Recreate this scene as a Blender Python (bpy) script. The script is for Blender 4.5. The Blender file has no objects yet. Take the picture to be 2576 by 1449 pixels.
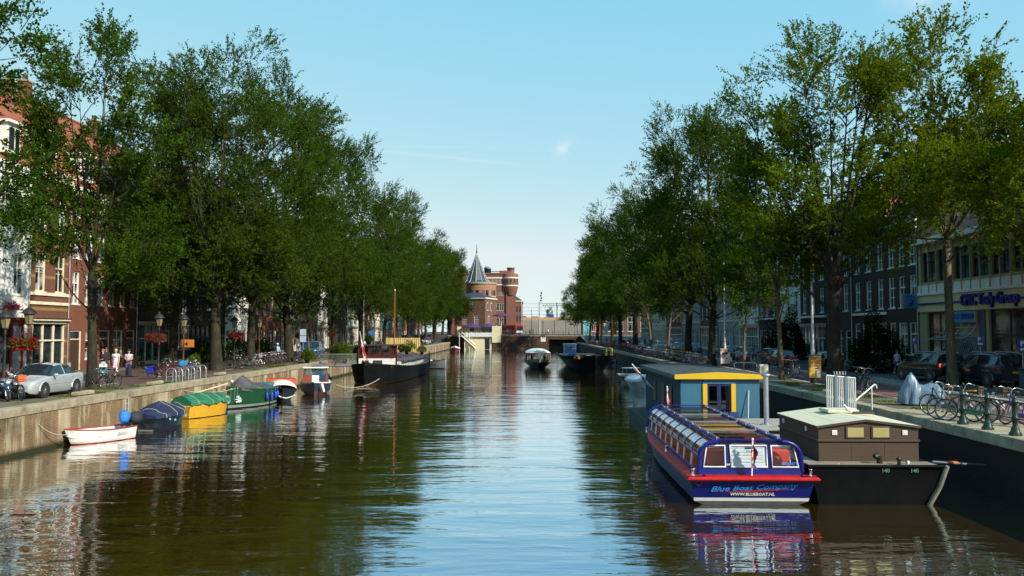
import bpy, math, random
import numpy as np
from mathutils import Vector, Matrix, noise as mnoise
R = math.radians
PI = math.pi
rnd = random.Random(11)
SC = bpy.context.scene
COL = SC.collection

# ------------------------------------------------------------------ camera
CAMZ, QZ, WZ = 5.1, 1.95, 0.0           # eye, quay top, canal water
PITCH, YAW = math.atan(107.5 / 2100), math.atan(34 / 2100)
FWD = Vector((-math.sin(YAW) * math.cos(PITCH), math.cos(YAW) * math.cos(PITCH), math.sin(PITCH)))
RGT = Vector((math.cos(YAW), math.sin(YAW), 0))
UPV = RGT.cross(FWD)
def ray(px, py):
    return FWD + RGT * ((px - 1288) / 2100) + UPV * (-(py - 724.5) / 2100)
def g(px, py, z=QZ):                    # where a sight line meets the level z
    d = ray(px, py); t = (z - CAMZ) / d.z
    return Vector((d.x * t, d.y * t, z))
def at(px, py, Y):                      # where a sight line meets the distance Y
    d = ray(px, py); t = Y / d.y
    return Vector((d.x * t, Y, CAMZ + d.z * t))

# ------------------------------------------------------------------ scene helpers
def link(o, parent=None):
    COL.objects.link(o)
    if parent is not None: o.parent = parent
    return o
def tag(o, label=None, cat=None, group=None, kind=None):
    if label: o['label'] = label
    if cat: o['category'] = cat
    if group: o['group'] = group
    if kind: o['kind'] = kind
    return o
def thing(name, label, cat, loc=(0, 0, 0), rz=0.0, group=None, scale=1.0):
    o = bpy.data.objects.new(name, None); o.empty_display_size = .2
    link(o); o.location = loc; o.rotation_euler = (0, 0, rz)
    if scale != 1.0: o.scale = (scale,) * 3
    return tag(o, label, cat, group)
def dup(root, loc, rz=0.0, label=None, group=None, scale=None, paint=None, tilt=None):
    r = root.copy(); COL.objects.link(r)
    r.location = loc; r.rotation_euler = (0, tilt or 0, rz) if tilt is None else (tilt, 0, rz)
    if scale: r.scale = (scale,) * 3
    if label: r['label'] = label
    if group: r['group'] = group
    if paint: repaint(r, paint)
    for ch in list(root.children):
        c = ch.copy(); COL.objects.link(c); c.parent = r
        if paint: repaint(c, paint)
        for gch in list(ch.children):
            d = gch.copy(); COL.objects.link(d); d.parent = c
            if paint: repaint(d, paint)
    return r
def repaint(o, pairs):                  # swap materials on one object only
    if o.type != 'MESH': return
    for s in o.material_slots:
        if s.material and s.material.name in pairs:
            m = pairs[s.material.name]; s.link = 'OBJECT'; s.material = m

class MB:
    """collects polygons, built as ONE mesh object"""
    def __init__(s): s.v = []; s.f = []; s.m = []; s.sm = []; s.mats = []
    def mi(s, mat):
        if mat not in s.mats: s.mats.append(mat)
        return s.mats.index(mat)
    def add(s, vs, fs, mat, smooth=False, xf=None):
        b = len(s.v); i = s.mi(mat)
        if xf is not None: vs = [xf @ Vector(v) for v in vs]
        s.v += [tuple(v) for v in vs]
        for f in fs: s.f.append([b + k for k in f]); s.m.append(i); s.sm.append(smooth)
        return s
    def box(s, c, d, mat, rz=0, bev=0, xf=None, taper=1.0):
        x, y, z = d[0] / 2, d[1] / 2, d[2] / 2
        if bev > 0:
            b = min(bev, x * .9, y * .9, z * .9); vs = []
            for zz, k in ((-z, b), (-z + b, 0), (z - b, 0), (z, b)):
                X, Y = x - k, y - k
                vs += [(-X, -Y, zz), (X, -Y, zz), (X, Y, zz), (-X, Y, zz)]
            fs = [(3, 2, 1, 0), (12, 13, 14, 15)]
            for r in range(3):
                for k in range(4):
                    a, q = r * 4 + k, r * 4 + (k + 1) % 4
                    fs.append((a, q, q + 4, a + 4))
        else:
            t = taper
            vs = [(-x, -y, -z), (x, -y, -z), (x, y, -z), (-x, y, -z), (-x * t, -y * t, z), (x * t, -y * t, z), (x * t, y * t, z), (-x * t, y * t, z)]
            fs = [(3, 2, 1, 0), (4, 5, 6, 7), (0, 1, 5, 4), (1, 2, 6, 5), (2, 3, 7, 6), (3, 0, 4, 7)]
        T = Matrix.Translation(c) @ Matrix.Rotation(rz, 4, 'Z')
        if xf is not None: T = xf @ T
        return s.add(vs, fs, mat, False, T)
    def b2(s, lo, hi, mat, bev=0):
        c = [(a + b) / 2 for a, b in zip(lo, hi)]; d = [abs(b - a) for a, b in zip(lo, hi)]
        return s.box(c, d, mat, 0, bev)
    def tube(s, pts, r, mat, n=8, cap=True, smooth=True):
        pts = [Vector(p) for p in pts]; rs = r if isinstance(r, (list, tuple)) else [r] * len(pts)
        vs = []; up = None
        for i, p in enumerate(pts):
            d = (pts[min(i + 1, len(pts) - 1)] - pts[max(i - 1, 0)])
            if d.length < 1e-9: d = Vector((0, 0, 1))
            d.normalize()
            if up is None: up = Vector((0, 0, 1)) if abs(d.z) < .9 else Vector((1, 0, 0))
            a = d.cross(up)
            if a.length < 1e-6: a = d.orthogonal()
            a.normalize(); b = a.cross(d); up = b
            for k in range(n):
                t = 2 * PI * k / n
                vs.append(p + a * (math.cos(t) * rs[i]) + b * (math.sin(t) * rs[i]))
        fs = []
        for i in range(len(pts) - 1):
            for k in range(n):
                q = (k + 1) % n
                fs.append((i * n + k, i * n + q, (i + 1) * n + q, (i + 1) * n + k))
        s.add(vs, fs, mat, smooth)
        if cap:
            s.add(vs[:n], [tuple(range(n))[::-1]], mat); s.add(vs[-n:], [tuple(range(n))], mat)
        return s
    def lathe(s, prof, mat, c=(0, 0, 0), n=12, smooth=True, xf=None, a0=0, a1=2 * PI):
        full = abs(a1 - a0 - 2 * PI) < 1e-6
        m = n if full else n + 1
        vs = []; fs = []
        for r, z in prof:
            for k in range(m):
                t = a0 + (a1 - a0) * k / n
                vs.append((c[0] + r * math.cos(t), c[1] + r * math.sin(t), c[2] + z))
        for i in range(len(prof) - 1):
            for k in range(n):
                q = (k + 1) % m
                fs.append((i * m + k, i * m + q, (i + 1) * m + q, (i + 1) * m + k))
        return s.add(vs, fs, mat, smooth, xf)
    def torus(s, c, R0, r, mat, axis='Y', n=24, k=6):
        vs = []; fs = []
        for i in range(n):
            a = 2 * PI * i / n
            for j in range(k):
                b = 2 * PI * j / k; rr = R0 + r * math.cos(b); h = r * math.sin(b)
                p = (rr * math.cos(a), h, rr * math.sin(a)) if axis == 'Y' else ((rr * math.cos(a), rr * math.sin(a), h) if axis == 'Z' else (h, rr * math.cos(a), rr * math.sin(a)))
                vs.append((c[0] + p[0], c[1] + p[1], c[2] + p[2]))
        for i in range(n):
            for j in range(k):
                i2, j2 = (i + 1) % n, (j + 1) % k
                fs.append((i * k + j, i * k + j2, i2 * k + j2, i2 * k + j))
        return s.add(vs, fs, mat, True)
    def disc(s, c, r, h, mat, axis='Y', n=20):
        vs = []
        for t in (-h / 2, h / 2):
            for i in range(n):
                a = 2 * PI * i / n; u, w = r * math.cos(a), r * math.sin(a)
                p = (u, t, w) if axis == 'Y' else ((u, w, t) if axis == 'Z' else (t, u, w))
                vs.append((c[0] + p[0], c[1] + p[1], c[2] + p[2]))
        fs = [tuple(range(n)), tuple(range(2 * n - 1, n - 1, -1))]
        for i in range(n):
            fs.append((i, (i + 1) % n, n + (i + 1) % n, n + i))
        return s.add(vs, fs, mat)
    def prism(s, poly, y0, y1, mat, axis='Y'):
        n = len(poly); vs = []
        for t in (y0, y1):
            for a, b in poly:
                vs.append((a, t, b) if axis == 'Y' else ((a, b, t) if axis == 'Z' else (t, a, b)))
        fs = [tuple(range(n)), tuple(range(2 * n - 1, n - 1, -1))]
        for i in range(n): fs.append((i, n + i, n + (i + 1) % n, (i + 1) % n))
        return s.add(vs, fs, mat)
    def loft(s, rings, mat, closed=False, smooth=True, cap=False):
        n = len(rings[0]); vs = [p for r in rings for p in r]; fs = []
        for i in range(len(rings) - 1):
            for k in range(n if closed else n - 1):
                q = (k + 1) % n
                fs.append((i * n + k, i * n + q, (i + 1) * n + q, (i + 1) * n + k))
        if cap and closed: fs += [tuple(range(n))[::-1], tuple(range((len(rings) - 1) * n, len(rings) * n))]
        return s.add(vs, fs, mat, smooth)
    def ball(s, c, r, mat, n=10, m=7, wob=0.0, seed=0):
        rr = r if isinstance(r, (tuple, list)) else (r, r, r); vs = []; fs = []
        for i in range(m + 1):
            t = PI * i / m
            for k in range(n):
                a = 2 * PI * k / n
                d = Vector((math.sin(t) * math.cos(a), math.sin(t) * math.sin(a), math.cos(t)))
                w = 1 + wob * mnoise.noise(d * 2.3 + Vector((seed, seed * .7, 1)))
                vs.append((c[0] + d.x * rr[0] * w, c[1] + d.y * rr[1] * w, c[2] + d.z * rr[2] * w))
        for i in range(m):
            for k in range(n):
                q = (k + 1) % n
                fs.append((i * n + k, (i + 1) * n + k, (i + 1) * n + q, i * n + q))
        return s.add(vs, fs, mat, True)
    def mesh(s, name):
        me = bpy.data.meshes.new(name)
        me.from_pydata(s.v, [], s.f)
        for m in s.mats: me.materials.append(m)
        me.polygons.foreach_set('material_index', s.m)
        me.polygons.foreach_set('use_smooth', s.sm)
        me.update()
        return me
    def build(s, name, parent=None, loc=None, rz=None):
        o = bpy.data.objects.new(name, s.mesh(name)); link(o, parent)
        if loc is not None: o.location = loc
        if rz is not None: o.rotation_euler = (0, 0, rz)
        return o

def text(name, body, size, mat, parent=None, loc=(0, 0, 0), rot=(R(90), 0, 0), ext=.004, shear=0.0, bold=0.0, sx=1.0, align='CENTER'):
    cu = bpy.data.curves.new(name, 'FONT'); cu.body = body; cu.size = size; cu.extrude = ext
    cu.align_x = align; cu.align_y = 'CENTER'; cu.shear = shear; cu.offset = bold; cu.resolution_u = 2
    t = bpy.data.objects.new(name, cu); COL.objects.link(t)
    dg = bpy.context.evaluated_depsgraph_get()
    me = bpy.data.meshes.new_from_object(t.evaluated_get(dg)); me.name = name
    bpy.data.objects.remove(t); bpy.data.curves.remove(cu)
    me.materials.clear(); me.materials.append(mat)
    o = bpy.data.objects.new(name, me); link(o, parent); o.location = loc; o.rotation_euler = rot; o.scale = (sx, 1, 1)
    return o

# ------------------------------------------------------------------ materials
MATS = {}
def newmat(name):
    m = bpy.data.materials.new(name); m.use_nodes = True
    nt = m.node_tree; nt.nodes.clear()
    out = nt.nodes.new('ShaderNodeOutputMaterial')
    return m, nt, out
def N(nt, kind, **kw):
    n = nt.nodes.new(kind)
    for k, v in kw.items():
        if k.startswith('i_'):
            key = k[2:]; key = int(key) if key.isdigit() else key.replace('_', ' ')
            n.inputs[key].default_value = v
        else: setattr(n, k, v)
    return n
def c4(c): return (c[0], c[1], c[2], 1)
def mixc(nt, fac, a, b, mode='MIX'):
    n = nt.nodes.new('ShaderNodeMix'); n.data_type = 'RGBA'; n.blend_type = mode
    for key, val in ((0, fac), (6, a), (7, b)):
        if hasattr(val, 'is_linked') or hasattr(val, 'links'): nt.links.new(val, n.inputs[key])
        else: n.inputs[key].default_value = val if key == 0 else (c4(val) if len(val) == 3 else val)
    return n.outputs[2]
def ramp(nt, src, p0, p1):
    n = nt.nodes.new('ShaderNodeMapRange'); n.inputs[1].default_value = p0; n.inputs[2].default_value = p1
    nt.links.new(src, n.inputs[0]); return n.outputs[0]
def P(name, col, rough=.55, metal=0.0, var=.18, scale=2.5, bump=0.0, spec=.5, coat=0.0, dirt=None, stretch=None):
    """painted / plain surface with uneven tone, fine wear and bump"""
    if name in MATS: return MATS[name]
    m, nt, out = newmat(name); L = nt.links.new
    b = N(nt, 'ShaderNodeBsdfPrincipled', i_Roughness=rough, i_Metallic=metal)
    b.inputs['Specular IOR Level'].default_value = spec; b.inputs['Coat Weight'].default_value = coat; b.inputs['Coat Roughness'].default_value = .05
    tc = N(nt, 'ShaderNodeTexCoord')
    vec = tc.outputs['Object']
    if stretch:
        mp = N(nt, 'ShaderNodeMapping'); mp.inputs['Scale'].default_value = stretch; L(vec, mp.inputs[0]); vec = mp.outputs[0]
    n1 = N(nt, 'ShaderNodeTexNoise', i_Scale=scale, i_Detail=6.0, i_Roughness=.62); L(vec, n1.inputs['Vector'])
    lo = [max(0, c * (1 - var)) for c in col]; hi = [min(1, c * (1 + var)) for c in col]
    cc = mixc(nt, ramp(nt, n1.outputs[0], .3, .7), lo, hi)
    if dirt:
        n2 = N(nt, 'ShaderNodeTexNoise', i_Scale=scale * .45, i_Detail=8.0, i_Roughness=.7); L(vec, n2.inputs['Vector'])
        cc = mixc(nt, ramp(nt, n2.outputs[0], .52, .72), cc, dirt)
    L(cc, b.inputs['Base Color'])
    if bump:
        bp = N(nt, 'ShaderNodeBump', i_Strength=min(1, bump), i_Distance=.02)
        n3 = N(nt, 'ShaderNodeTexNoise', i_Scale=scale * 9, i_Detail=4.0); L(vec, n3.inputs['Vector'])
        L(n3.outputs[0], bp.inputs['Height']); L(bp.outputs[0], b.inputs['Normal'])
    L(b.outputs[0], out.inputs[0])
    MATS[name] = m; return m
def facade_vec(nt, sx=1.0, sz=1.0):
    L = nt.links.new
    tc = N(nt, 'ShaderNodeTexCoord'); sp = N(nt, 'ShaderNodeSeparateXYZ'); L(tc.outputs['Object'], sp.inputs[0])
    ad = N(nt, 'ShaderNodeMath', operation='ADD'); L(sp.outputs[0], ad.inputs[0]); L(sp.outputs[1], ad.inputs[1])
    cb = N(nt, 'ShaderNodeCombineXYZ'); L(ad.outputs[0], cb.inputs[0]); L(sp.outputs[2], cb.inputs[1])
    return tc, sp, cb.outputs[0]
def BRICK(name, c1, c2, mortar, bw=.23, bh=.075, mort=.01, band=None, stain_sun=None, var=.35, rough=.85):
    if name in MATS: return MATS[name]
    m, nt, out = newmat(name); L = nt.links.new
    tc, sp, vec = facade_vec(nt)
    br = N(nt, 'ShaderNodeTexBrick', i_Scale=1.0, i_Mortar_Size=mort, i_Bias=0.0, i_Brick_Width=bw, i_Row_Height=bh)
    br.inputs['Color1'].default_value = c4(c1); br.inputs['Color2'].default_value = c4(c2); br.inputs['Mortar'].default_value = c4(mortar)
    L(vec, br.inputs['Vector']); cc = br.outputs[0]
    if band:                              # courses of another brick
        mu = N(nt, 'ShaderNodeMath', operation='MULTIPLY'); mu.inputs[1].default_value = 1 / band[1]; L(sp.outputs[2], mu.inputs[0])
        fr = N(nt, 'ShaderNodeMath', operation='FRACT'); L(mu.outputs[0], fr.inputs[0])
        lt = N(nt, 'ShaderNodeMath', operation='LESS_THAN'); lt.inputs[1].default_value = band[2]; L(fr.outputs[0], lt.inputs[0])
        cc = mixc(nt, lt.outputs[0], cc, mixc(nt, .75, cc, band[0]))
    n1 = N(nt, 'ShaderNodeTexNoise', i_Scale=.6, i_Detail=8.0, i_Roughness=.7); L(tc.outputs['Object'], n1.inputs['Vector'])
    cc = mixc(nt, ramp(nt, n1.outputs[0], .35, .75), cc, mixc(nt, var, cc, (.02, .015, .012)))
    if stain_sun:
        mp = N(nt, 'ShaderNodeMapping'); mp.inputs['Scale'].default_value = (1.2, 1.2, .22); L(tc.outputs['Object'], mp.inputs[0])
        n2 = N(nt, 'ShaderNodeTexNoise', i_Scale=1.0, i_Detail=9.0, i_Roughness=.75); L(mp.outputs[0], n2.inputs['Vector'])
        cc = mixc(nt, ramp(nt, n2.outputs[0], .5, .68), cc, stain_sun)
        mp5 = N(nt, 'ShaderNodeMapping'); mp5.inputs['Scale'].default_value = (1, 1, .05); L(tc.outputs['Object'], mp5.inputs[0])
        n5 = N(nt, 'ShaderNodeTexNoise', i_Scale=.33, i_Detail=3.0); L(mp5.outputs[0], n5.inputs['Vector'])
        cc = mixc(nt, ramp(nt, n5.outputs[0], .54, .66), cc, mixc(nt, .75, cc, (.62, .56, .38)))  # broad cream patches: sunlight on the wall put into the brick colour
        n4 = N(nt, 'ShaderNodeTexNoise', i_Scale=.35, i_Detail=6.0, i_Roughness=.6); L(tc.outputs['Object'], n4.inputs['Vector'])
        cc = mixc(nt, ramp(nt, n4.outputs[0], .5, .7), cc, mixc(nt, .55, cc, (.03, .028, .018)))
        # green-black weed line just above the water
        cc = mixc(nt, ramp(nt, sp.outputs[2], .32, .12), cc, (.022, .024, .008))
    b = N(nt, 'ShaderNodeBsdfPrincipled', i_Roughness=rough); b.inputs['Specular IOR Level'].default_value = .25
    L(cc, b.inputs['Base Color'])
    bp = N(nt, 'ShaderNodeBump', i_Strength=.6, i_Distance=.012); bp.invert = True
    L(br.outputs['Fac'], bp.inputs['Height']); L(bp.outputs[0], b.inputs['Normal'])
    L(b.outputs[0], out.inputs[0]); MATS[name] = m; return m
def PAVE(name, c1, c2, mortar, bw, bh, rough=.9, patch=None):
    if name in MATS: return MATS[name]
    m, nt, out = newmat(name); L = nt.links.new
    tc = N(nt, 'ShaderNodeTexCoord')
    br = N(nt, 'ShaderNodeTexBrick', i_Scale=1.0, i_Mortar_Size=.008, i_Brick_Width=bw, i_Row_Height=bh)
    br.inputs['Color1'].default_value = c4(c1); br.inputs['Color2'].default_value = c4(c2); br.inputs['Mortar'].default_value = c4(mortar)
    L(tc.outputs['Object'], br.inputs['Vector'])
    n1 = N(nt, 'ShaderNodeTexNoise', i_Scale=.35, i_Detail=9.0, i_Roughness=.7); L(tc.outputs['Object'], n1.inputs['Vector'])
    cc = mixc(nt, ramp(nt, n1.outputs[0], .4, .65), br.outputs[0], mixc(nt, .5, br.outputs[0], patch or mortar))
    b = N(nt, 'ShaderNodeBsdfPrincipled', i_Roughness=rough); b.inputs['Specular IOR Level'].default_value = .3
    L(cc, b.inputs['Base Color'])
    bp = N(nt, 'ShaderNodeBump', i_Strength=.4, i_Distance=.01); bp.invert = True
    L(br.outputs['Fac'], bp.inputs['Height']); L(bp.outputs[0], b.inputs['Normal'])
    L(b.outputs[0], out.inputs[0]); MATS[name] = m; return m
def TILE(name, col, pitch=.22):
    if name in MATS: return MATS[name]
    m, nt, out = newmat(name); L = nt.links.new
    tc = N(nt, 'ShaderNodeTexCoord'); sp = N(nt, 'ShaderNodeSeparateXYZ'); L(tc.outputs['Object'], sp.inputs[0])
    w = N(nt, 'ShaderNodeTexWave', wave_type='BANDS', bands_direction='X', i_Scale=.314 / pitch * 1.0); L(tc.outputs['Object'], w.inputs['Vector'])
    w2 = N(nt, 'ShaderNodeTexWave', wave_type='BANDS', bands_direction='Z', wave_profile='SAW', i_Scale=.314 / .3); L(tc.outputs['Object'], w2.inputs['Vector'])
    n1 = N(nt, 'ShaderNodeTexNoise', i_Scale=2.2, i_Detail=8.0, i_Roughness=.75); L(tc.outputs['Object'], n1.inputs['Vector'])
    cc = mixc(nt, ramp(nt, n1.outputs[0], .3, .7), [c * .6 for c in col], [min(1, c * 1.3) for c in col])
    cc = mixc(nt, .25, cc, w2.outputs[0], 'MULTIPLY')
    b = N(nt, 'ShaderNodeBsdfPrincipled', i_Roughness=.75); L(cc, b.inputs['Base Color'])
    bp = N(nt, 'ShaderNodeBump', i_Strength=.8, i_Distance=.05); L(w.outputs[0], bp.inputs['Height'])
    L(bp.outputs[0], b.inputs['Normal']); L(b.outputs[0], out.inputs[0]); MATS[name] = m; return m
def LEAF(name, dark, light, trans):
    if name in MATS: return MATS[name]
    m, nt, out = newmat(name); L = nt.links.new
    ge = N(nt, 'ShaderNodeNewGeometry'); oi = N(nt, 'ShaderNodeObjectInfo')
    tc = N(nt, 'ShaderNodeTexCoord')
    n1 = N(nt, 'ShaderNodeTexNoise', i_Scale=.45, i_Detail=3.0); L(tc.outputs['Object'], n1.inputs['Vector'])
    ad = N(nt, 'ShaderNodeMath', operation='MULTIPLY_ADD'); ad.inputs[1].default_value = .6; L(ge.outputs['Random Per Island'], ad.inputs[0]); L(ramp(nt, n1.outputs[0], .3, .9), ad.inputs[2])
    cc = mixc(nt, ad.outputs[0], dark, light)
    hs = N(nt, 'ShaderNodeHueSaturation'); L(cc, hs.inputs['Color'])
    mr = N(nt, 'ShaderNodeMapRange'); mr.inputs[3].default_value = .485; mr.inputs[4].default_value = .51; L(oi.outputs['Random'], mr.inputs[0]); L(mr.outputs[0], hs.inputs['Hue'])
    d = N(nt, 'ShaderNodeBsdfDiffuse'); L(hs.outputs[0], d.inputs[0])
    t = N(nt, 'ShaderNodeBsdfTranslucent'); L(mixc(nt, .5, hs.outputs[0], trans), t.inputs[0])
    ms = N(nt, 'ShaderNodeMixShader', i_0=.34); L(d.outputs[0], ms.inputs[1]); L(t.outputs[0], ms.inputs[2])
    L(ms.outputs[0], out.inputs[0]); MATS[name] = m; return m
def GLASS(name, tint=(.8, .85, .85), refl=.12, rough=.02, gmax=.85):
    if name in MATS: return MATS[name]
    m, nt, out = newmat(name); L = nt.links.new
    tr = N(nt, 'ShaderNodeBsdfTransparent'); tr.inputs[0].default_value = c4(tint)
    gl = N(nt, 'ShaderNodeBsdfGlossy', i_Roughness=rough); gl.inputs[0].default_value = (.95, .97, 1, 1)
    lw = N(nt, 'ShaderNodeLayerWeight', i_Blend=.35)
    mr = N(nt, 'ShaderNodeMapRange'); mr.inputs[3].default_value = refl; mr.inputs[4].default_value = gmax; L(lw.outputs['Fresnel'], mr.inputs[0])
    ms = N(nt, 'ShaderNodeMixShader'); L(mr.outputs[0], ms.inputs[0]); L(tr.outputs[0], ms.inputs[1]); L(gl.outputs[0], ms.inputs[2])
    L(ms.outputs[0], out.inputs[0]); MATS[name] = m; return m
def WINGLASS(name, dark=(.012, .014, .016), curtain=None, rough=.06):
    """house window: dark room or net curtain behind a reflecting pane"""
    if name in MATS: return MATS[name]
    m, nt, out = newmat(name); L = nt.links.new
    b = N(nt, 'ShaderNodeBsdfPrincipled', i_Roughness=rough); b.inputs['Specular IOR Level'].default_value = .6
    tc = N(nt, 'ShaderNodeTexCoord')
    if curtain:
        w = N(nt, 'ShaderNodeTexWave', wave_type='BANDS', bands_direction='X', i_Scale=2.2, i_Distortion=1.5); L(tc.outputs['Object'], w.inputs['Vector'])
        cc = mixc(nt, w.outputs[0], [c * .45 for c in curtain], curtain)
        n1 = N(nt, 'ShaderNodeTexNoise', i_Scale=.9); L(tc.outputs['Object'], n1.inputs['Vector'])
        cc = mixc(nt, ramp(nt, n1.outputs[0], .45, .55), cc, dark)
    else:
        n1 = N(nt, 'ShaderNodeTexNoise', i_Scale=1.4, i_Detail=3.0); L(tc.outputs['Object'], n1.inputs['Vector'])
        cc = mixc(nt, ramp(nt, n1.outputs[0], .4, .7), dark, [c * 3 for c in dark])
    L(cc, b.inputs['Base Color'])
    n2 = N(nt, 'ShaderNodeTexNoise', i_Scale=.7); L(tc.outputs['Object'], n2.inputs['Vector'])
    bp = N(nt, 'ShaderNodeBump', i_Strength=.15, i_Distance=.03); L(n2.outputs[0], bp.inputs['Height']); L(bp.outputs[0], b.inputs['Normal'])
    L(b.outputs[0], out.inputs[0]); MATS[name] = m; return m

white = P('white_paint', (.74, .73, .68), .5, var=.08, dirt=(.5, .48, .4))
cream = P('cream_paint', (.68, .63, .48), .55, var=.08, dirt=(.45, .4, .3))
cream2 = P('pale_stucco', (.66, .63, .55), .7, var=.1, dirt=(.5, .47, .4), bump=.2)
black = P('black_paint', (.012, .012, .013), .4)
darkgreen = P('bottle_green_paint', (.006, .028, .016), .35)
iron = P('dark_iron', (.025, .022, .02), .5, .3)
steel = P('galvanised_steel', (.42, .44, .46), .42, .75, var=.15, scale=6)
chrome = P('chrome', (.75, .75, .76), .14, 1.0, var=.05)
rubber = P('rubber', (.018, .018, .018), .8)
wood_dark = P('dark_wood', (.05, .03, .018), .6, stretch=(1, 12, 12), bump=.3)
wood_mid = P('varnished_wood', (.22, .085, .03), .35, stretch=(1, 9, 9))
rope = P('rope', (.45, .4, .3), .9, scale=20, bump=.5)
redp = P('red_paint', (.4, .02, .015), .35)
GL_DARK = WINGLASS('window_glass')
GL_CURT = WINGLASS('window_glass_net_curtain', curtain=(.42, .43, .42))
GL_TEAL = WINGLASS('window_glass_teal', dark=(.012, .04, .042))
# ================================================================== SETTING
XL, XR = -20.7, 14.3                    # canal edges
HL, HR = -34.4, 30.0                    # house fronts
YEND = 231.0
def struct(name, mb): return tag(mb.build(name), kind='structure')

# water: dark peaty canal water, ripples across the view
mw, nt, out = newmat('canal_water'); L = nt.links.new
df = N(nt, 'ShaderNodeBsdfDiffuse'); df.inputs[0].default_value = (.064, .034, .003, 1)
gl_ = N(nt, 'ShaderNodeBsdfGlossy', i_Roughness=.012)
tc = N(nt, 'ShaderNodeTexCoord'); hs = []
for sc_, amp, det, st in ((.62, .027, 1.8, (.32, 1.2, 1)), (2.7, .0056, 2.5, (.45, 1.3, 1)), (.13, .02, 1.0, (1, 1, 1))):
    mp = N(nt, 'ShaderNodeMapping'); mp.inputs['Scale'].default_value = st; L(tc.outputs['Object'], mp.inputs[0])
    n = N(nt, 'ShaderNodeTexNoise', i_Scale=sc_, i_Detail=det, i_Roughness=.55, i_Distortion=.35); L(mp.outputs[0], n.inputs['Vector'])
    mu = N(nt, 'ShaderNodeMath', operation='MULTIPLY'); mu.inputs[1].default_value = amp * 2; L(n.outputs[0], mu.inputs[0]); hs.append(mu.outputs[0])
pn = N(nt, 'ShaderNodeTexNoise', i_Scale=.06, i_Detail=2.0); L(tc.outputs['Object'], pn.inputs['Vector'])
pm = N(nt, 'ShaderNodeMapRange', i_1=.35, i_2=.65, i_3=.55, i_4=1.15); L(pn.outputs[0], pm.inputs[0])
a1 = N(nt, 'ShaderNodeMath', operation='ADD'); L(hs[0], a1.inputs[0]); L(hs[1], a1.inputs[1])
a2 = N(nt, 'ShaderNodeMath', operation='MULTIPLY'); L(a1.outputs[0], a2.inputs[0]); L(pm.outputs[0], a2.inputs[1])
a3 = N(nt, 'ShaderNodeMath', operation='ADD'); L(a2.outputs[0], a3.inputs[0]); L(hs[2], a3.inputs[1])
bp = N(nt, 'ShaderNodeBump', i_Strength=1.0, i_Distance=1.0); L(a3.outputs[0], bp.inputs['Height']); L(bp.outputs[0], gl_.inputs['Normal'])
lw = N(nt, 'ShaderNodeLayerWeight'); L(bp.outputs[0], lw.inputs['Normal'])   # reflection rises towards grazing sight lines
fr = N(nt, 'ShaderNodeMapRange', i_1=.45, i_2=.88, i_3=.30, i_4=.93); L(lw.outputs['Facing'], fr.inputs[0])
L(mixc(nt, ramp(nt, lw.outputs['Facing'], .60, .86), (.42, .74, 1.0), (.92, .97, 1.0)), gl_.inputs[0])
mx = N(nt, 'ShaderNodeMixShader'); L(fr.outputs[0], mx.inputs[0]); L(df.outputs[0], mx.inputs[1]); L(gl_.outputs[0], mx.inputs[2])
L(mx.outputs[0], out.inputs[0])
mb = MB(); mb.add([(XL - .3, -40, 0), (XR + .3, -40, 0), (XR + .3, YEND + 25, 0), (XL - .3, YEND + 25, 0)], [(0, 1, 2, 3)], mw); struct('canal_water', mb)

# ground: one sheet with the canal cut into it, reaching the horizon
earth = PAVE('brick_paving', (.12, .058, .042), (.088, .046, .036), (.04, .03, .025), .21, .1, patch=(.075, .05, .04))
mb = MB(); G0 = QZ
v = [(-1500, -300, G0), (XL - .02, -300, G0), (XL - .02, YEND, G0), (XR + .02, YEND, G0), (XR + .02, -300, G0), (1500, -300, G0), (1500, 2500, G0), (-1500, 2500, G0), (XL - .02, 2500, G0), (XR + .02, 2500, G0), (-1500, YEND, G0), (1500, YEND, G0)]
mb.add(v, [(0, 1, 2, 10), (4, 5, 11, 3), (10, 2, 8, 7), (2, 3, 9, 8), (3, 11, 6, 9)], earth); struct('ground', mb)
asph = P('asphalt', (.05, .05, .052), .9, var=.2, scale=1.2, bump=.4)
redasph = P('red_cycle_asphalt', (.15, .055, .05), .9, var=.15, scale=1.5, bump=.3)
soil = P('trodden_soil', (.10, .08, .045), .95, var=.45, scale=1.6, bump=.6, dirt=(.2, .17, .10))
slab = PAVE('pavement_slabs', (.13, .125, .115), (.105, .10, .095), (.05, .05, .05), .6, .3)
stone = P('coping_stone', (.30, .25, .17), .88, var=.35, scale=1.8, bump=.6, dirt=(.14, .115, .075))
palepath = P('pale_trodden_paving', (.33, .27, .17), .9, var=.25, scale=1.1, bump=.4, dirt=(.2, .16, .09))
def strip(name, x0, x1, y0, y1, z, mat):
    mb = MB(); n = max(1, int((y1 - y0) / 6)); vs = []
    for i in range(n + 1):
        y = y0 + (y1 - y0) * i / n; vs += [(x0, y, z), (x1, y, z)]
    mb.add(vs, [(2 * i, 2 * i + 1, 2 * i + 3, 2 * i + 2) for i in range(n)], mat)
    return struct(name, mb)
strip('quay_verge', XL - 2.2, XL - .62, 20, YEND, QZ + .004, soil)
strip('quay_verge', XR + .62, XR + 2.4, -20, 34, QZ + .004, palepath)
strip('quay_verge', XR + .62, XR + 3.0, 34, YEND, QZ + .004, soil)
strip('cycle_path', XR + 3.0, XR + 6.6, -20, YEND, QZ + .006, redasph)
strip('road', XR + 7.2, XR + 13.0, -20, YEND, QZ + .004, asph)
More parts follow.
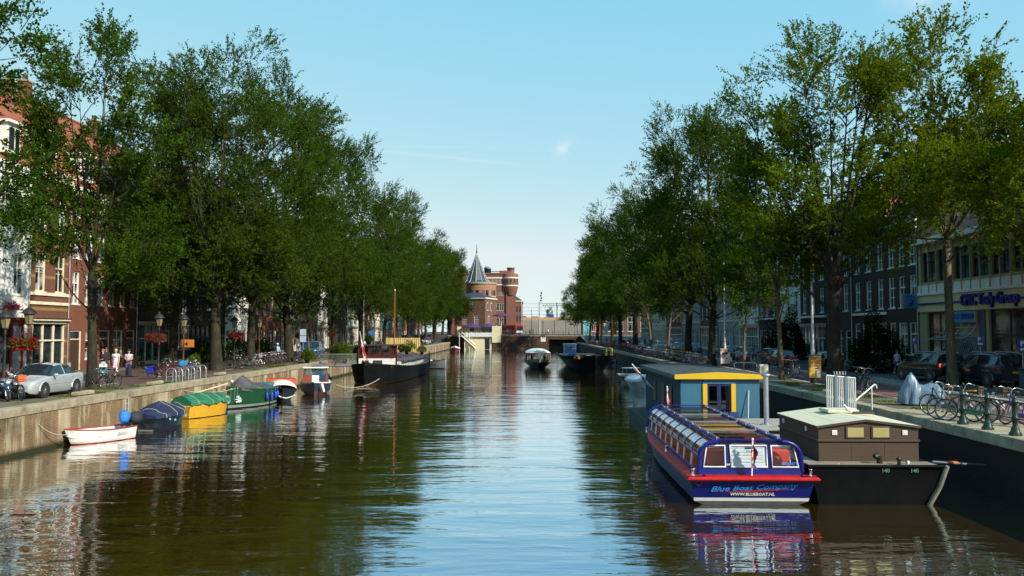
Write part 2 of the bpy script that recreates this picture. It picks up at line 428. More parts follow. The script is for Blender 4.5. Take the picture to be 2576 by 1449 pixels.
# kerbs and pavements along the houses (a real step)
kerb = P('kerb_stone', (.28, .27, .25), .85, var=.2)
for nm, x0, x1 in (('pavement', HL - .3, HL + 2.4), ('pavement', HR - 2.6, HR + .3)):
    mb = MB(); mb.b2((x0, -20, QZ - .3), (x1, YEND, QZ + .13), slab); struct(nm, mb)
mb = MB(); mb.b2((XR + 6.65, -20, QZ - .3), (XR + 7.15, YEND, QZ + .12), kerb); struct('kerb', mb)
# white markings
wl = P('road_marking', (.6, .6, .56), .8, var=.25, scale=4, dirt=(.2, .19, .18))
mb = MB()
for i in range(50):
    y = 26 + i * 4; mb.add([(XR + 4.75, y, QZ + .012), (XR + 4.85, y, QZ + .012), (XR + 4.85, y + 1, QZ + .012), (XR + 4.75, y + 1, QZ + .012)], [(0, 1, 2, 3)], wl)
mb.add([(XR + 3.0, 20, QZ + .011), (XR + 3.12, 20, QZ + .011), (XR + 3.12, 220, QZ + .011), (XR + 3.0, 220, QZ + .011)], [(0, 1, 2, 3)], wl)
for i in range(9):                      # hatched bay on the right street
    y = 50 + i * .9; mb.add([(XR + 7.6, y, QZ + .010), (XR + 9.6, y + 1.1, QZ + .010), (XR + 9.6, y + 1.35, QZ + .010), (XR + 7.6, y + .25, QZ + .010)], [(0, 1, 2, 3)], wl)
for y0, y1, x in ((44, 50, -24.6), (55, 61, -24.4), (46, 54, -27.2), (66, 74, -24.2)):
    mb.add([(x, y0, QZ + .006), (x + .14, y0, QZ + .006), (x + .14, y1, QZ + .006), (x, y1, QZ + .006)], [(0, 1, 2, 3)], wl)
struct('road_marking', mb)

# quay walls
quaybrick = BRICK('quay_brick', (.23, .125, .065), (.16, .085, .045), (.32, .25, .15), bw=.23, bh=.066, mort=.009, stain_sun=(.56, .49, .33), var=.4)
quaybrick_r = BRICK('shaded_quay_brick', (.014, .010, .007), (.010, .007, .005), (.02, .017, .012), bw=.25, bh=.08, mort=.012, var=.7)  # right wall brick darkened, its shade is put into the colour
def quay(side, mat, label):
    X = XL if side < 0 else XR
    t = thing('quay_wall', label, 'quay wall', (X, 0, 0))
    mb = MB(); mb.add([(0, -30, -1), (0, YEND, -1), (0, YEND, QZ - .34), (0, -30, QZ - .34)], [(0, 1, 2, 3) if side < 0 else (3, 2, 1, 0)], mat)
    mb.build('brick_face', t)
    mb = MB(); y = -30
    while y < YEND:
        l = rnd.uniform(1.1, 1.5); s = rnd.uniform(-.012, .012)
        a, c = (-.62, .05 + s) if side < 0 else (-.05 + s, .62)
        mb.b2((a, y, QZ - .34), (c, min(y + l - .012, YEND), QZ + .018 + s * .5), stone, .02); y += l
    mb.build('coping', t)
    return t
quay(-1, quaybrick, 'stained brown brick quay wall with painted-in sun patches and pale stone coping along the left bank')
quay(1, quaybrick_r, 'brick quay wall with shade put into its dark colour and stone coping along the right bank')

# ================================================================== HOUSES
WIN = {}
def window_meshes(w, h, nx, ny, fm, gm, bw=.085, split=.36, sill=True):
    key = (round(w, 2), round(h, 2), nx, ny, fm.name, gm.name, split, sill)
    if key in WIN: return WIN[key]
    f = MB(); d = .10
    f.b2((0, -.02, 0), (bw, d, h), fm); f.b2((w - bw, -.02, 0), (w, d, h), fm)
    f.b2((bw, -.02, 0), (w - bw, d, bw), fm); f.b2((bw, -.02, h - bw), (w - bw, d, h), fm)
    zt = h * (1 - split)
    if split: f.b2((bw, 0, zt - .05), (w - bw, d, zt + .05), fm)
    for i in range(1, nx):
        x = w * i / nx; f.b2((x - .03, .02, bw), (x + .03, d, h - bw), fm)
    for j in range(1, ny):
        z = bw + (h - bw * 2) * j / ny
        if split and abs(z - zt) < .12: continue
        f.b2((bw, .03, z - .02), (w - bw, d, z + .02), fm)
    if sill: f.b2((-.08, -.15, -.09), (w + .08, -.025, -.003), fm)
    p = MB(); p.add([(bw, .07, bw), (w - bw, .07, bw), (w - bw, .07, h - bw), (bw, .07, h - bw)], [(0, 1, 2, 3)], gm)
    WIN[key] = (f.mesh('window'), p.mesh('pane')); return WIN[key]
def put_window(par, x, z, w, h, nx=2, ny=3, fm=None, gm=None, y=.10, split=.36, sill=True, name='window'):
    a, c = window_meshes(w, h, nx, ny, fm or white, gm or GL_DARK, split=split, sill=sill)
    o = link(bpy.data.objects.new(name, a), par); o.location = (x, y, z)
    link(bpy.data.objects.new('pane', c), o)
    return o
def put_door(par, x, w, h, mat, fm, y=.10, z=.13, fan=True, glaz=False):
    m = MB(); m.b2((0, -.02, 0), (.1, .1, h), fm); m.b2((w - .1, -.02, 0), (w, .1, h), fm); m.b2((.1, -.02, h - .1), (w - .1, .1, h), fm)
    hd = h * .76 if fan else h - .1
    m.b2((.1, .03, 0), (w - .1, .09, hd), mat)
    for j in range(3):
        for i in range(2):
            x0 = .16 + i * (w - .3) / 2; z0 = .18 + j * (hd - .25) / 3
            m.b2((x0, .015, z0), (x0 + (w - .42) / 2, .029, z0 + (hd - .5) / 3), GL_DARK if (glaz and j > 0) else mat, .01)
    if fan: m.b2((.1, .0, hd), (w - .1, .1, hd + .08), fm); m.b2((.1, .05, hd + .08), (w - .1, .09, h - .1), GL_DARK)
    o = m.build('door', par, (x, y, z))
    k = MB(); k.ball((w - .2, -.03, 1.0), .035, chrome, 8, 5); k.tube([(w - .2, .02, 1), (w - .2, -.03, 1)], .012, chrome, 6); k.build('handle', o)
    return o
def facade(mb, w, h, ops, mat, depth=10, rev=.16, base=None):
    xs = sorted({0, w} | {o[0] for o in ops} | {o[1] for o in ops}); zs = sorted({0, h} | {o[2] for o in ops} | {o[3] for o in ops})
    vs, fs = [], []
    def q(a, b_, c, d): n = len(vs); vs.extend([a, b_, c, d]); fs.append((n, n + 1, n + 2, n + 3))
    for i in range(len(xs) - 1):
        for j in range(len(zs) - 1):
            cx, cz = (xs[i] + xs[i + 1]) / 2, (zs[j] + zs[j + 1]) / 2
            if any(o[0] < cx < o[1] and o[2] < cz < o[3] for o in ops): continue
            q((xs[i], 0, zs[j]), (xs[i + 1], 0, zs[j]), (xs[i + 1], 0, zs[j + 1]), (xs[i], 0, zs[j + 1]))
    for x0, x1, z0, z1 in ops:
        q((x0, 0, z0), (x0, rev, z0), (x0, rev, z1), (x0, 0, z1)); q((x1, rev, z0), (x1, 0, z0), (x1, 0, z1), (x1, rev, z1))
        q((x0, 0, z1), (x0, rev, z1), (x1, rev, z1), (x1, 0, z1)); q((x0, rev, z0), (x0, 0, z0), (x1, 0, z0), (x1, rev, z0))
        q((x0 + .001, rev + .02, z0), (x1 - .001, rev + .02, z0), (x1 - .001, rev + .02, z1), (x0 + .001, rev + .02, z1))
    q((0, depth, 0), (0, 0, 0), (0, 0, h), (0, depth, h)); q((w, 0, 0), (w, depth, 0), (w, depth, h), (w, 0, h)); q((w, depth, 0), (0, depth, 0), (0, depth, h), (w, depth, h))
    mb.add(vs, fs, mat)
redtile = TILE('orange_pantiles', (.30, .085, .035)); darktile = TILE('slate_tiles', (.05, .052, .06))
def house(label, side, y0, w, h, wall, rows, ground='shop', frame=None, gm=None, roof='ridge', rise=5.5, tile=None, corn=None, trim=None, door=None, doorfm=None, plinth=None, bars=(2, 3), dormers=0, cat='house', name='canal_house', split=.36, rev=.16, X=None):
    """side -1: left bank, +1: right bank; rows: (z0, z1, n, width) window rows in local heights"""
    frame = frame or white; gm = gm or GL_DARK; tile = tile or redtile; corn = corn or frame; X = X if X is not None else (HL if side < 0 else HR)
    t = thing(name, label, cat, (X, y0 if side < 0 else y0 + w, QZ), R(90) if side < 0 else R(-90))
    w -= .02
    ops, wins, doors = [], [], []
    for z0, z1, n, ww in rows:
        ww = min(ww, w / n - .3)
        for i in range(n):
            x = w * (i + .5) / n + (0 if n < 3 else (-.0)); ops.append((x - ww / 2, x + ww / 2, z0, z1)); wins.append((x - ww / 2, z0, ww, z1 - z0, bars, sill_ok))
    gh = rows[0][0] - .9 if rows else 3.9
    gh = min(gh, 4.2)
    shop = []
    if ground == 'shop':
        ops.append((.45, w - .45, .13, gh - .55)); shop.append((.45, w - .45, .13, gh - .55))
    elif ground == 'doors':
        n = max(2, int(w / 1.9)); s = w / n
        for i in range(n):
            x0 = s * i + .28; x1 = s * (i + 1) - .28
            if i % 2 == 0: ops.append((x0, x1, .13, min(3.2, gh - .3))); doors.append((x0, x1 - x0, min(3.2, gh - .3) - .13))
            else: ops.append((x0, x1, .95, min(3.2, gh - .3))); wins.append((x0, .95, x1 - x0, min(3.2, gh - .3) - .95, bars, True))
    elif ground == 'stoop':
        ops.append((.4, 1.6, .9, 3.8)); doors.append((.4, 1.2, 2.9, .9))
        n = max(1, int((w - 2) / 1.7)); s = (w - 1.9) / n
        for i in range(n):
            x0 = 1.9 + s * i + .12; ops.append((x0, x0 + s - .3, 1.3, 3.8)); wins.append((x0, 1.3, s - .3, 2.5, bars, True))
    m = MB(); facade(m, w, h, ops, wall, rev=rev)
    m.build('wall', t)
    for x, z, ww, hh, bb, sl in wins: put_window(t, x, z, ww, hh, bb[0], bb[1], frame, rnd.choice((gm, gm, gm, GL_DARK, GL_CURT, GL_TEAL)), rev - .06, split)
    for d in doors: put_door(t, d[0], d[1], d[2], door or darkgreen, doorfm or frame, rev - .06, d[3] if len(d) > 3 else .13, glaz=rnd.random() < .5)
    for x0, x1, z0, z1 in shop:            # shop front: pillars, transom, panes, door
        dw = 1.05; nx = max(2, int((x1 - x0) / 1.15)); fm = doorfm or frame
        s = MB(); W = x1 - x0; zt = (z1 - z0) * .66
        for i in range(nx + 1):
            xx = min(max(W * i / nx - .07, 0), W - .14); s.b2((xx, -.05, 0), (xx + .14, .08, z1 - z0), fm)
        s.b2((0, -.09, zt - .06), (W, -.051, zt + .06), fm)
        s.b2((0, -.03, 0), (W, .02, .3), fm)
        o = s.build('shop_front', t, (x0, .1, z0))
        q = MB(); q.add([(.02, .05, .02), (W - .02, .05, .02), (W - .02, .05, z1 - z0 - .02), (.02, .05, z1 - z0 - .02)], [(0, 1, 2, 3)], gm); q.build('pane', o)
        q = MB(); q.b2((-.25, -.42, z1 - z0 + .22), (W + .25, .0, z1 - z0 + .34), fm); q.b2((-.15, -.2, z1 - z0 + .0), (W + .15, -.1, z1 - z0 + .22), fm); q.b2((-.28, -.47, z1 - z0 + .343), (W + .28, .0, z1 - z0 + .39), iron); q.build('shop_cornice', o)
    if ground == 'stoop':
        s = MB()
        for k in range(5): s.b2((.2, -1.5 + k * .28, 0), (1.8, -1.22 + k * .28 if k < 4 else -.003, .17 * (k + 1)), stone)
        s.tube([(.25, -1.45, .9), (.25, -.1, 1.8)], .02, iron, 6); s.tube([(1.75, -1.45, .9), (1.75, -.1, 1.8)], .02, iron, 6)
        for xx in (.25, 1.75):
            for k in range(3): s.tube([(xx, -1.4 + k * .6, .1 + .35 * k), (xx, -1.4 + k * .6, .95 + .4 * k)], .015, iron, 5)
        s.build('stoop', t)
    if trim:
        for z in trim:
            s = MB(); s.b2((-.003, -.1, z), (w + .003, -.004, z + .22), frame, .01); s.build('string_course', t)
    if plinth:
        s = MB(); s.b2((-.004, -.05, 0), (.4, -.004, .75), plinth); s.b2((w - .4, -.05, 0), (w + .004, -.004, .75), plinth); s.build('plinth', t)
    c = MB(); c.b2((-.02, -.42, h - .12), (w + .02, -.004, h + .14), corn, .03); c.b2((0, -.2, h - .55), (w, -.004, h - .123), corn)
    for i in range(int(w / .7)): c.b2((.2 + i * .7, -.36, h - .34), (.34 + i * .7, -.204, h - .123), corn)
    c.build('cornice', t)
    r = MB()
    if roof == 'ridge':
        yr = 4.6
        r.add([(-.05, -.1, h + .15), (w + .05, -.1, h + .15), (w + .05, yr, h + rise), (-.05, yr, h + rise)], [(0, 1, 2, 3)], tile)
        r.add([(-.05, yr, h + rise), (w + .05, yr, h + rise), (w + .05, 10.1, h + .1), (-.05, 10.1, h + .1)], [(0, 1, 2, 3)], tile)
        for xx in (0, w): r.add([(xx, 0, h), (xx, 10, h), (xx, yr, h + rise - .05)], [(0, 1, 2)], wall)
        r.tube([(-.05, yr, h + rise + .03), (w + .05, yr, h + rise + .03)], .12, tile, 6)
    elif roof == 'gable':
        g0 = [(0, h + .14), (w, h + .14), (w * .86, h + 1.0), (w * .76, h + 1.2), (w * .74, h + rise - .9), (w * .62, h + rise - .5), (w * .5, h + rise), (w * .38, h + rise - .5), (w * .26, h + rise - .9), (w * .24, h + 1.2), (w * .14, h + 1.0)]
        r.prism(g0, 0.0, .3, wall)
        r.add([(0, .3, h + .1), (w / 2, .3, h + rise - .6), (w / 2, 10, h + rise - .6), (0, 10, h + .1)], [(0, 1, 2, 3)], tile)
        r.add([(w, .3, h + .1), (w / 2, .3, h + rise - .6), (w / 2, 10, h + rise - .6), (w, 10, h + .1)], [(3, 2, 1, 0)], tile)
    else:
        r.b2((0, .05, h + .01), (w, 9.95, h + .25), asph)
    ro = r.build('roof', t)
    cx = w * rnd.choice((.12, .85))
    if y0 < 50 and side < 0: cx = w * .08
    s = MB(); s.b2((cx - .4, 4.3, h + rise - 1.2), (cx + .4, 5.0, h + rise + 1.3), wall); s.b2((cx - .47, 4.22, h + rise + 1.3), (cx + .47, 5.08, h + rise + 1.45), stone)
    for k in (-.2, .2): s.lathe([(.1, 0), (.1, .4), (.13, .4)], redtile, (cx + k, 4.65, h + rise + 1.45), 8)
    s.build('chimney', ro)
    for i in range(dormers):
        x = w * (i + .5) / dormers; dm = MB(); z0 = h + .9
        dm.b2((x - .75, .25, z0), (x + .75, 3.2, z0 + 2.0), frame); dm.b2((x - .95, .0, z0 + 2.003), (x + .95, 3.3, z0 + 2.2), corn, .02)
        d = dm.build('dormer', ro); 
        dm = MB(); dm.b2((x - .55, .2, z0 + .25), (x + .55, .247, z0 + 1.75), GL_DARK); dm.b2((x - .03, .17, z0 + .25), (x + .03, .197, z0 + 1.75), frame); dm.build('dormer_window', ro)
    if rnd.random() < .6:
        s = MB(); s.tube([(w - .12, -.07, .1), (w - .12, -.07, h - .6)], .05, steel, 8)
        for k in range(int(h / 3)): s.b2((w - .19, -.13, 1 + 3 * k), (w - .05, -.004, 1.06 + 3 * k), steel)
        s.build('drainpipe', t)
    return t
sill_ok = True
bk_red = BRICK('red_brick', (.26, .075, .038), (.20, .055, .03), (.16, .10, .075))
bk_band = BRICK('banded_brick', (.21, .078, .042), (.165, .06, .034), (.14, .09, .065), band=((.36, .23, .07), 1.15, .17))
bk_dark = BRICK('dark_brick', (.05, .034, .028), (.04, .027, .022), (.07, .06, .05))
bk_brown = BRICK('brown_brick', (.15, .075, .045), (.11, .055, .035), (.14, .11, .09))
bk_orange = BRICK('orange_brick', (.30, .13, .07), (.26, .11, .06), (.25, .2, .15))
bk_grey = BRICK('grey_brick', (.07, .065, .06), (.055, .05, .05), (.08, .08, .075))
white_wall = P('white_stucco_wall', (.66, .66, .62), .75, var=.08, dirt=(.45, .44, .38), bump=.15)
cream_wall = P('cream_stucco_wall', (.60, .55, .42), .75, var=.08, dirt=(.4, .36, .27), bump=.15)
grey_wall = P('grey_stucco_wall', (.30, .31, .31), .75, var=.1, dirt=(.2, .2, .19), bump=.15)
redfr = P('dark_red_joinery', (.22, .012, .012), .4)
greenfr = P('green_joinery', (.02, .07, .055), .4)
bluefr = P('dark_blue_joinery', (.012, .02, .08), .4)
R3 = [(5.7, 8.5, 2, 1.25), (9.9, 12.5, 2, 1.25)]
def yl(px): return HL * 2100 / (px - 1322)
def yr(px): return HR * 2100 / (px - 1322)
# ---- left bank, from near to far
house('white stucco house with dark red window frames at the left edge', -1, yl(-130), yl(62) - yl(-130), 14.2, white_wall, [(5.6, 8.4, 3, 1.15), (9.5, 12.2, 3, 1.15)], 'shop', white, GL_CURT, 'ridge', 3.6, dormers=2, trim=[4.6], doorfm=redfr, door=redfr, bars=(2, 2))
house('banded brick house with cream shopfront and two tall window bays', -1, yl(62), yl(163) - yl(62), 14.6, bk_band, [(5.95, 8.7, 2, 1.25), (10.2, 12.9, 2, 1.25)], 'shop', cream, GL_DARK, 'ridge', 6.0, corn=cream, trim=[5.0, 5.65], dormers=1, bars=(2, 2))
house('wide red brick house with paired white windows and dark doorways', -1, yl(163), yl(338) - yl(163), 14.0, bk_red, [(5.2, 7.7, 6, 1.05), (8.7, 11.1, 6, 1.05), (11.9, 13.3, 6, 1.05)], 'doors', white, GL_CURT, 'ridge', 7.2, door=wood_dark, doorfm=cream, plinth=grey_wall, dormers=2)
house('dark brick house with three narrow cream windows above a pale shopfront', -1, yl(338), yl(405) - yl(338), 15.2, bk_brown, [(5.6, 8.2, 3, .95), (9.4, 11.8, 3, .95), (12.8, 14.3, 3, .9)], 'shop', cream, GL_TEAL, 'ridge', 5.5, corn=cream)
house('narrow dark grey brick house with tall windows behind the lamp post', -1, yl(405), yl(475) - yl(405), 14.2, bk_grey, [(4.9, 7.9, 2, 1.3), (9.0, 11.6, 2, 1.3)], 'stoop', cream, GL_DARK, 'gable', 5.5, door=darkgreen)
house('dark house with black shop awning and cream trimmed upper windows', -1, yl(475), yl(563) - yl(475), 15.0, bk_dark, [(5.4, 8.2, 3, 1.2), (9.4, 12.0, 3, 1.2)], 'shop', cream, GL_DARK, 'ridge', 5.2, doorfm=black, tile=darktile)
house('white painted house with tall sash windows beyond the third tree', -1, yl(563), yl(620) - yl(563), 15.6, white_wall, [(5.0, 7.9, 2, 1.6), (9.0, 11.6, 2, 1.6), (12.6, 14.6, 2, 1.5)], 'doors', white, GL_DARK, 'gable', 5.0, door=white)
house('red brick house with cream panelled double doors', -1, yl(620), yl(672) - yl(620), 14.2, bk_red, [(5.3, 8.0, 3, 1.1), (9.2, 11.7, 3, 1.1)], 'doors', white, GL_DARK, 'ridge', 5.2, door=cream, doorfm=cream)
house('brick house with white bay and red striped ground floor door', -1, yl(672), yl(705) - yl(672), 14.6, bk_red, [(5.0, 7.8, 2, 1.2), (9.0, 11.5, 2, 1.2)], 'doors', white, GL_CURT, 'gable', 5.2, door=redfr)
house('cream house with many white ground floor posts', -1, yl(705), yl(752) - yl(705), 15.0, cream_wall, [(5.2, 8.0, 4, 1.1), (9.2, 11.8, 4, 1.1)], 'shop', cream, GL_CURT, 'ridge', 5.0, corn=white)
house('orange brick house with triple window and dark blue doors', -1, yl(752), yl(797) - yl(752), 14.4, bk_orange, [(5.6, 8.4, 3, 1.5), (9.8, 12.2, 3, 1.5)], 'doors', white, GL_CURT, 'ridge', 5.0, door=bluefr, doorfm=bluefr)
house('narrow white gabled house left of the brown brick front', -1, yl(797), yl(822) - yl(797), 14.8, white_wall, [(5.0, 8.0, 2, 1.4), (9.0, 11.6, 2, 1.4)], 'shop', white, GL_DARK, 'gable', 5.5)
house('brown brick house with cream lower windows behind the blue van', -1, yl(822), yl(872) - yl(822), 14.4, bk_brown, [(5.4, 8.2, 5, 1.2), (9.4, 11.9, 5, 1.2)], 'doors', cream, GL_DARK, 'ridge', 5.0, door=cream)
far_l = [('white fronted house with a red tiled roof behind the barge mast', white_wall, 872, 900), ('red brick house facing the barge stern', bk_red, 900, 930), ('cream house partly hidden by the thin tree trunks', cream_wall, 930, 955), ('brown brick house opposite the parked cars', bk_brown, 955, 985), ('white stuccoed house near the end of the left row', white_wall, 985, 1010), ('orange brick house with turquoise hanging banner', bk_orange, 1010, 1040), ('last brick house of the left row by the corner', bk_red, 1040, 1062)]
for i, (lb, wm, a, c) in enumerate(far_l):
    n = 3 + (i % 3)
    house(lb, -1, yl(a), yl(c) - yl(a), 13.5 + (i * 37 % 20) / 10, wm, [(5.2, 7.9, n, 1.2), (9.0, 11.5, n, 1.2)], 'doors' if i % 2 else 'shop', white if i % 3 else cream, GL_DARK, 'ridge' if i % 2 else 'gable', 5.0)
mb = MB(); mb.b2((HL + .1, 200, QZ + 3.6), (HL + .9, 203.5, QZ + 8.0), P('turquoise_banner', (.02, .32, .42), .7)); tag(mb.build('hanging_banner'), 'turquoise banner hanging on a far left facade', 'banner')

# ---- right bank
cy0, cy1 = 40.0, yr(2305)
pale = BRICK('pale_glazed_brick', (.46, .40, .23), (.40, .34, .19), (.26, .22, .13), bh=.075, bw=.24, var=.15)
buff = P('buff_render', (.58, .50, .27), .8, var=.1, bump=.4)
def office():
    Y0, w = 36.0, cy1 - 36.0
    t = thing('office_building', 'pale brick office building with blue raised lettering on its fascia', 'building', (HR, Y0 + w, QZ), R(-90))
    h = 10.0; rows = []
    ops = [(1.2, 4.3, 1.35, 4.5), (5.3, 8.4, .13, 4.3), (9.5, 13.6, 1.35, 4.5), (15, 19.5, 1.35, 4.5)]
    up = [(.6 + i * 2.35, 2.65 + i * 2.35, 6.75, 9.0) for i in range(int((w - 1) / 2.35))]
    m = MB(); facade(m, w, h, [o for o in ops if o[1] < w] + up, pale, rev=.25)
    m.build('wall', t)
    br = P('bronze_frame', (.03, .02, .012), .4)
    for o in ops:
        if o[1] > w: continue
        if o[0] == 5.3: continue
        put_window(t, o[0], o[2], o[1] - o[0], o[3] - o[2], 2, 1, br, GL_CURT if 0 else WINGLASS('curtained_glass', curtain=(.07, .09, .085)), .17, split=.5)
    for o in up: put_window(t, o[0], o[2], o[1] - o[0], o[3] - o[2], 2, 1, br, GL_TEAL, .17, split=.3)
    f = MB(); f.b2((-.02, -.16, 4.55), (w, -.004, 5.75), buff); f.b2((-.04, -.28, 5.753), (w, -.004, 5.95), cream2, .02); f.build('fascia', t)
    f = MB(); f.b2((0, -.06, 5.953), (w, -.005, 6.55), cream2)
    pink = P('pink_concrete', (.42, .29, .22), .8)
    for i in range(int(w / 1.17)): f.b2((.5 + i * 1.17, -.11, 5.953), (.58 + i * 1.17, -.061, 9.5), pink)
    f.build('spandrel', t)
    blue = P('blue_letter', (.006, .008, .20), .4, var=.1)
    f = MB(); f.b2((.35, -.27, 5.08), (6.5, -.163, 5.2), blue); f.b2((12.6, -.27, 5.08), (w, -.163, 5.2), blue); f.build('sign_bar', t)
    text('sign_lettering', 'CMC Tasly Group', 1.0, blue, t, (9.95, -.25, 5.2), ext=.09, bold=.035, sx=.9)
    s = MB(); s.b2((5.35, .18, .13), (8.35, .24, 3.0), steel)
    sh = P('shutter', (.17, .22, .26), .5, .3, dirt=(.03, .03, .05))
    for k in range(26): s.b2((5.4, .13, .16 + k * .1), (8.3, .178, .245 + k * .1), sh, .015)
    s.build('roller_shutter', t)
    s = MB(); r2 = random.Random(5)
    for k in range(9):
        x, z = 5.7 + k * .28, 1.0 + r2.random(); pts = [(x + .13 * math.sin(j * 1.3 + k), .12, z + j * .14 - .2) for j in range(6)]
        s.tube(pts, .025, black, 5)
    s.build('graffiti', t)
    gr = P('granite', (.06, .075, .10), .35, var=.5, scale=30)
    for xa in (4.6, 8.45): s = MB(); s.b2((xa, -.08, .1), (xa + .68, -.004, 4.5), gr); s.build('pilaster', t)
    s = MB(); sb = P('sign_blue', (.05, .22, .42), .4, var=.06); s.b2((5.6, -.3, 3.72), (8.3, -.1, 4.46), sb); s.b2((8.3, -.3, 3.72), (8.42, -.1, 4.46), pink); o = s.build('shop_sign', t)
    text('sign_lettering', '天士力醫藥集團', .42, blue, o, (6.95, -.31, 4.1), ext=.01, sx=.9)
    s = MB(); aw = P('awning_bars', (.35, .42, .42), .4, .4)
    for x in (4.4, 5.4, 6.4, 7.4, 8.3): s.tube([(x, -.1, 3.7), (x, -.35, 3.2), (x, -.8, 2.75), (x, -1.5, 2.55)], .025, aw, 6)
    for y, z in ((-.25, 3.38), (-.55, 2.95), (-.95, 2.7), (-1.5, 2.55)): s.tube([(4.4, y, z), (8.3, y, z)], .022, aw, 6)
    s.build('awning_frame', t)
    c = MB(); c.b2((-.1, -.55, 9.6), (w, -.005, 10.0), cream2, .03); c.build('eaves', t)
    r = MB(); r.add([(-.1, -.5, 10.02), (w, -.5, 10.02), (w, 5, 15.0), (-.1, 5, 15.0)], [(0, 1, 2, 3)], redtile); r.add([(-.1, 5, 15), (w, 5, 15), (w, 10.5, 10), (-.1, 10.5, 10)], [(0, 1, 2, 3)], redtile); r.add([(0, -.4, 10), (0, 10.4, 10), (0, 5, 14.9)], [(0, 1, 2)], pale); ro = r.build('roof', t)
    s = MB(); s.b2((8, 1.6, 12.0), (8.9, 2.4, 12.4), steel); s.build('skylight', ro)
    # projecting box sign with a round two-part emblem
    s = thing('box_sign', 'square light blue box sign with round dark blue emblem by the office corner', 'sign', (HR - .1, cy1 - .15, QZ + 4.85), scale=.7)
    m = MB(); m.b2((-1.75, -.14, 0), (-.25, .14, 1.55), sb, .02); m.b2((-.25, -.05, .3), (.12, .05, .4), steel); m.b2((-.25, -.05, 1.2), (.12, .05, 1.3), steel); m.b2((-1.85, -.145, -.01), (-1.753, .145, 1.56), pink); m.build('box', s)
    m = MB(); cx, cz, rr = -1.0, .62, .36
    m.torus((cx, -.145, cz), rr + .08, .018, blue, 'Y', 28, 5)
    half = [(cx + rr * math.sin(a), cz + rr * math.cos(a)) for a in [PI * k / 16 for k in range(17)]]
    half += [(cx - rr / 2 * math.sin(a), cz - rr / 2 - rr / 2 * math.cos(a)) for a in [PI * k / 10 for k in range(1, 10)]]
    half += [(cx + rr / 2 * math.sin(a), cz + rr / 2 - rr / 2 * math.cos(a)) for a in [PI * k / 10 for k in range(10)]]
    m.prism(half, -.155, -.142, blue); m.disc((cx, -.158, cz - rr / 2), .05, .01, sb); m.disc((cx, -.15, cz + rr / 2), .05, .01, blue); m.b2((-1.4, -.15, 1.2), (-.6, -.142, 1.3), blue); m.b2((-1.4, -.15, 1.36), (-.9, -.142, 1.43), blue); m.build('emblem', s)
office()
rt = [('dark brick house with white framed windows next to the office', bk_dark, 2225, 2305, 3, 'stoop', 'ridge'), ('tall dark brick house with stone stoop behind the clipped bush', bk_dark, 2140, 2225, 3, 'stoop', 'gable'), ('narrow black brick house behind the big right trunk', bk_grey, 2075, 2140, 2, 'doors', 'ridge'),
      ('brick house with a white glazed upper bay', bk_dark, 2010, 2075, 3, 'shop', 'ridge'), ('white stucco house with tall blue shaded windows', white_wall, 1950, 2010, 3, 'shop', 'ridge'), ('dark gabled house behind the silver lamp post', bk_grey, 1905, 1950, 3, 'doors', 'gable'), ('white house with four ground floor posts', white_wall, 1855, 1905, 4, 'shop', 'ridge'), ('grey stucco house beyond the thin right tree', grey_wall, 1805, 1855, 4, 'doors', 'ridge'),
      ('brown house with pale shop sign on the right row', bk_brown, 1760, 1805, 4, 'shop', 'gable'), ('grey house with white sashes behind the parked van', grey_wall, 1715, 1760, 5, 'doors', 'ridge'), ('dark red house in the far right row', bk_red, 1675, 1715, 5, 'shop', 'ridge'), ('pale house in the far right row', cream_wall, 1640, 1675, 5, 'doors', 'gable'), ('last tall house at the end of the right row', bk_brown, 1612, 1640, 5, 'shop', 'ridge')]
for i, (lb, wm, b_, a, n, gd, rf) in enumerate(rt):
    h = 11.6 + (i * 53 % 25) / 10
    house(lb, 1, yr(a), yr(b_) - yr(a), h, wm, [(5.0, 7.5, n, 1.2), (8.3, 10.6, n, 1.2)], gd, white, GL_TEAL if i % 2 else GL_DARK, rf, 4.6, door=darkgreen, trim=[4.5] if i % 2 else None)
# a row behind the camera on the right bank: seen only in reflections and as shade
# ================================================================== TREES
def BARK(name, c1, c2):
    m, nt, out = newmat(name); L = nt.links.new
    tc = N(nt, 'ShaderNodeTexCoord'); mp = N(nt, 'ShaderNodeMapping'); mp.inputs['Scale'].default_value = (6, 6, 1.6); L(tc.outputs['Object'], mp.inputs[0])
    n1 = N(nt, 'ShaderNodeTexNoise', i_Scale=1.4, i_Detail=8.0, i_Roughness=.75); L(mp.outputs[0], n1.inputs['Vector'])
    n2 = N(nt, 'ShaderNodeTexNoise', i_Scale=1.1, i_Detail=4.0); L(tc.outputs['Object'], n2.inputs['Vector'])
    cc = mixc(nt, ramp(nt, n1.outputs[0], .35, .65), c1, c2); cc = mixc(nt, ramp(nt, n2.outputs[0], .5, .7), cc, mixc(nt, .5, cc, (.06, .075, .03)))
    b = N(nt, 'ShaderNodeBsdfPrincipled', i_Roughness=.9); b.inputs['Specular IOR Level'].default_value = .2; L(cc, b.inputs['Base Color'])
    bp = N(nt, 'ShaderNodeBump', i_Strength=.9, i_Distance=.05); L(n1.outputs[0], bp.inputs['Height']); L(bp.outputs[0], b.inputs['Normal'])
    L(b.outputs[0], out.inputs[0]); MATS[name] = m; return m
bark = BARK('elm_bark', (.010, .008, .006), (.045, .036, .024))
bark_pale = BARK('pale_bark', (.05, .04, .026), (.20, .165, .11))
leaf = LEAF('elm_leaves', (.007, .023, .002), (.060, .104, .013), (.14, .20, .012))
leaf_y = LEAF('yellow_green_leaves', (.010, .032, .002), (.11, .16, .008), (.30, .34, .01))
leaf_b = LEAF('bright_green_leaves', (.007, .026, .003), (.052, .105, .010), (.14, .22, .012))

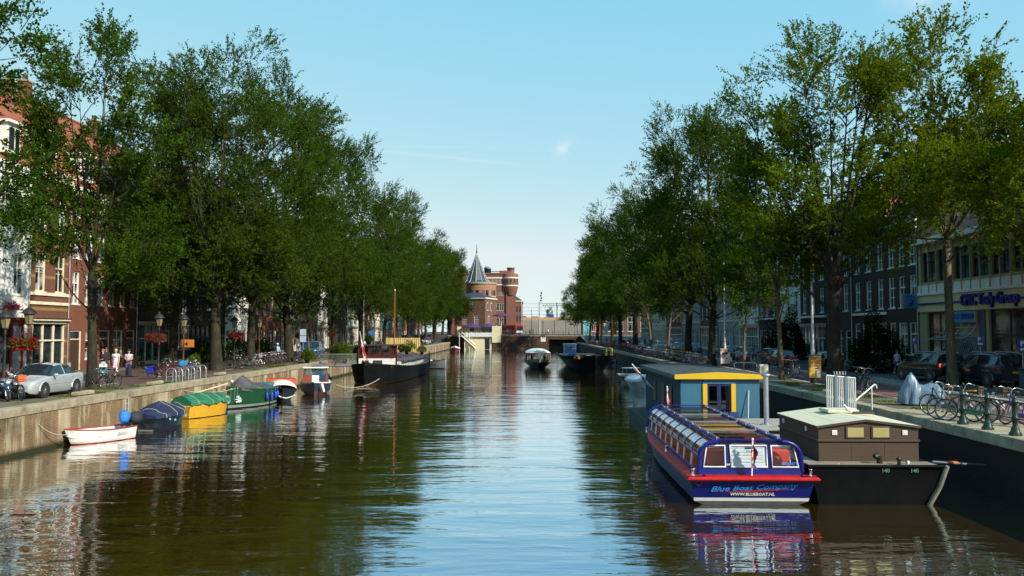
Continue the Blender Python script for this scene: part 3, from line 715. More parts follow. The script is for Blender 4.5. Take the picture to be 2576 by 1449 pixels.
def leaves_mesh(name, pos, direc, size, mat, rng):
    """many small pointed leaf blades; pos, direc: (n,3)"""
    n = len(pos)
    d = direc + rng.normal(0, .55, (n, 3)); d[:, 2] -= .25; d /= np.linalg.norm(d, axis=1)[:, None]
    r = rng.normal(0, 1, (n, 3)); r -= (r * d).sum(1)[:, None] * d; r /= np.linalg.norm(r, axis=1)[:, None]
    nm = np.cross(d, r)
    s = size * rng.uniform(.65, 1.35, n)[:, None]
    v = np.empty((n, 4, 3))
    v[:, 0] = pos; v[:, 1] = pos + d * s * .5 + r * s * .33 + nm * s * .08; v[:, 2] = pos + d * s * 1.05; v[:, 3] = pos + d * s * .5 - r * s * .33 + nm * s * .08
    me = bpy.data.meshes.new(name)
    me.vertices.add(n * 4); me.vertices.foreach_set('co', v.reshape(-1))
    me.loops.add(n * 4); me.loops.foreach_set('vertex_index', np.arange(n * 4, dtype=np.int32))
    me.polygons.add(n); me.polygons.foreach_set('loop_start', np.arange(0, n * 4, 4, dtype=np.int32))
    try: me.polygons.foreach_set('loop_total', np.full(n, 4, dtype=np.int32))
    except Exception: pass
    me.materials.append(mat); me.update(calc_edges=True); me.validate()
    return me
def bez(p0, p1, p2, n):
    return [p0 * (1 - t) ** 2 + p1 * 2 * t * (1 - t) + p2 * t * t for t in [i / n for i in range(n + 1)]]
def elm(seed, H, rad, fork, r0, leafmat, barkmat=bark, nlimb=7, ntw=4200, lsize=.16, low=4, per=14, gap=-.22, vase=.30):
    """tree meshes in local coordinates; returns (trunk_mesh, crown_mesh). Steep limbs rise like a vase, each carrying its own cloud of leafy sprays."""
    rg = random.Random(seed); ng = np.random.default_rng(seed)
    m = MB(); top = Vector((rg.uniform(-.3, .3), rg.uniform(-.3, .3), fork))
    path = bez(Vector((0, 0, -.1)), Vector((rg.uniform(-.25, .25), rg.uniform(-.25, .25), fork * .5)), top, 6)
    m.tube(path, [r0 * 1.55, r0 * 1.15, r0, r0 * .92, r0 * .88, r0 * .86, r0 * .84], barkmat, 12)
    lobes = []
    for i in range(nlimb + low):
        isl = i >= nlimb
        a = 2 * PI * (i + rg.uniform(-.3, .3)) / (low if isl else nlimb) + (0.5 if isl else 0)
        if isl: out_ = rad * rg.uniform(.62, .92); hh = fork + (H - fork) * rg.uniform(.06, .36)
        elif i == 0: out_ = rad * .1; hh = H * .93
        else: out_ = rad * rg.uniform(.28, .78); hh = H * (.95 - vase * (out_ / rad) ** 1.7 - rg.uniform(0, .10))
        end = Vector((math.cos(a) * out_ + top.x, math.sin(a) * out_ + top.y, hh))
        st = path[-1] if not isl else path[rg.choice((4, 5, 6))]
        mid = st.lerp(end, .42) + Vector((math.cos(a) * out_ * .10, math.sin(a) * out_ * .10, -(end - st).length * (.02 if not isl else .10))) + Vector((rg.uniform(-.5, .5), rg.uniform(-.5, .5), 0))
        if not isl: mid = Vector((st.x + (end.x - st.x) * .62, st.y + (end.y - st.y) * .62, st.z + (end.z - st.z) * .42))
        lp = bez(st, mid, end, 9); rl = r0 * (rg.uniform(.30, .46) if not isl else rg.uniform(.20, .30))
        m.tube(lp, [rl * (1 - .9 * (k / 9) ** .8) for k in range(10)], barkmat, 7, cap=False)
        for k in range(14 if not isl else 9):
            t = rg.uniform(.22 if not isl else .35, 1.0); j = min(8, int(t * 9)); p = lp[j].lerp(lp[j + 1], t * 9 - j)
            b2 = a + rg.uniform(-1.9, 1.9); up = rg.uniform(-.1, 1.2) if t < .8 else rg.uniform(.6, 2.2)
            q = p + Vector((math.cos(b2), math.sin(b2), up)).normalized() * rg.uniform(1.3, 3.0) * (rad / 5.5)
            rr = math.hypot(q.x, q.y)
            if rr > rad: q.x, q.y = q.x * rad / rr, q.y * rad / rr
            q.z = min(q.z, H * .985)
            mm = (p + q) / 2 + Vector((rg.uniform(-.3, .3), rg.uniform(-.3, .3), -.12))
            m.tube(bez(p, mm, q, 4), [max(.012, rl * .30 * (1 - .8 * x / 4)) for x in range(5)], barkmat, 5, cap=False)
            lobes.append((q, rg.uniform(.5, 1.05) * rad / 5.5))
        lobes.append((end, rg.uniform(.8, 1.3) * rad / 5.5))
    wts = np.array([l[1] ** 2 for l in lobes]); wts /= wts.sum()
    idx = ng.choice(len(lobes), ntw, p=wts); ctr = np.array([list(l[0]) for l in lobes]); rr = np.array([l[1] for l in lobes])
    u = ng.normal(0, 1, (ntw, 3)); u /= np.linalg.norm(u, axis=1)[:, None]
    pos = ctr[idx] + u * (rr[idx] * ng.uniform(.05, 1.0, ntw) ** .55)[:, None] * np.array([1.0, 1.0, 1.1])
    outw = pos * np.array([1, 1, .12]); outw /= (np.linalg.norm(outw, axis=1)[:, None] + 1e-6)
    dr = outw * .5 + u * .5 + np.array([0, 0, .45]) + ng.normal(0, .35, (ntw, 3)); dr /= np.linalg.norm(dr, axis=1)[:, None]
    keep = np.array([mnoise.noise(Vector(p) * .7 + Vector((seed, 0, 0))) > gap for p in pos]) & (pos[:, 2] > fork * .72); pos, dr = pos[keep], dr[keep]
    ln = ng.uniform(.4, 1.0, len(pos)); edge = np.linalg.norm(pos[:, :2], axis=1) > rad * .72; hi = pos[:, 2] > H * .78
    ln[hi | edge] *= ng.uniform(1.0, 1.55, (hi | edge).sum())
    tt = (np.arange(per) + .7) / per
    P_ = pos[:, None, :] + dr[:, None, :] * (ln[:, None] * tt[None, :])[:, :, None]
    P_[:, :, 2] -= (tt[None, :] ** 2) * ln[:, None] * .14
    P_ += ng.normal(0, .045, P_.shape)
    cm = leaves_mesh('crown', P_.reshape(-1, 3), np.repeat(dr[:, None, :], per, 1).reshape(-1, 3), lsize, leafmat, ng)
    for k in ng.choice(len(pos), min(420, len(pos)), replace=False): m.tube([Vector(pos[k] - dr[k] * .5), Vector(pos[k] + dr[k] * ln[k] * .85)], [.02, .007], barkmat, 3, cap=False)
    return m.mesh('trunk'), cm
def plant_tree(meshes, loc, label, rz=0.0, s=1.0, sz=1.0, group=None, name='elm_tree'):
    t = thing(name, label, 'tree', (loc[0], loc[1], QZ), rz, group); t.scale = (s, s, s * sz)
    link(bpy.data.objects.new('trunk', meshes[0]), t); link(bpy.data.objects.new('crown', meshes[1]), t)
    return t
E = {}
E['a'] = elm(3, 20.5, 4.7, 6.2, .24, leaf_b, bark, 6, 3900, .135, 4, 20, -.12, .34)
E['b'] = elm(8, 25.5, 6.9, 5.6, .42, leaf, bark, 9, 9000, .132, 6, 20, -.2)
E['c'] = elm(15, 25.0, 6.7, 5.0, .38, leaf, bark, 8, 8200, .132, 6, 20, -.2)
E['d'] = elm(21, 23.5, 6.5, 5.2, .34, leaf, bark, 8, 7600, .132, 5, 20, -.2)
E['e'] = elm(77, 25.0, 6.8, 5.4, .36, leaf, bark, 10, 8600, .132, 5, 20, -.18, .38)
E['s'] = elm(31, 11.0, 2.6, 3.6, .11, leaf_b, bark_pale, 5, 900, .16, 3, 14, -.2)
E['r'] = elm(44, 23.0, 6.8, 7.2, .42, leaf_y, bark, 9, 6300, .14, 6, 20, -.14, .24)
E['p'] = elm(52, 17.0, 5.4, 7.0, .22, leaf_y, bark_pale, 8, 3900, .15, 2, 20, -.12, .34)
def gl(px, X): Y = X * 2100 / (px - 1322); return (X, Y)
LT = [(-260, -24.3, 'a', 1.05, 1.02, 'bright green elm reaching in from the left edge of the view'), (228, -23.9, 'a', 1.02, 1.0, 'elm with pale patchy trunk beside the silver car'), (427, -29.5, 'c', 0.9, 1.05, 'elm with slim grey trunk standing back beside the orange sign'),
      (543, -24.6, 'b', 1.02, 1.02, 'largest dark elm with thick trunk just past the bicycle racks'), (630, -24.2, 'e', 1.0, 1.0, 'dark elm with long right-leaning limbs behind the parked bicycles'), (728, -24.0, 'c', 1.14, 1.0, 'elm with slanting trunk beside the man in blue shirt'),
      (777, -24.2, 's', 1.05, 1.0, 'slender young elm in front of the orange brick house'), (840, -24.0, 'c', 1.14, 1.0, 'forked dark elm beside the planted balcony'), (907, -24.2, 'e', 1.1, 0.98, 'dark elm trunk behind the barge wheelhouse'), (942, -24.0, 's', 1.2, 1.0, 'thin young elm behind the reed screen'),
      (966, -24.2, 'd', 1.04, 1.0, 'yellowish trunked elm behind the reed screen'), (992, -24.0, 'c', 1.12, 1.0, 'forked elm leaning over the barge roof'), (1027, -24.2, 'e', 1.05, 0.98, 'dark elm beyond the barge mast'), (1054, -24.0, 's', 1.1, 1.0, 'thin bare stemmed elm by the barge stern'), (1071, -24.2, 'd', 1.06, 1.0, 'elm with brown trunk near the white dinghy'),
      (1094, -24.2, 'b', 1.1, 1.0, 'elm among the parked cars at the far left quay'), (1114, -24.0, 'e', 1.12, 1.0, 'second last elm of the left quay'), (1129, -22.8, 'c', 1.12, 1.0, 'last elm of the left quay by the terrace')]
for i, (px, X, k, s, sz, lb) in enumerate(LT):
    x, y = gl(px, X); plant_tree(E[k], (x, y), lb, rz=[1.1, .6, 2.0, 0.3, 1.9, 4.1, .5, 2.7, 5.2, 1.0, 3.3, .2, 2.2, 4.0, 1.4, 5.5, .9, 3.0][i], s=s, sz=sz, group='elms along the left quay')
RT = [(2383, 25.0, 'p', 1.1, 1.12, 'elm with sunlit pale trunk in front of the office building'), (2094, 17.5, 'r', 0.88, 1.0, 'big elm with black shaded trunk behind the white gate'), (1961, 16.5, 's', 1.35, 1.15, 'slim elm with sunlit brown trunk left of the poster stand'), (1868, 18.4, 's', 1.15, 1.05, 'thin young elm behind the right bicycle stand'),
      (1787, 16.6, 'd', 0.95, 1.02, 'elm with brown trunk left of the tall silver lamp post'), (1731, 16.4, 'e', 1.0, 1.04, 'thick black trunked elm behind the yellow bicycle'), (1679, 16.5, 's', 1.4, 1.2, 'thin elm rising from the dense bicycle row'), (1636, 16.5, 's', 1.3, 1.1, 'very thin elm in the middle of the bicycle row'), (1596, 16.4, 'b', 0.95, 1.02, 'forked dark elm above the far bicycle row'),
      (1559, 16.5, 'e', .98, 1.02, 'dark straight elm near the yellow ladder frame'), (1539, 16.5, 'd', 0.97, 1.04, 'elm with crooked limb on the far right quay'), (1514, 16.4, 'e', .95, 1.02, 'elm left of the crooked one on the far right quay'), (1501, 16.5, 'b', 0.88, 1.0, 'second last elm of the right quay'), (1484, 16.4, 'd', 0.94, 1.02, 'last elm of the right quay by the bridge')]
for i, (px, X, k, s, sz, lb) in enumerate(RT):
    x, y = gl(px, X); plant_tree(E[k], (x, y), lb, rz=[2.2, 4.4, .3, 1.2, 3.7, .8, 2.1, 5.0, 2.6, 4.8, 1.5, .6, 3.9, 2.8][i], s=s, sz=sz, group='elms along the right quay')
plant_tree(E['p'], (25.4, 38.5), 'yellow green elm reaching in at the right edge of the view', 4.0, .92, .95, 'elms along the right quay')
# small shrubs and plants
leaf_d = LEAF('dark_ivy_leaves', (.004, .010, .002), (.016, .03, .004), (.02, .03, .004))
def shrub_mesh(seed, r, h, n, size, mat):
    ng = np.random.default_rng(seed); u = ng.normal(0, 1, (n, 3)); u /= np.linalg.norm(u, axis=1)[:, None]; u[:, 2] = np.abs(u[:, 2])
    k = ng.uniform(.35, 1, n)[:, None] ** .5
    w = np.array([1 + .45 * mnoise.noise(Vector(p) * 1.8 + Vector((seed, 0, 0))) for p in u])[:, None]
    return leaves_mesh('foliage', u * k * w * np.array([r, r, h]), u, size, mat, ng)
def shrub(loc, label, r, h, mat, seed=1, n=2500, size=.12, name='bush', group=None, pot=None):
    t = thing(name, label, 'bush' if not pot else 'potted plant', loc, rnd.uniform(0, 6), group)
    o = link(bpy.data.objects.new('foliage', shrub_mesh(seed, r, h, n, size, mat)), t); o.location.z = .05 if not pot else pot * .8
    m = MB()
    for k in range(7):
        a = k * .9; m.tube([(0, 0, 0), (math.cos(a) * r * .5, math.sin(a) * r * .5, h * .6 + (pot or 0))], [.03, .01], bark, 4)
    m.build('stem', t)
    if pot:
        m = MB(); m.lathe([(0, 0), (pot * .36, 0), (pot * .5, pot * .8), (pot * .55, pot * .8), (pot * .55, pot), (pot * .45, pot), (pot * .4, pot * .85), (0, pot * .85)], P('pot_blue', (.02, .03, .07), .4), n=14); m.build('pot', t)
    return t
for i, (px, py, r, h, lb) in enumerate([(520, 905, 1.6, 2.0, 'green bush in front of the dark awning house'), (590, 893, 2.2, 2.2, 'leafy green bush at the foot of the white house'), (655, 890, 1.3, 2.2, 'green bush between trunk and lamp post')]):
    x, y = gl(px, -31.5); shrub((x, y, QZ), lb, r, h, leaf_b, 60 + i, 3500, .17)
x, y = gl(2195, 26.5); shrub((x, y, QZ), 'big dark round clipped bush in front of the right houses', 2.0, 4.3, leaf_d, 71, 8000, .16)
x, y = gl(1975, 27.2); shrub((x, y, QZ), 'dark ivy bush against the right house row', 2.2, 5.0, leaf_d, 72, 8000, .18)
# grass tufts and weeds along the quay edges (nobody could count them)
def tufts(name, spots, mat, label):
    ng = np.random.default_rng(5); pos = []; dr = []
    for (x, y, z, r, n) in spots:
        p = ng.normal(0, r, (n, 3)); p[:, 2] = 0; pos.append(p + np.array([x, y, z])); d = ng.normal(0, .35, (n, 3)); d[:, 2] = 1.2; dr.append(d)
    me = leaves_mesh(name, np.concatenate(pos), np.concatenate(dr), .10, mat, ng)
    tag(link(bpy.data.objects.new(name, me)), label, 'weeds', kind='stuff')
sp = [(XL - .75 - rnd.random() * .8, 38 + rnd.random() * 60, QZ, .22, 60) for _ in range(26)] + [(XR + .8 + rnd.random() * 1.6, 30 + rnd.random() * 80, QZ, .22, 60) for _ in range(40)]
for px, py in ((245, 975), (600, 925), (660, 918), (690, 914)): p = g(px, py); sp.append((p.x, p.y, QZ, .45, 160))
tufts('weeds', sp, leaf_y, 'dry weeds and grass growing along the quay edges')
# ================================================================== BOATS  (local: bow +x, water z=0)
class Hull:
    def __init__(s, L, B, zg, shb=.25, shs=.08, bow=2.2, ws=.75, rake=.35, flare=.14, draft=.3, n=18, mid=.42, srake=.05):
        s.__dict__.update(locals())
    def hb(s, t):
        if t < s.mid: k = s.ws + (1 - s.ws) * math.sin(PI / 2 * t / s.mid)
        else: k = 1 - ((t - s.mid) / (1 - s.mid)) ** s.bow
        return max(.012, s.B / 2 * k)
    def z(s, t):
        return s.zg + (s.shb * ((t - .35) / .65) ** 2 if t > .35 else s.shs * ((.35 - t) / .35) ** 2)
    def x(s, t, f):                       # f: 0 keel .. 1 gunwale
        return -s.L / 2 + s.L * t - s.rake * (1 - f) * max(0, (t - .6) / .4) ** 2 + s.srake * (1 - f) * max(0, (.2 - t) / .2)
    def pt(s, t, f, side):                # f<0 under water
        b_ = s.hb(t) * (1 - s.flare * (1 - max(f, 0)) - (.55 * (-f) if f < 0 else 0)) * (1 - .25 * (1 - max(f, 0)) * max(0, t - .7) / .3)
        zz = s.z(t) * f if f >= 0 else s.draft * f
        return (s.x(t, f), side * b_, zz)
    def skin(s, mb, rows, stern=None):
        """rows: [(f_top, material), ...] from under water up"""
        T = [i / s.n for i in range(s.n + 1)]
        for side in (1, -1):
            f0 = -1.0
            for f1, mat in rows:
                a = [s.pt(t, f0, side) for t in T]; b_ = [s.pt(t, f1, side) for t in T]
                mb.loft([a, b_] if side > 0 else [b_, a], mat, smooth=True); f0 = f1
        f0 = -1.0
        for f1, mat in (stern or rows):
            mb.add([s.pt(0, f0, 1), s.pt(0, f0, -1), s.pt(0, f1, -1), s.pt(0, f1, 1)], [(0, 1, 2, 3)], mat); f0 = f1
        return s
    def rim(s, mb, mat, w=.07, h=.06, t0=0.0, t1=1.0, out=.03):
        T = [t0 + (t1 - t0) * i / s.n for i in range(s.n + 1)]
        for side in (1, -1):
            rg = []
            for t in T:
                x, y, z = s.pt(t, 1, side); yo = y + side * out; yi = y - side * min(w, s.hb(t) * .9)
                rg.append([(x, yo, z - .01), (x, yo, z + h), (x, yi, z + h), (x, yi, z - .01), (x, yo, z - .01)])
            mb.loft(rg if side > 0 else [r[::-1] for r in rg], mat, smooth=False)
        return s
    def deck(s, mb, mat, dz=-.05, t0=0.0, t1=1.0, camber=.03, inset=.02):
        T = [t0 + (t1 - t0) * i / s.n for i in range(s.n + 1)]; rg = []
        for t in T:
            x, y, z = s.pt(t, 1, 1); y = max(.005, y - inset); rg.append([(x, y, z + dz), (x, y * .5, z + dz + camber * .8), (x, 0, z + dz + camber), (x, -y * .5, z + dz + camber * .8), (x, -y, z + dz)])
        mb.loft(rg, mat, smooth=False); return s
    def inside(s, mb, mat, floor=.12, t0=0.02, t1=.96, th=.05):
        T = [t0 + (t1 - t0) * i / s.n for i in range(s.n + 1)]; rg = []
        for t in T:
            x, y, z = s.pt(t, 1, 1); y = max(.01, y - th)
            fl = min(floor + (.5 * z * max(0, t - .75) / .25), z - .02)
            rg.append([(x, y, z), (x, y * .86, fl + .1), (x, y * .7, fl), (x, -y * .7, fl), (x, -y * .86, fl + .1), (x, -y, z)])
        mb.loft(rg, mat, smooth=False); return s
    def tarp(s, mb, mat, ridge, t0=0.0, t1=1.0, skirt=.2, wr=.05, seed=0, n=26, peak=None, out=.05):
        rg = []; rg2 = random.Random(seed)
        for i in range(n + 1):
            t = t0 + (t1 - t0) * i / n; x, y, z = s.pt(t, 1, 1); h = ridge((t - t0) / (t1 - t0)); row = []
            for j in range(13):
                u = -1 + 2 * j / 12
                if abs(u) > .84: yy = math.copysign(y + out + .02, u); zz = z + .03 - (abs(u) - .84) / .16 * skirt * (.75 + .5 * mnoise.noise(Vector((x * 2.1, u, seed))))
                else:
                    v = u / .84; yy = v * (y + out); zz = z + .05 + h * (1 - abs(v) ** 1.25)
                zz += wr * mnoise.noise(Vector((x * 2.2, yy * 2.2, seed))) + wr * .6 * mnoise.noise(Vector((x * 6, yy * 4, seed + 5)))
                row.append((x, yy, zz))
            rg.append(row)
        s.rings = rg
        mb.loft([r[::-1] for r in rg], mat, smooth=True); mb.add(rg[0][::-1], [tuple(range(13))], mat); mb.add(rg[-1], [tuple(range(13))], mat); return s
def boat(name, label, c, heading, cat='boat', group=None):
    return thing(name, label, cat, (c[0], c[1], 0), heading, group)
def head(a, b_): return math.atan2(b_[1] - a[1], b_[0] - a[0])
def CLOTH(name, col, **k): return P(name, col, .75, var=.3, scale=3.0, bump=.7, dirt=[min(1, c * 1.9 + .02) for c in col], **k)
def mooring(label, pts, sag=.5, r=.022, cat='rope', name='mooring_rope'):
    a, b_ = Vector(pts[0]), Vector(pts[1]); m = MB(); n = 12
    m.tube([a.lerp(b_, i / n) - Vector((0, 0, sag * 4 * (i / n) * (1 - i / n))) for i in range(n + 1)], r, rope, 5); return tag(m.build(name), label, cat)

# --- white dinghy with blue hooded outboard
a, b_ = g(191, 1124, 0), g(341, 1104, 0); L_ = (a - b_).length
t = boat('dinghy', 'small white open dinghy with red keel line and blue hooded outboard', ((a.x + b_.x) / 2 - .65, (a.y + b_.y) / 2 + .45), head(b_, a))
hl = Hull(L_ + .3, 1.4, .56, .16, .02, 2.6, .78, .35, .12)
hullw = P('white_gelcoat', (.74, .73, .68), .35, var=.06, dirt=(.55, .5, .4)); hullr = P('antifoul_red', (.35, .03, .02), .6); redrail = P('red_rail', (.30, .03, .015), .5)
m = MB(); hl.skin(m, [(.06, hullr), (.2, P('pinkish_boot_top', (.62, .45, .42), .5)), (1.0, hullw)]); m.build('hull', t)
m = MB(); hl.inside(m, P('dinghy_inside', (.6, .61, .6), .5), .08); m.b2((-1.2, -.62, .30), (-.9, .62, .34), hullw); m.b2((.1, -.66, .30), (.4, .66, .34), hullw); m.build('interior', t)
m = MB(); hl.rim(m, redrail, .06, .035); m.build('gunwale', t)
bl = CLOTH('blue_hood', (.02, .16, .55)); xs = -hl.L / 2
m = MB(); m.ball((xs + .28, 0, 1.0), (.27, .24, .33), bl, 14, 9, .25, 4); o = m.build('outboard_motor', t)
m = MB(); m.tube([(xs + .26, 0, .85), (xs + .05, 0, .62)], .06, black, 6); m.b2((xs - .14, -.07, -.4), (xs + .04, .07, .70), black, .03); m.tube([(xs, 0, .62), (xs + .5, .02, .60)], .03, black, 6); m.b2((xs - .1, -.16, .5), (xs + .1, .16, .62), black, .02); m.build('bracket', o)
text('name_lettering', 'Spikes', .17, P('faded_lettering', (.16, .12, .11), .6), t, (-.75, .755, .36), (R(84), 0, R(180)), .002, .35, sx=1.25)
bw = t.matrix_basis @ Vector((hl.L / 2, 0, .6)) if False else Vector((a.x - .25, a.y + .15, .62))
mooring('dark mooring line from the white dinghy bow to a ring in the quay', ((a.x - .2, a.y + .1, .6), (XL + .03, a.y - 1.4, 1.15)), .25, .016)
# --- navy covered boat
a, b_ = g(345, 1088, 0), g(452, 1066, 0)
t = boat('covered_boat', 'dark hulled sloop under a navy blue tarpaulin with covered motor', (-19.5, 44.7), head(a, b_) + .05)
hl = Hull(4.2, 1.95, .72, .12, .02, 2.6, .8, .3, .12); navy = P('navy_hull', (.010, .014, .024), .3, dirt=(.05, .06, .07)); navyc = CLOTH('navy_tarpaulin', (.007, .014, .048))
m = MB(); hl.skin(m, [(.06, P('grey_boot', (.22, .22, .2), .6)), (1, navy)]); m.build('hull', t)
m = MB(); hl.tarp(m, navyc, lambda u: .08 + .52 * math.exp(-((u - .42) / .22) ** 2) + .22 * math.exp(-((u - .8) / .2) ** 2), skirt=.22, wr=.11, seed=3); m.build('tarpaulin', t)
m = MB()
for k in (5, 11, 17, 22): m.tube([(p[0], p[1] * 1.01, p[2] + .015) for p in hl.rings[k]], .014, rope, 4)
m.build('lashing', t)
m = MB(); m.ball((-2.55, 0, .72), (.38, .30, .34), CLOTH('black_motor_cover', (.02, .02, .025)), 12, 8, .2, 8); m.b2((-2.65, -.08, -.35), (-2.48, .08, .5), black, .02); m.build('outboard_motor', t)
m = MB(); st = P('sticker_teal', (.25, .5, .5), .5)
for x_, y_ in ((-.9, 0), (-.35, -.09), (.8, .03)): m.b2((x_ - .07, -.96 + 0, .43 + y_), (x_ + .07, -.935, .53 + y_), st)
m.build('sticker', t)
# --- yellow boat with green tarp
a, b_ = g(472, 1057, 0), g(566, 1042.5, 0)
t = boat('yellow_boat', 'bright yellow boat half covered by a green tarpaulin', (-19.3, 50.3), head(a, b_) - .06)
hl = Hull(4.1, 1.9, .9, .08, .05, 3.2, .72, .35, .2, n=22); yel = P('yellow_hull', (.62, .33, .02), .35, var=.08, dirt=(.4, .22, .03)); grn = CLOTH('green_tarpaulin', (.007, .115, .055)); gry = CLOTH('grey_tarpaulin', (.28, .28, .30))
m = MB(); hl.skin(m, [(.04, black), (1, yel)]); m.build('hull', t)
m = MB(); hl.tarp(m, grn, lambda u: .08 + .38 * math.sin(PI * min(1, u * .62 + .2)), 0, .82, .2, .09, 7); m.build('tarpaulin', t)
m = MB()
for k in (4, 12, 19): m.tube([(p[0], p[1] * 1.01, p[2] + .015) for p in hl.rings[k]], .012, rope, 4)
m.build('lashing', t)
m = MB(); hl.tarp(m, gry, lambda u: .34 * (1 - u), .74, 1, .35, .05, 9, out=.035); tag(m.build('tarpaulin', t), 'grey tarpaulin end')
m = MB()
for x_ in (.6, 1.35, 1.75, 2.05):
    m.tube([(x_, -.9 + x_ * .1, .7), (x_, -.92 + x_ * .1, 1.5)], .014, chrome, 5); m.ball((x_, -.92 + x_ * .1, 1.52), .03, white, 6, 4)
m.build('stanchion', t)
m = MB(); m.tube([(-2.6, .8, .95), (.5, .9, 1.35), (2.6, .5, 1.75)], .05, P('pale_spar', (.5, .42, .28), .6), 7); tag(m.build('mast', t), 'lowered pale wooden mast')
# --- green boat
a, b_ = g(573, 1032, 0), g(697, 1011, 0)
t = boat('green_boat', 'big dark green steel boat with grey canvas cover and blue fenders', (-18.9, 57.3), head(b_, a) + .08)
hl = Hull(6.7, 2.5, 1.08, .38, .12, 1.8, .6, .12, .12, n=22); grh = P('dark_green_hull', (.008, .055, .022), .32, var=.2, dirt=(.02, .07, .035)); wood_r = P('red_deck', (.27, .03, .02), .55)
m = MB(); hl.skin(m, [(.06, black), (.18, P('grey_green_boot', (.16, .19, .16), .7)), (1, grh)]); m.build('hull', t)
m = MB(); hl.deck(m, wood_r, -.03); m.build('deck', t)
m = MB(); hl.rim(m, grh, .09, .05); m.build('gunwale', t)
m = MB(); hl2 = Hull(6.7, 2.0, 1.12, .25, .1, 2.4, .7, .1); hl2.tarp(m, CLOTH('dark_grey_canvas', (.05, .052, .052)), lambda u: .1 + .75 * math.exp(-((u - .72) / .2) ** 2) + .25 * math.exp(-((u - .3) / .25) ** 2), .22, .86, .2, .05, 12); m.build('canvas_cover', t)
m = MB(); m.box((-2.4, 0, 1.22), (1.3, 1.3, .36), CLOTH('teal_cover', (.01, .13, .15)), bev=.08); m.build('hatch_cover', t)
fb = P('fender_blue', (.015, .05, .33), .35)
for x_, zz, hh in ((.15, .55, .5), (-.5, .38, .62), (-1.2, .55, .48), (-1.7, .55, .48), (-2.6, .5, .5)):
    m = MB(); y_ = hl.hb(x_ / 6.7 + .5) + .09; m.lathe([(0, 0), (.07, .03), (.1, .1), (.1, hh - .1), (.07, hh - .03), (.02, hh), (.01, .95)], fb, (x_, y_, zz - .15), 10); m.build('fender', t)
m = MB(); ng = random.Random(3); pw = P('flaked_paint', (.5, .55, .55), .7)
for k in range(7): m.box((2.3 + ng.random() * .7, hl.hb(.87) * .97 + .0, .45 + ng.random() * .4), (.12 + ng.random() * .2, .012, .05 + ng.random() * .08), pw, R(-26))
m.build('flaked_paint_patch', t)
# --- black hulled boat with white arched hood
p = g(728, 1010, 0)
t = boat('hooded_boat', 'black hulled boat with white arched hood and orange cabin side', (p.x - .9, 61.4), R(-72))
hl = Hull(5.2, 2.4, .85, .2, .05, 2.2, .8, .2, .08); m = MB(); hl.skin(m, [(1, P('tarred_hull', (.012, .010, .010), .5))]); m.build('hull', t)
m = MB(); hl.deck(m, wood_r, -.04); m.build('deck', t)
m = MB()
rg = []
for i in range(8):
    x_ = 1.9 - i * .26; k = math.sin(PI / 2 * min(1, (i + .6) / 3)); rg.append([(x_, 1.05 * math.cos(PI * j / 10), .82 + (.30 + .40 * k) * math.sin(PI * j / 10)) for j in range(11)])
m.loft(rg, P('white_canvas', (.68, .62, .5), .7)); m.build('hood', t)
m = MB(); m.b2((-1.9, -1.06, .8), (.05, 1.06, 1.55), P('orange_cabin', (.42, .07, .02), .5), .05); m.build('cabin', t)
m = MB(); rw = P('white_rope', (.7, .68, .62), .9); m.tube([(2.5 - .05 * k, .9 - .25 * k + (.08 if k % 2 else -.08), .42 + .12 * math.cos(k * 1.2)) for k in range(9)], .055, rw, 7); m.build('fender_rope', t)
m = MB(); m.tube([(2.1, -.8, .95), (2.0, -.8, 1.35), (1.2, -1.0, 1.4), (1.2, -1.0, .9)], .02, iron, 6); m.build('rail', t)
# --- blue cabin cruiser
t = boat('cabin_cruiser', 'dark blue cabin cruiser with white roof and wooden cabin doors', (-17.1, 68.0), R(-78))
hl = Hull(5.6, 2.5, .92, .2, .04, 2.2, .85, .15, .1); bluh = P('dark_blue_hull', (.012, .03, .07), .35, dirt=(.1, .07, .05))
m = MB(); hl.skin(m, [(.3, P('rusty_hull', (.11, .045, .025), .7, var=.4)), (.92, bluh), (1, white)]); m.build('hull', t)
m = MB(); hl.deck(m, cream2, -.03); m.build('deck', t)
m = MB(); mah = P('mahogany', (.2, .045, .02), .35); m.b2((.0, -1.0, .88), (.08, 1.0, 1.5), mah); m.b2((-1.2, -1.02, .88), (-.003, -.96, 1.42), bluh); m.b2((-1.2, .96, .88), (-.003, 1.02, 1.42), bluh); m.b2((.083, -.28, .86), (.12, .28, 1.48), white); m.build('cabin', t)
m = MB(); glb = GLASS('boat_glass', (.5, .55, .52), .15)
m.add([(.1, -.95, 1.5), (.1, .95, 1.5), (-.15, .85, 2.02), (-.15, -.85, 2.02)], [(0, 1, 2, 3)], glb)
for y_ in (-.95, 0, .95): m.tube([(.1, y_, 1.5), (-.15, y_ * .9, 2.02)], .03, black, 6)
for y_ in (-.95, .95): m.tube([(-1.1, y_, 1.4), (-1.2, y_ * .9, 2.02)], .03, black, 6)
m.build('windscreen', t)
m = MB(); m.box((-.6, 0, 2.08), (1.5, 2.05, .09), white, bev=.04); m.build('roof', t)
m = MB(); m.b2((.125, .33, 1.0), (.16, .8, 1.55), bluh, .01); m.build('door', t)
m = MB(); m.lathe([(0, 0), (.1, .04), (.11, .1), (.11, .65), (.07, .72), (.02, .74)], P('fender_white', (.6, .58, .48), .5), n=10, xf=Matrix.Translation((2.55, .75, .25)) @ Matrix.Rotation(R(14), 4, 'X')); m.build('fender', t)

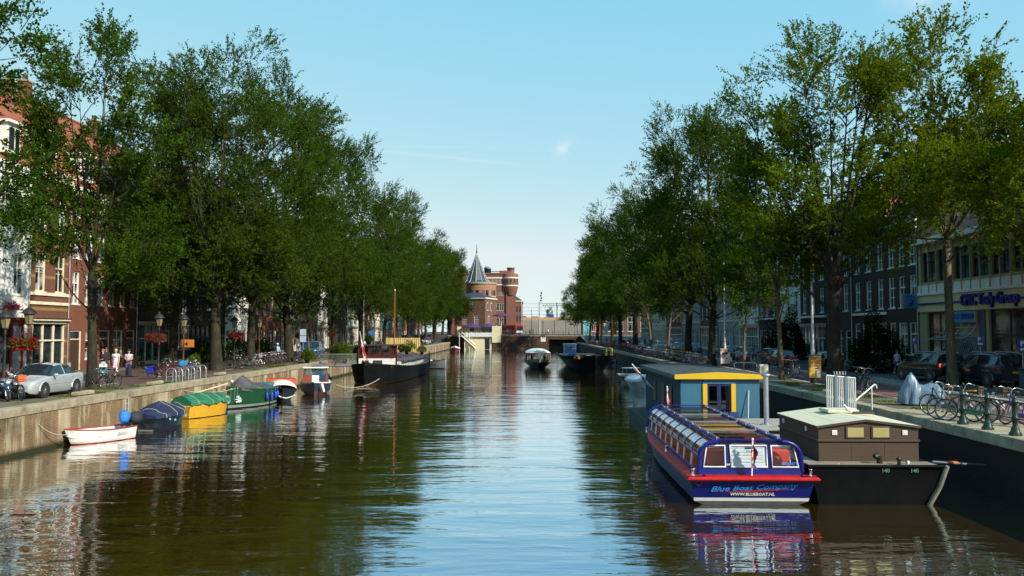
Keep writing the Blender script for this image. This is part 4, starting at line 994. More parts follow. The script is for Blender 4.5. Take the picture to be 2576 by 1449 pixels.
# --- black barge with wheelhouse
bow, stern = Vector((-14.9, 77.0, 0)), Vector((-14.3, 107, 0)); LB = (bow - stern).length
t = boat('barge', 'long black barge with dark red wheelhouse and grey hatch roof', ((bow.x + stern.x) / 2, (bow.y + stern.y) / 2), head(stern, bow), 'barge')
hl = Hull(LB, 5.7, 1.35, .75, .45, 7.5, .55, .25, .05, n=40, mid=.2); bh = P('black_steel_hull', (.005, .0055, .006), .6, var=.35, scale=1.2, spec=.06, dirt=(.010, .009, .008))
m = MB(); hl.skin(m, [(.07, P('rust_line', (.16, .07, .025), .8, var=.4)), (1, bh)]); m.build('hull', t)
m = MB(); hl.deck(m, P('deck_grey', (.10, .10, .10), .8), -.12); m.build('deck', t)
m = MB(); m.tube([hl.pt(1, -.6, 1), hl.pt(1, .5, 1), hl.pt(1, 1.06, 1)], .13, bh, 8); m.build('stem_post', t)
xb = LB / 2
m = MB(); dkred = P('dark_red_wood', (.075, .010, .010), .4); wx0, wx1 = xb - 8.4, xb - 5.0
m.b2((wx0, -1.6, 1.2), (wx1, 1.6, 2.5), white, .02)
for y_ in (-1.6, -.55, .55, 1.6): m.b2((wx1 - .12, y_ - .09, 2.55), (wx1 + .02, y_ + .09, 3.6), dkred)
for y_ in (-1.55, 1.55):
    for x_ in (wx0, (wx0 + wx1) / 2): m.b2((x_, y_ - .07, 2.55), (x_ + .14, y_ + .07, 3.6), dkred)
m.b2((wx0 - .05, -1.72, 2.45), (wx1 + .06, 1.72, 2.75), dkred); o = m.build('wheelhouse', t)
m = MB(); m.b2((wx1 - .07, -1.5, 2.75), (wx1 - .05, 1.5, 3.6), GLASS('wheelhouse_glass', (.25, .27, .26), .1)); m.b2((wx0 + .02, -1.52, 2.75), (wx1 - .1, -1.50, 3.6), GLASS('wheelhouse_glass')); m.b2((wx0 + .02, 1.5, 2.75), (wx1 - .1, 1.52, 3.6), GLASS('wheelhouse_glass')); m.build('window', o)
m = MB(); m.b2((wx0 - .25, -1.9, 3.6), (wx1 + .25, 1.9, 3.72), P('brown_roof', (.05, .02, .015), .6), .03); m.build('roof', o)
m = MB(); m.b2((wx1 + .02, -.15, 1.55), (wx1 + .06, .75, 2.2), wood_dark, .01); m.b2((wx1 + .02, -1.25, 1.55), (wx1 + .06, -.6, 2.2), wood_dark, .01); m.build('shutter', o)
m = MB(); m.b2((wx0 + .2, 1.603, 1.4), (wx0 + 1.0, 1.66, 3.4), dkred); m.build('door', o)
m = MB(); hx0, hx1 = -LB / 2 + 4, wx0 - .6; m.b2((hx0, -1.95, 1.2), (hx1, 1.95, 2.0), white); m.build('hold_side', t)
m = MB(); gr = P('slate_grey_roof', (.07, .075, .085), .7)
for i in range(7):
    x0 = hx0 + (hx1 - hx0) * i / 7; x1 = hx0 + (hx1 - hx0) * (i + 1) / 7 - .03
    for sd in (1, -1): m.add([(x0, 2.2 * sd, 1.95), (x1, 2.2 * sd, 1.95), (x1, 0, 2.65), (x0, 0, 2.65)], [(0, 1, 2, 3) if sd > 0 else (3, 2, 1, 0)], gr); m.add([(x0, 2.2 * sd, 1.86), (x1, 2.2 * sd, 1.86), (x1, 2.2 * sd, 1.95), (x0, 2.2 * sd, 1.95)], [(0, 1, 2, 3)], gr)
for xx in (hx0, hx1): m.add([(xx, -2.2, 1.95), (xx, 2.2, 1.95), (xx, 0, 2.65)], [(0, 1, 2)], gr)
m.build('hatch_roof', t)
for k in range(4):
    m = MB(); x_ = hx0 + 3 + k * 3.6; m.box((x_, 1.1, 2.38), (.9, .9, .14), P('skylight_brown', (.14, .05, .03), .5), xf=None); m.build('skylight', t)
m = MB(); T = [i / 40 for i in range(3, 34)]
for sd in (1, -1):
    for hz in (.5, .95): m.tube([(hl.x(q, 1), sd * (hl.hb(q) - .08), hl.z(q) + hz) for q in T], .022, black, 5)
    for q in T: m.tube([(hl.x(q, 1), sd * (hl.hb(q) - .08), hl.z(q) - .05), (hl.x(q, 1), sd * (hl.hb(q) - .08), hl.z(q) + .95)], .022, black, 5)
m.build('railing', t)
m = MB(); m.tube([(xb - 12.5, .6, 2.0), (xb - 12.5, .6, 9.4)], [.07, .045], P('orange_mast', (.32, .10, .03), .45), 8); m.ball((xb - 12.5, .6, 9.45), .09, white, 8, 6); m.tube([(xb - 12.5, .6, 9.2), (hx0 + 1, .3, 2.6)], .012, iron, 4); m.tube([(xb - 12.5, .6, 9.2), (wx1, .0, 3.7)], .012, iron, 4); m.build('mast', t)
m = MB(); m.lathe([(.22, 0), (.22, .14), (.12, .2), (.12, .3), (.2, .36), (0, .38)], iron, (xb - 2.0, 0, 1.75), 10); m.tube([(xb - 2.0, -.7, 1.95), (xb - 2.0, .7, 1.95)], .09, iron, 8); m.build('windlass', t)
m = MB(); m.tube([(xb - 3.8, 1.9, 1.5), (xb - 3.9, 1.6, 1.7), (xb - 3.5, 1.5, 1.6), (xb - 3.6, 1.9, 1.65), (xb - 4.0, 1.75, 1.5)], .08, rope, 7); m.build('rope_coil', t)
mooring('long pale mooring line sagging from the barge to the cruiser', (g(860, 905, 1.9) if False else (-12.9, 82.5, 1.75), (-16.0, 70.5, .55)), 1.0, .03)
# red and white flag on the barge bow
def flag(label, base, top, cols, rz, w=.9, droop=True, name='flag', seed=0, wscale=.35):
    t = thing(name, label, 'flag', base, rz); d = Vector(top) - Vector(base)
    m = MB(); m.tube([(0, 0, 0), d], .025, white, 6); m.ball(d, .04, white, 6, 4); m.build('flagpole', t)
    m = MB(); H_ = d.length * .72; k = len(cols)
    for j in range(k):
        rg = []
        for i in range(11):
            u = i / 10; s0 = 1 - u * .72; p0 = d * s0
            row = []
            for v in (j / k, (j + 1) / k): row.append((p0.x + v * w * wscale * (.5 + .5 * u) + .06 * math.sin(u * 9 + v * 5), p0.y + .08 * math.sin(u * 7 + v * 9 + seed), p0.z - v * w * .35))
            rg.append(row)
        m.loft(rg, P('flag_' + cols[j], {'red': (.5, .02, .015), 'white': (.72, .7, .66), 'blue': (.015, .03, .2), 'orange': (.6, .14, .02)}[cols[j]], .7, var=.1))
    m.build('cloth', t); return t
flag('red white and black flag hanging from a pole at the barge bow', (-15.0, 78.0, 1.8), (-15.5, 78.0, 5.0), ['red', 'white', 'red'], 0, 1.0)
# --- white boat, red boat
p = g(1098, 928.5, 0); t = boat('white_boat', 'plain white boat with dark lettering moored behind the barge', (p.x - .3, p.y + 2.3), R(-58))
hl = Hull(5.6, 2.3, .95, .35, .12, 2.0, .75, .25, .1); m = MB(); hl.skin(m, [(.1, P('orange_waterline', (.4, .12, .04), .6)), (1, hullw)]); m.build('hull', t); m = MB(); hl.inside(m, P('dark_inside', (.12, .11, .1), .7), .3); m.build('interior', t); m = MB(); hl.rim(m, wood_mid, .08, .05); m.build('gunwale', t)
text('name_lettering', 'INK.', .75, black, t, (.75, -1.13, .55), (R(86), 0, R(4)), .002, .2)
m = MB(); m.box((-2.9, 0, .7), (.35, .5, .8), black, bev=.1); m.build('outboard_motor', t)
p = g(1143, 887.5, 0); t = boat('red_boat', 'little dark red boat with white cover near the white terrace', (p.x, p.y + 2), R(-85))
hl = Hull(5, 2.4, 1.0, .3, .1, 2.0, .8, .2); m = MB(); hl.skin(m, [(1, P('maroon_hull', (.16, .012, .012), .5))]); m.build('hull', t); m = MB(); hl.tarp(m, P('white_cover', (.66, .66, .64), .7), lambda u: .35, skirt=.15); m.build('cover', t)

# --- mid canal tour boat (white) under way
p = g(1354, 930, 0); Y0 = 111.0; X0 = (1354 - 1322) * Y0 / 2100
t = boat('tour_boat', 'cream and black glass roofed canal boat heading towards the camera', (X0, Y0 + 7), R(-90), 'tour boat')
hl = Hull(15, 3.9, 1.05, .25, .05, 4.0, .85, .35, .14, n=22, mid=.5); m = MB(); hl.skin(m, [(.72, P('black_hull', (.01, .01, .012), .4)), (1.0, P('grey_green_band', (.20, .21, .17), .5))]); m.build('hull', t)
m = MB(); hl.deck(m, P('deck_grey'  , (.1, .1, .1), .8), -.06); hl.rim(m, P('olive_rail', (.16, .17, .13), .5), .12, .06); m.build('deck', t)
wf = P('brown_window_frame', (.35, .26, .19), .5); m = MB(); x1 = 7.5 - 1.9
prof = lambda x_: 1.72 - (.28 * max(0, (x_ - (x1 - 1.2)) / 1.2) ** 2)
for x_ in [x1 - 1.45 * k for k in range(8)]:
    for sd in (1, -1): m.tube([(x_, sd * prof(x_), .98), (x_, sd * (prof(x_) - .12), 2.15)], .05, wf, 6)
for y_ in (-1.1, -.4, .4, 1.1): m.b2((x1 - .04 + .3 * (1 - abs(y_) / 1.4), y_ - .06, .98), (x1 + .04 + .3 * (1 - abs(y_) / 1.4), y_ + .06, 2.12), wf)
m.build('window_frame', t)
m = MB(); gd = GLASS('cabin_glass', (.3, .33, .32), .12)
for sd in (1, -1): m.add([(x1, sd * 1.42, 1.0), (x1 - 10.2, sd * 1.7, 1.0), (x1 - 10.2, sd * 1.58, 2.12), (x1, sd * 1.34, 2.12)], [(0, 1, 2, 3)], gd)
pl = [(-1.42, 0), (-.7, .2), (0, .3), (.7, .2), (1.42, 0)]
for i in range(4): m.add([(x1 + pl[i][1], pl[i][0], 1.0), (x1 + pl[i + 1][1], pl[i + 1][0], 1.0), (x1 + pl[i + 1][1] - .06, pl[i + 1][0] * .95, 2.12), (x1 + pl[i][1] - .06, pl[i][0] * .95, 2.12)], [(0, 1, 2, 3)], gd)
m.build('window', t)
m = MB(); rg = []
for x_, k in ((x1 + .42, .75), (x1 + .2, .9), (x1 - .6, 1), (x1 - 10.3, 1)): rg.append([(x_, 1.68 * k * u, 2.14 + (.42 * k) * (1 - abs(u) ** 2.6)) for u in (-1, -.85, -.6, -.3, 0, .3, .6, .85, 1)])
m.loft(rg, P('white_roof', (.72, .74, .72), .4)); m.add(rg[0], [tuple(range(9))], P('white_roof')) if False else None
m.add(rg[0], [tuple(range(9))], MATS['white_roof']); m.build('roof', t)
m = MB()
for k in range(5):
    for sd in (1, -1): m.box((x1 - 1.6 - k * 1.5, sd * .85, 1.25), (.5, .9, .7), P('dark_seat', (.06, .04, .035), .7), bev=.08)
m.build('seat', t)
text('bow_lettering', 'GRACHTENBOOT' if False else '', .1, white, t) if False else None
# --- dark work barge
t = boat('work_barge', 'dark steel work barge loaded with gear and a blue shed', (7.9, 112), R(-88), 'barge')
hl = Hull(24, 6.6, 1.75, .3, .1, 6.0, .9, .2, .04, n=22, mid=.5); m = MB(); hl.skin(m, [(1, bh)]); m.build('hull', t); m = MB(); hl.deck(m, wood_dark, -.1); hl.rim(m, bh, .2, .1); m.build('deck', t)
m = MB(); m.b2((2.2, -3.0, 1.7), (4.0, -1.5, 3.3), P('pale_blue_shed', (.22, .36, .46), .6), .06)
for k in range(4): m.b2((4.003, -2.9, 1.95 + k * .3), (4.04, -1.6, 2.14 + k * .3), P('blue_slats', (.03, .14, .4), .5))
m.b2((2.1, -3.1, 3.303), (4.1, -1.4, 3.42), P('pale_roof', (.5, .55, .58), .6), .03); m.build('shed', t)
m = MB(); yl_ = P('yellow_frame', (.55, .36, .02), .5)
for y_ in (2.2, 2.9): m.tube([(6, y_, 1.7), (5.7, y_, 2.9), (4.6, y_, 2.9), (4.4, y_, 1.7)], .06, yl_, 7)
m.tube([(5.7, 2.2, 2.9), (5.7, 2.9, 2.9)], .06, yl_, 7); m.build('ladder_frame', t)
m = MB(); ng = random.Random(9)
for k in range(26):
    m.box((ng.uniform(6.6, 10.8), ng.uniform(-2.6, 2.8), 1.78 + ng.random() * .15), (ng.uniform(.2, 1.2), ng.uniform(.15, .7), ng.uniform(.1, .5)), [wood_mid, iron, white, wood_dark, P('dull_orange', (.4, .1, .03), .7), darkgreen][k % 6], ng.random() * 3, .02)
m.build('cargo', t)
# --- small boats under the right quay
for i, (px, py, Y, lb, col, wd) in enumerate([(1542, 922, 118, 'little grey clinker rowing boat under the right quay wall', (.3, .32, .33), 1.7), (1597, 968, 77, 'white speedboat with dark canopy behind the blue houseboat', (.6, .62, .62), 2.0), (1622, 985, 67, 'small boat under pale plastic cover beside the blue houseboat', (.45, .5, .52), 1.9)]):
    p = g(px, py, 0); t = boat('small_boat', lb, (p.x, p.y + 2.0), R(-80)); hl = Hull(4.6, wd, .8, .25, .05, 2.2, .8, .25)
    m = MB(); hl.skin(m, [(1, P('small_hull_%s' % 'abc'[i], col, .5, dirt=(.2, .2, .2)))]); m.build('hull', t)
    m = MB()
    if i == 2: hl.tarp(m, P('pale_plastic', (.42, .48, .52), .35, bump=.5), lambda u: .45, skirt=.2, wr=.08); m.build('cover', t)
    else: hl.inside(m, iron, .2); m.b2((-.6, -wd * .4, .5), (-.3, wd * .4, .56), wood_mid); m.build('interior', t)
    if i == 1: m = MB(); m.b2((-.9, -.8, 1.45), (.6, .8, 1.52), white, .03); [m.tube([(x_, y_, .8), (x_, y_, 1.45)], .025, steel, 5) for x_ in (-.85, .55) for y_ in (-.7, .7)]; m.build('canopy', t)

# ------------------------------------------------------------------ BLUE HOUSEBOAT
YB = 38.8
cl, cr = at(1712, 952, YB), at(1910, 952, YB); W_ = cr.x - cl.x; top = 2.85; LBH = 11.2
t = thing('houseboat', 'blue houseboat with yellow door posts and flat dark roof', 'houseboat', (cl.x, YB, 0))
hb = P('houseboat_blue', (.024, .115, .19), .6, var=.12, scale=1.5, stretch=(1, 1, .35), dirt=(.025, .10, .16)); hyl = P('houseboat_yellow', (.62, .38, .01), .45, var=.06)
hbd = P('houseboat_boards', (.035, .075, .085), .7, var=.2)
m = MB(); m.b2((-.9, -1.6, -.3), (W_ + .7, LBH + 1, .48), P('pontoon_concrete', (.04, .04, .038), .85, dirt=(.04, .045, .03)), .05); m.build('pontoon', t)
m = MB(); dx0, dx1 = W_ * .335, W_ * .64
m.add([(0, 0, .48), (dx0 - .2, 0, .48), (dx0 - .2, 0, top), (0, 0, top)], [(0, 1, 2, 3)], hb); m.add([(dx1 + .2, 0, .48), (W_, 0, .48), (W_, 0, top), (dx1 + .2, 0, top)], [(0, 1, 2, 3)], hb)
m.add([(0, LBH, .48), (0, 0, .48), (0, 0, top), (0, LBH, top)], [(0, 1, 2, 3)], hbd); m.add([(W_, 0, .48), (W_, LBH, .48), (W_, LBH, top), (W_, 0, top)], [(0, 1, 2, 3)], hbd); m.add([(W_, LBH, .48), (0, LBH, .48), (0, LBH, top), (W_, LBH, top)], [(0, 1, 2, 3)], hbd)
m.add([(dx0 - .2, 1.2, .48), (dx1 + .2, 1.2, .48), (dx1 + .2, 1.2, top), (dx0 - .2, 1.2, top)], [(0, 1, 2, 3)], black)
for k in range(28): m.b2((-.03, .1 + k * .4, .5), (-.003, .13 + k * .4, top), hbd)
m.build('wall', t)
m = MB(); m.b2((dx0 - .2, -.06, .48), (dx0, .1, top - .2), hyl, .01); m.b2((dx1, -.06, .48), (dx1 + .2, .1, top - .2), hyl, .01); m.b2((dx0 - .2, -.05, top - .2), (dx1 + .2, .1, top), hb); m.build('door_post', t)
for s0 in (dx0, (dx0 + dx1) / 2):
    m = MB(); w2 = (dx1 - dx0) / 2; fr = P('navy_door_frame', (.012, .014, .07), .4)
    m.b2((s0, .0, .5), (s0 + .09, .06, top - .2), fr); m.b2((s0 + w2 - .09, .0, .5), (s0 + w2, .06, top - .2), fr); m.b2((s0 + .09, .0, .5), (s0 + w2 - .09, .06, .7), fr); m.b2((s0 + .09, 0, top - .3), (s0 + w2 - .09, .06, top - .2), fr)
    o = m.build('glass_door', t); m = MB(); m.b2((s0 + .09, .02, .7), (s0 + w2 - .09, .04, top - .3), GLASS('door_glass', (.3, .33, .36), .08)); m.build('pane', o)
m = MB(); m.b2((-.32, -.12, top), (W_ + .22, LBH + .4, top + .07), P('roof_felt', (.028, .042, .046), .85, var=.25, dirt=(.09, .10, .10)), .02); m.b2((-.31, -.16, top + .02), (W_ + .21, -.123, top + .2), hyl) if False else None
pk = top + .34; m.add([(-.3, -.15, top + .22), (W_ * .45, -.15, pk), (W_ + .2, -.15, top + .22), (W_ + .2, LBH + .3, top + .22), (W_ * .45, LBH + .3, pk), (-.3, LBH + .3, top + .22)], [(0, 1, 4, 5), (1, 2, 3, 4)], MATS['roof_felt']); m.b2((-.3, -.10, top + .073), (-.26, LBH + .3, top + .215), hbd); m.b2((W_ + .16, -.1, top + .073), (W_ + .2, LBH + .3, top + .215), hbd); m.build('roof', t)
m = MB(); m.prism([(-.3, top + .03), (W_ + .2, top + .03), (W_ + .2, top + .235), (W_ * .45, pk + .015), (-.3, top + .235)], -.2, -.153, hyl); m.build('fascia', t)
for k, y_ in enumerate((2.0, 4.2, 7.0)):
    m = MB(); m.b2((-.06, y_, 1.3), (-.035, y_ + .9, 2.4), black); m.build('side_window', t)
m = MB(); m.tube([(W_ * .82, -.35, .5), (W_ * .86, -.06, 2.35)], .02, white, 6); m.b2((W_ * .78, -.42, .5), (W_ * .86, -.34, .75), P('broom_blue', (.02, .05, .2), .6)); tag(m.build('broom'), 'white handled broom leaning on the blue houseboat wall', 'broom')
o = bpy.data.objects['broom']; o.location = (cl.x, YB, 0)
for k in (0, 1):
    m = MB(); q = P('blue_chair', (.02, .04, .16), .5); x_ = 0; m.box((0, 0, .45), (.42, .42, .04), q); m.box((0, .2, .72), (.42, .03, .42), q)
    for a_ in (-.18, .18):
        for c_ in (-.18, .18): m.tube([(a_, c_, 0), (a_, c_, .45)], .02, q, 5)
    c = tag(m.build('folding_chair'), ['blue folding chair before the houseboat door', 'second blue folding chair by the yellow door post'][k], 'chair'); c.location = (cl.x + W_ * (.52 + .13 * k), YB - .6, .48)
flag('red white and blue flag drooping on a slanted pole by the blue houseboat', (at(1650, 985, 47).x, 47, 1.7), (at(1593, 915, 47).x, 47.4, 3.2), ['red', 'white', 'blue'], 0, .7, wscale=.15)

# ------------------------------------------------------------------ BLUE TOUR BOAT
ys = 24.6; xl_, xr_ = at(1727, 1213, ys).x, at(2062, 1213, ys).x; BW = xr_ - xl_
t = thing('tour_boat', 'blue glass roofed canal tour boat with red gunwale and white lettering', 'tour boat', ((xl_ + xr_) / 2, ys, 0), R(90) - .012)
LT_ = 15.0; tb = P('boat_blue', (.007, .010, .15), .3, var=.15, dirt=(.014, .018, .10), coat=.15, spec=.3); tred = P('gunwale_red', (.40, .012, .014), .5, var=.2, spec=.2, dirt=(.30, .03, .03)); pw = P('boat_white', (.72, .71, .66), .3, var=.05)
hl = Hull(LT_, BW - .16, .84, .22, .0, 3.0, .985, .55, .10, draft=.35, n=28, mid=.35, srake=.28)
# local: x from -L/2 (stern, nearest) ; shift so that the stern sits at x=0
def sh(o): o.location.x = LT_ / 2; return o
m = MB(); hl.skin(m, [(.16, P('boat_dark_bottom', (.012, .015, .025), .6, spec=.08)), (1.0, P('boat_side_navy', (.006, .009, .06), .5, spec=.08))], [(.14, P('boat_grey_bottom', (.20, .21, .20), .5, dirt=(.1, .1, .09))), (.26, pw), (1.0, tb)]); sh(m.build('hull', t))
m = MB()
T = [i / 28 for i in range(29)]
for sd in (1, -1):
    rg = []
    for q in T:
        x_, y_, z_ = hl.pt(q, 1, sd); yo = y_ + sd * .09; yi = y_ - sd * min(.36, hl.hb(q) * .9)
        rg.append([(x_, y_ , z_ - .11), (x_, yo, z_ - .08), (x_, yo, z_ + .0), (x_, yo - sd * .04, z_ + .035), (x_, yi, z_ + .05)])
    m.loft(rg if sd < 0 else [r[::-1] for r in rg], tred, smooth=False)
x_, y_, z_ = hl.pt(0, 1, 1); m.box((x_ - .04, 0, z_ - .04), (.2, 2 * y_ + .18, .13), tred, bev=.05); m.box((x_ + .2, 0, z_ + .03), (.5, 2 * y_ - .9, .04), tred)
sh(m.build('gunwale', t))
cw, cz0, cz1 = BW / 2 - .40, .86, 2.0; cx0, cx1 = -LT_ / 2 + .22, LT_ / 2 - 3.4        # cabin extents in hull coordinates
def csec(x_, w=1.0):                    # cabin cross-section, right side from the bottom up
    pts = [(cw, cz0), (cw - .05, cz0 + .53)]
    for k in range(1, 7):
        a_ = PI / 2 * k / 6; pts.append((cw - .05 - .55 * (1 - math.cos(a_)), cz0 + .53 + .46 * math.sin(a_)))
    return [(x_, y_ * w, z_) for y_, z_ in pts]
NF = 9; xs_ = [cx0 + (cx1 - cx0) * k / NF for k in range(NF + 1)]
m = MB()
for x_ in xs_[1:-1]:
    for sd in (1, -1): m.tube([(p[0], p[1] * sd, p[2]) for p in csec(x_)[1:]], .022, tb, 6)
    for sd in (1, -1): m.tube([(p[0], p[1] * sd, p[2]) for p in csec(x_)[:2]], .03, pw, 6)
for sd in (1, -1):
    m.b2((cx0, sd * cw - .035, cz0 - .04), (cx1, sd * cw + .035, cz0 + .12), tb); m.tube([(cx0, sd * (cw - .045), cz0 + .53), (cx1, sd * (cw - .045), cz0 + .53)], .035, tb, 6)
    for yy in (cw - .62, ): m.b2((cx0, sd * yy - .06, cz0 + 0.970), (cx1 + .4, sd * yy + .06, cz0 + 1.035), tb)
    m.tube([(cx0 + .1, sd * (cw - .62), cz0 + 1.08), (cx1, sd * (cw - .62), cz0 + 1.08)], .016, chrome, 5)
    for k in range(9): m.tube([(xs_[k] + .4, sd * (cw - .62), cz0 + 1.030), (xs_[k] + .4, sd * (cw - .62), cz0 + 1.09)], .02, white, 5)
for x_, w_ in ((cx0 + .03, .12), (cx1 - .03, .12)):
    for sd in (1, -1): m.tube([(p[0], p[1] * sd, p[2]) for p in csec(x_)], w_ * .5, tb, 8)
    m.b2((x_ - .07, -(cw - .6), cz0 + 1.06), (x_ + .07, cw - .6, cz0 + 1.030), tb)
for k in range(1, NF):                  # cream cross ribs between the roof lights
    if k in (2, 4, 6): m.b2((xs_[k] - .035, -(cw - .68), cz0 + 0.995), (xs_[k] + .035, cw - .68, cz0 + 1.050), P('rib_grey', (.16, .16, .15), .5))
    else: m.b2((xs_[k] - .02, -(cw - .68), cz0 + 0.990), (xs_[k] + .02, cw - .68, cz0 + 1.020), iron)
sh(m.build('cabin_frame', t))
gcv = GLASS('curved_roof_glass', (.75, .77, .76), .06, gmax=.55); gsd = GLASS('side_glass', (.9, .92, .91), .02, gmax=.25); grf = GLASS('roof_glass', (.34, .36, .36), .06, gmax=.72)
m = MB(); m2 = MB(); bl_ = P('white_blind', (.70, .69, .66), .6)
for k in range(NF):
    a_, c_ = csec(xs_[k] + .02), csec(xs_[k + 1] - .02)
    for sd in (1, -1):
        A = [(p[0], p[1] * sd, p[2]) for p in a_]; C_ = [(p[0], p[1] * sd, p[2]) for p in c_]
        m.loft([A[1:], C_[1:]] if sd < 0 else [C_[1:], A[1:]], gcv)
        o_ = .03
        B1 = [(p[0], p[1] * sd - sd * o_, p[2] - o_) for p in csec(xs_[k] + .12)[1:5]]; B2 = [(p[0], p[1] * sd - sd * o_, p[2] - o_) for p in csec(xs_[k] + .78)[1:5]]
        if sd > 0: m2.loft([B2, B1], bl_)
    for sd in (1, -1): m.add([(xs_[k] + .03, sd * cw, cz0 + .12), (xs_[k + 1] - .03, sd * cw, cz0 + .12), (xs_[k + 1] - .03, sd * (cw - .045), cz0 + .50), (xs_[k] + .03, sd * (cw - .045), cz0 + .50)], [(0, 1, 2, 3)], gsd)
    m.add([(xs_[k] + .03, -(cw - .66), cz0 + 0.990), (xs_[k + 1] - .03, -(cw - .66), cz0 + 0.990), (xs_[k + 1] - .03, cw - .66, cz0 + 0.990), (xs_[k] + .03, cw - .66, cz0 + 0.990)], [(0, 1, 2, 3)], grf)
sh(m.build('glass_roof', t)); sh(m2.build('sun_blind', t))
# stern wall with three windows
m = MB(); rx = cx0 - .02; hw = cw + .02; zb, zt = cz0 - .02, cz0 + 1.0
def stern_pt(y_, z_): return (rx + .16 * (z_ - zb) / (zt - zb), y_, z_)
wins = [(-hw + .16, -.62), (-.48, .58), (.74, hw - .16)]       # seen from astern: local +y is the left of the picture
cols_ = [-hw, -hw + .16, -.62, -.48, .58, .74, hw - .16, hw]; rows_ = [zb, zb + .27, zt - .14, zt]
for i in range(7):
    for j in range(3):
        if i in (1, 3, 5) and j == 1: continue
        y0, y1 = cols_[i], cols_[i + 1]; z0, z1 = rows_[j], rows_[j + 1]
        def lim(y_, z_):                # rounded shoulders
            lm = hw if z_ < cz0 + .55 else hw - .55 * (1 - math.sqrt(max(0, 1 - ((z_ - cz0 - .55) / .47) ** 2)))
            return max(-lm, min(lm, y_))
        n_ = 5
        for q in range(n_):
            za, zc = z0 + (z1 - z0) * q / n_, z0 + (z1 - z0) * (q + 1) / n_
            m.add([stern_pt(lim(y0, za), za), stern_pt(lim(y1, za), za), stern_pt(lim(y1, zc), zc), stern_pt(lim(y0, zc), zc)], [(3, 2, 1, 0)], tb)
sh(m.build('stern_wall', t))
frw = P('window_frame_white', (.70, .71, .72), .35, var=.04)
for i, (y0, y1) in enumerate(wins):
    m = MB(); z0, z1 = rows_[1], rows_[2]
    tl = .12 if i != 1 else 0
    q = [stern_pt(y0, z0), stern_pt(y1, z0), stern_pt(y1 - (tl if i == 2 else 0), z1), stern_pt(y0 + (tl if i == 0 else 0), z1)]
    q = [(p[0] - .03, p[1], p[2]) for p in q]
    m.tube(q + [q[0], q[1]], .028, frw, 6); q2 = [(p[0] + .01, p[1] * .97, p[2]) for p in q]; m.tube(q2 + [q2[0]], .012, black, 5)
    o = sh(m.build('stern_window', t))
    m = MB(); m.add([(p[0] + .02, p[1], p[2]) for p in q], [(3, 2, 1, 0)], GLASS('stern_glass', (.93, .95, .95), .02, gmax=.4) if i != 1 else P('white_slat_blind', (.52, .58, .60), .35)); w_ = m.build('pane', o)
    if i == 1:
        m = MB()
        for k in range(7): m.b2((rx - .005 + k * .014, y0 + .05, z0 + .06 + k * .10), (rx + .004 + k * .014, y1 - .05, z0 + .068 + k * .1), steel)
        m.build('slats', o)
# seats, floor and inner details
m = MB(); m.b2((cx0 + .3, -cw + .1, .42), (cx1, cw - .1, .46), P('boat_floor', (.10, .05, .04), .7)); sh(m.build('floor', t))
seat = P('seat_red', (.62, .05, .025), .55, var=.12)
m = MB()
for k in range(11):
    x_ = cx0 + .75 + k * .92
    for sd in (1, -1):
        y_ = sd * (cw - .78); m.box((x_, y_, .72), (.48, 1.05, .14), seat, bev=.05); m.box((x_ - .24, y_, 1.10), (.13, 1.05, .92), seat, bev=.06)
        m.tube([(x_ - .25, y_ - .5, 1.60), (x_ - .25, y_ + .5, 1.60)], .018, chrome, 5)
sh(m.build('seat_row', t))
m = MB()
for k in range(6): m.box((cx0 + 1.2 + k * 1.6, (cw - .8) * (1 if k % 2 else -1), .98), (.5, .7, .03), wood_dark, bev=.01)
sh(m.build('table', t))
m = MB(); m.b2((cx1 - .1, -cw + .1, cz0), (cx1 + .0, cw - .1, cz0 + .5), tb); m.b2((cx1, -.8, cz0 - .05), (cx1 + 1.4, .8, cz0 + .75), tb, .12); sh(m.build('foredeck_housing', t))
m = MB(); hl.deck(m, tb, .02, .72, 1.0, .03, .1); sh(m.build('foredeck', t))
for x_, y_ in ((-LT_ / 2 + .12, BW / 2 - .22), (-LT_ / 2 + .12, -BW / 2 + .22), (-LT_ / 2 + 5, BW / 2 - .2), (-LT_ / 2 + 10.5, BW / 2 - .25)):
    m = MB(); m.lathe([(.06, 0), (.05, .04), (.05, .17), (.07, .19), (0, .2)], chrome, (x_, y_, .88), 9); sh(m.build('bollard', t))
ltb = P('letter_light_blue', (.03, .24, .62), .4, var=.05); cr_ = P('letter_cream', (.75, .72, .55), .4, var=.03); redl = P('letter_red', (.5, .015, .02), .4)
sx0 = -LT_ / 2; rotS = (R(90 + 18.4), 0, R(-90))
def stx(f): return hl.x(0, f) - .012
sh(text('lettering', 'Blue Boat Company', .235, ltb, t, (0, -.03, .535), (R(90 + 18.4), R(-2.5), R(-90)), .002, .38, .004, 1.32)).location.x = LT_ / 2 + stx(.637) - .006
o = text('lettering', 'WWW.BLUEBOAT.NL', .135, cr_, t, (0, 0, 0), rotS, .002, 0, .003, .98); o.location = (LT_ / 2 + stx(.392) - .006, -.02, .33)
m = MB(); rg = []
for i in range(21):
    u = i / 20; y_ = 1.15 - 2.3 * u; zc = .40 + .085 * u ** 1.5; th = .02 * math.sin(PI * u) + .003; rg.append([(stx((zc - th) / .84) - .0, y_, zc - th), (stx((zc + th) / .84) - .0, y_, zc + th)])
m.loft(rg, redl); sh(m.build('lettering_stroke', t))
p5 = stern_pt(0, zt - .2); rw_ = (R(90 - 8), 0, R(-90))
o = text('lettering', '5809', .1, black, t, (0, 0, 0), rw_, .002, 0, .004); o.location = (LT_ / 2 + p5[0] - .02, .05, zt - .21)
m = MB(); m.b2((0, -.05, 0), (.004, .05, .09), P('sticker_blue', (.05, .4, .7), .5)); o = m.build('sticker', t); o.location = (LT_ / 2 + p5[0] - .03, .05, zt - .37)
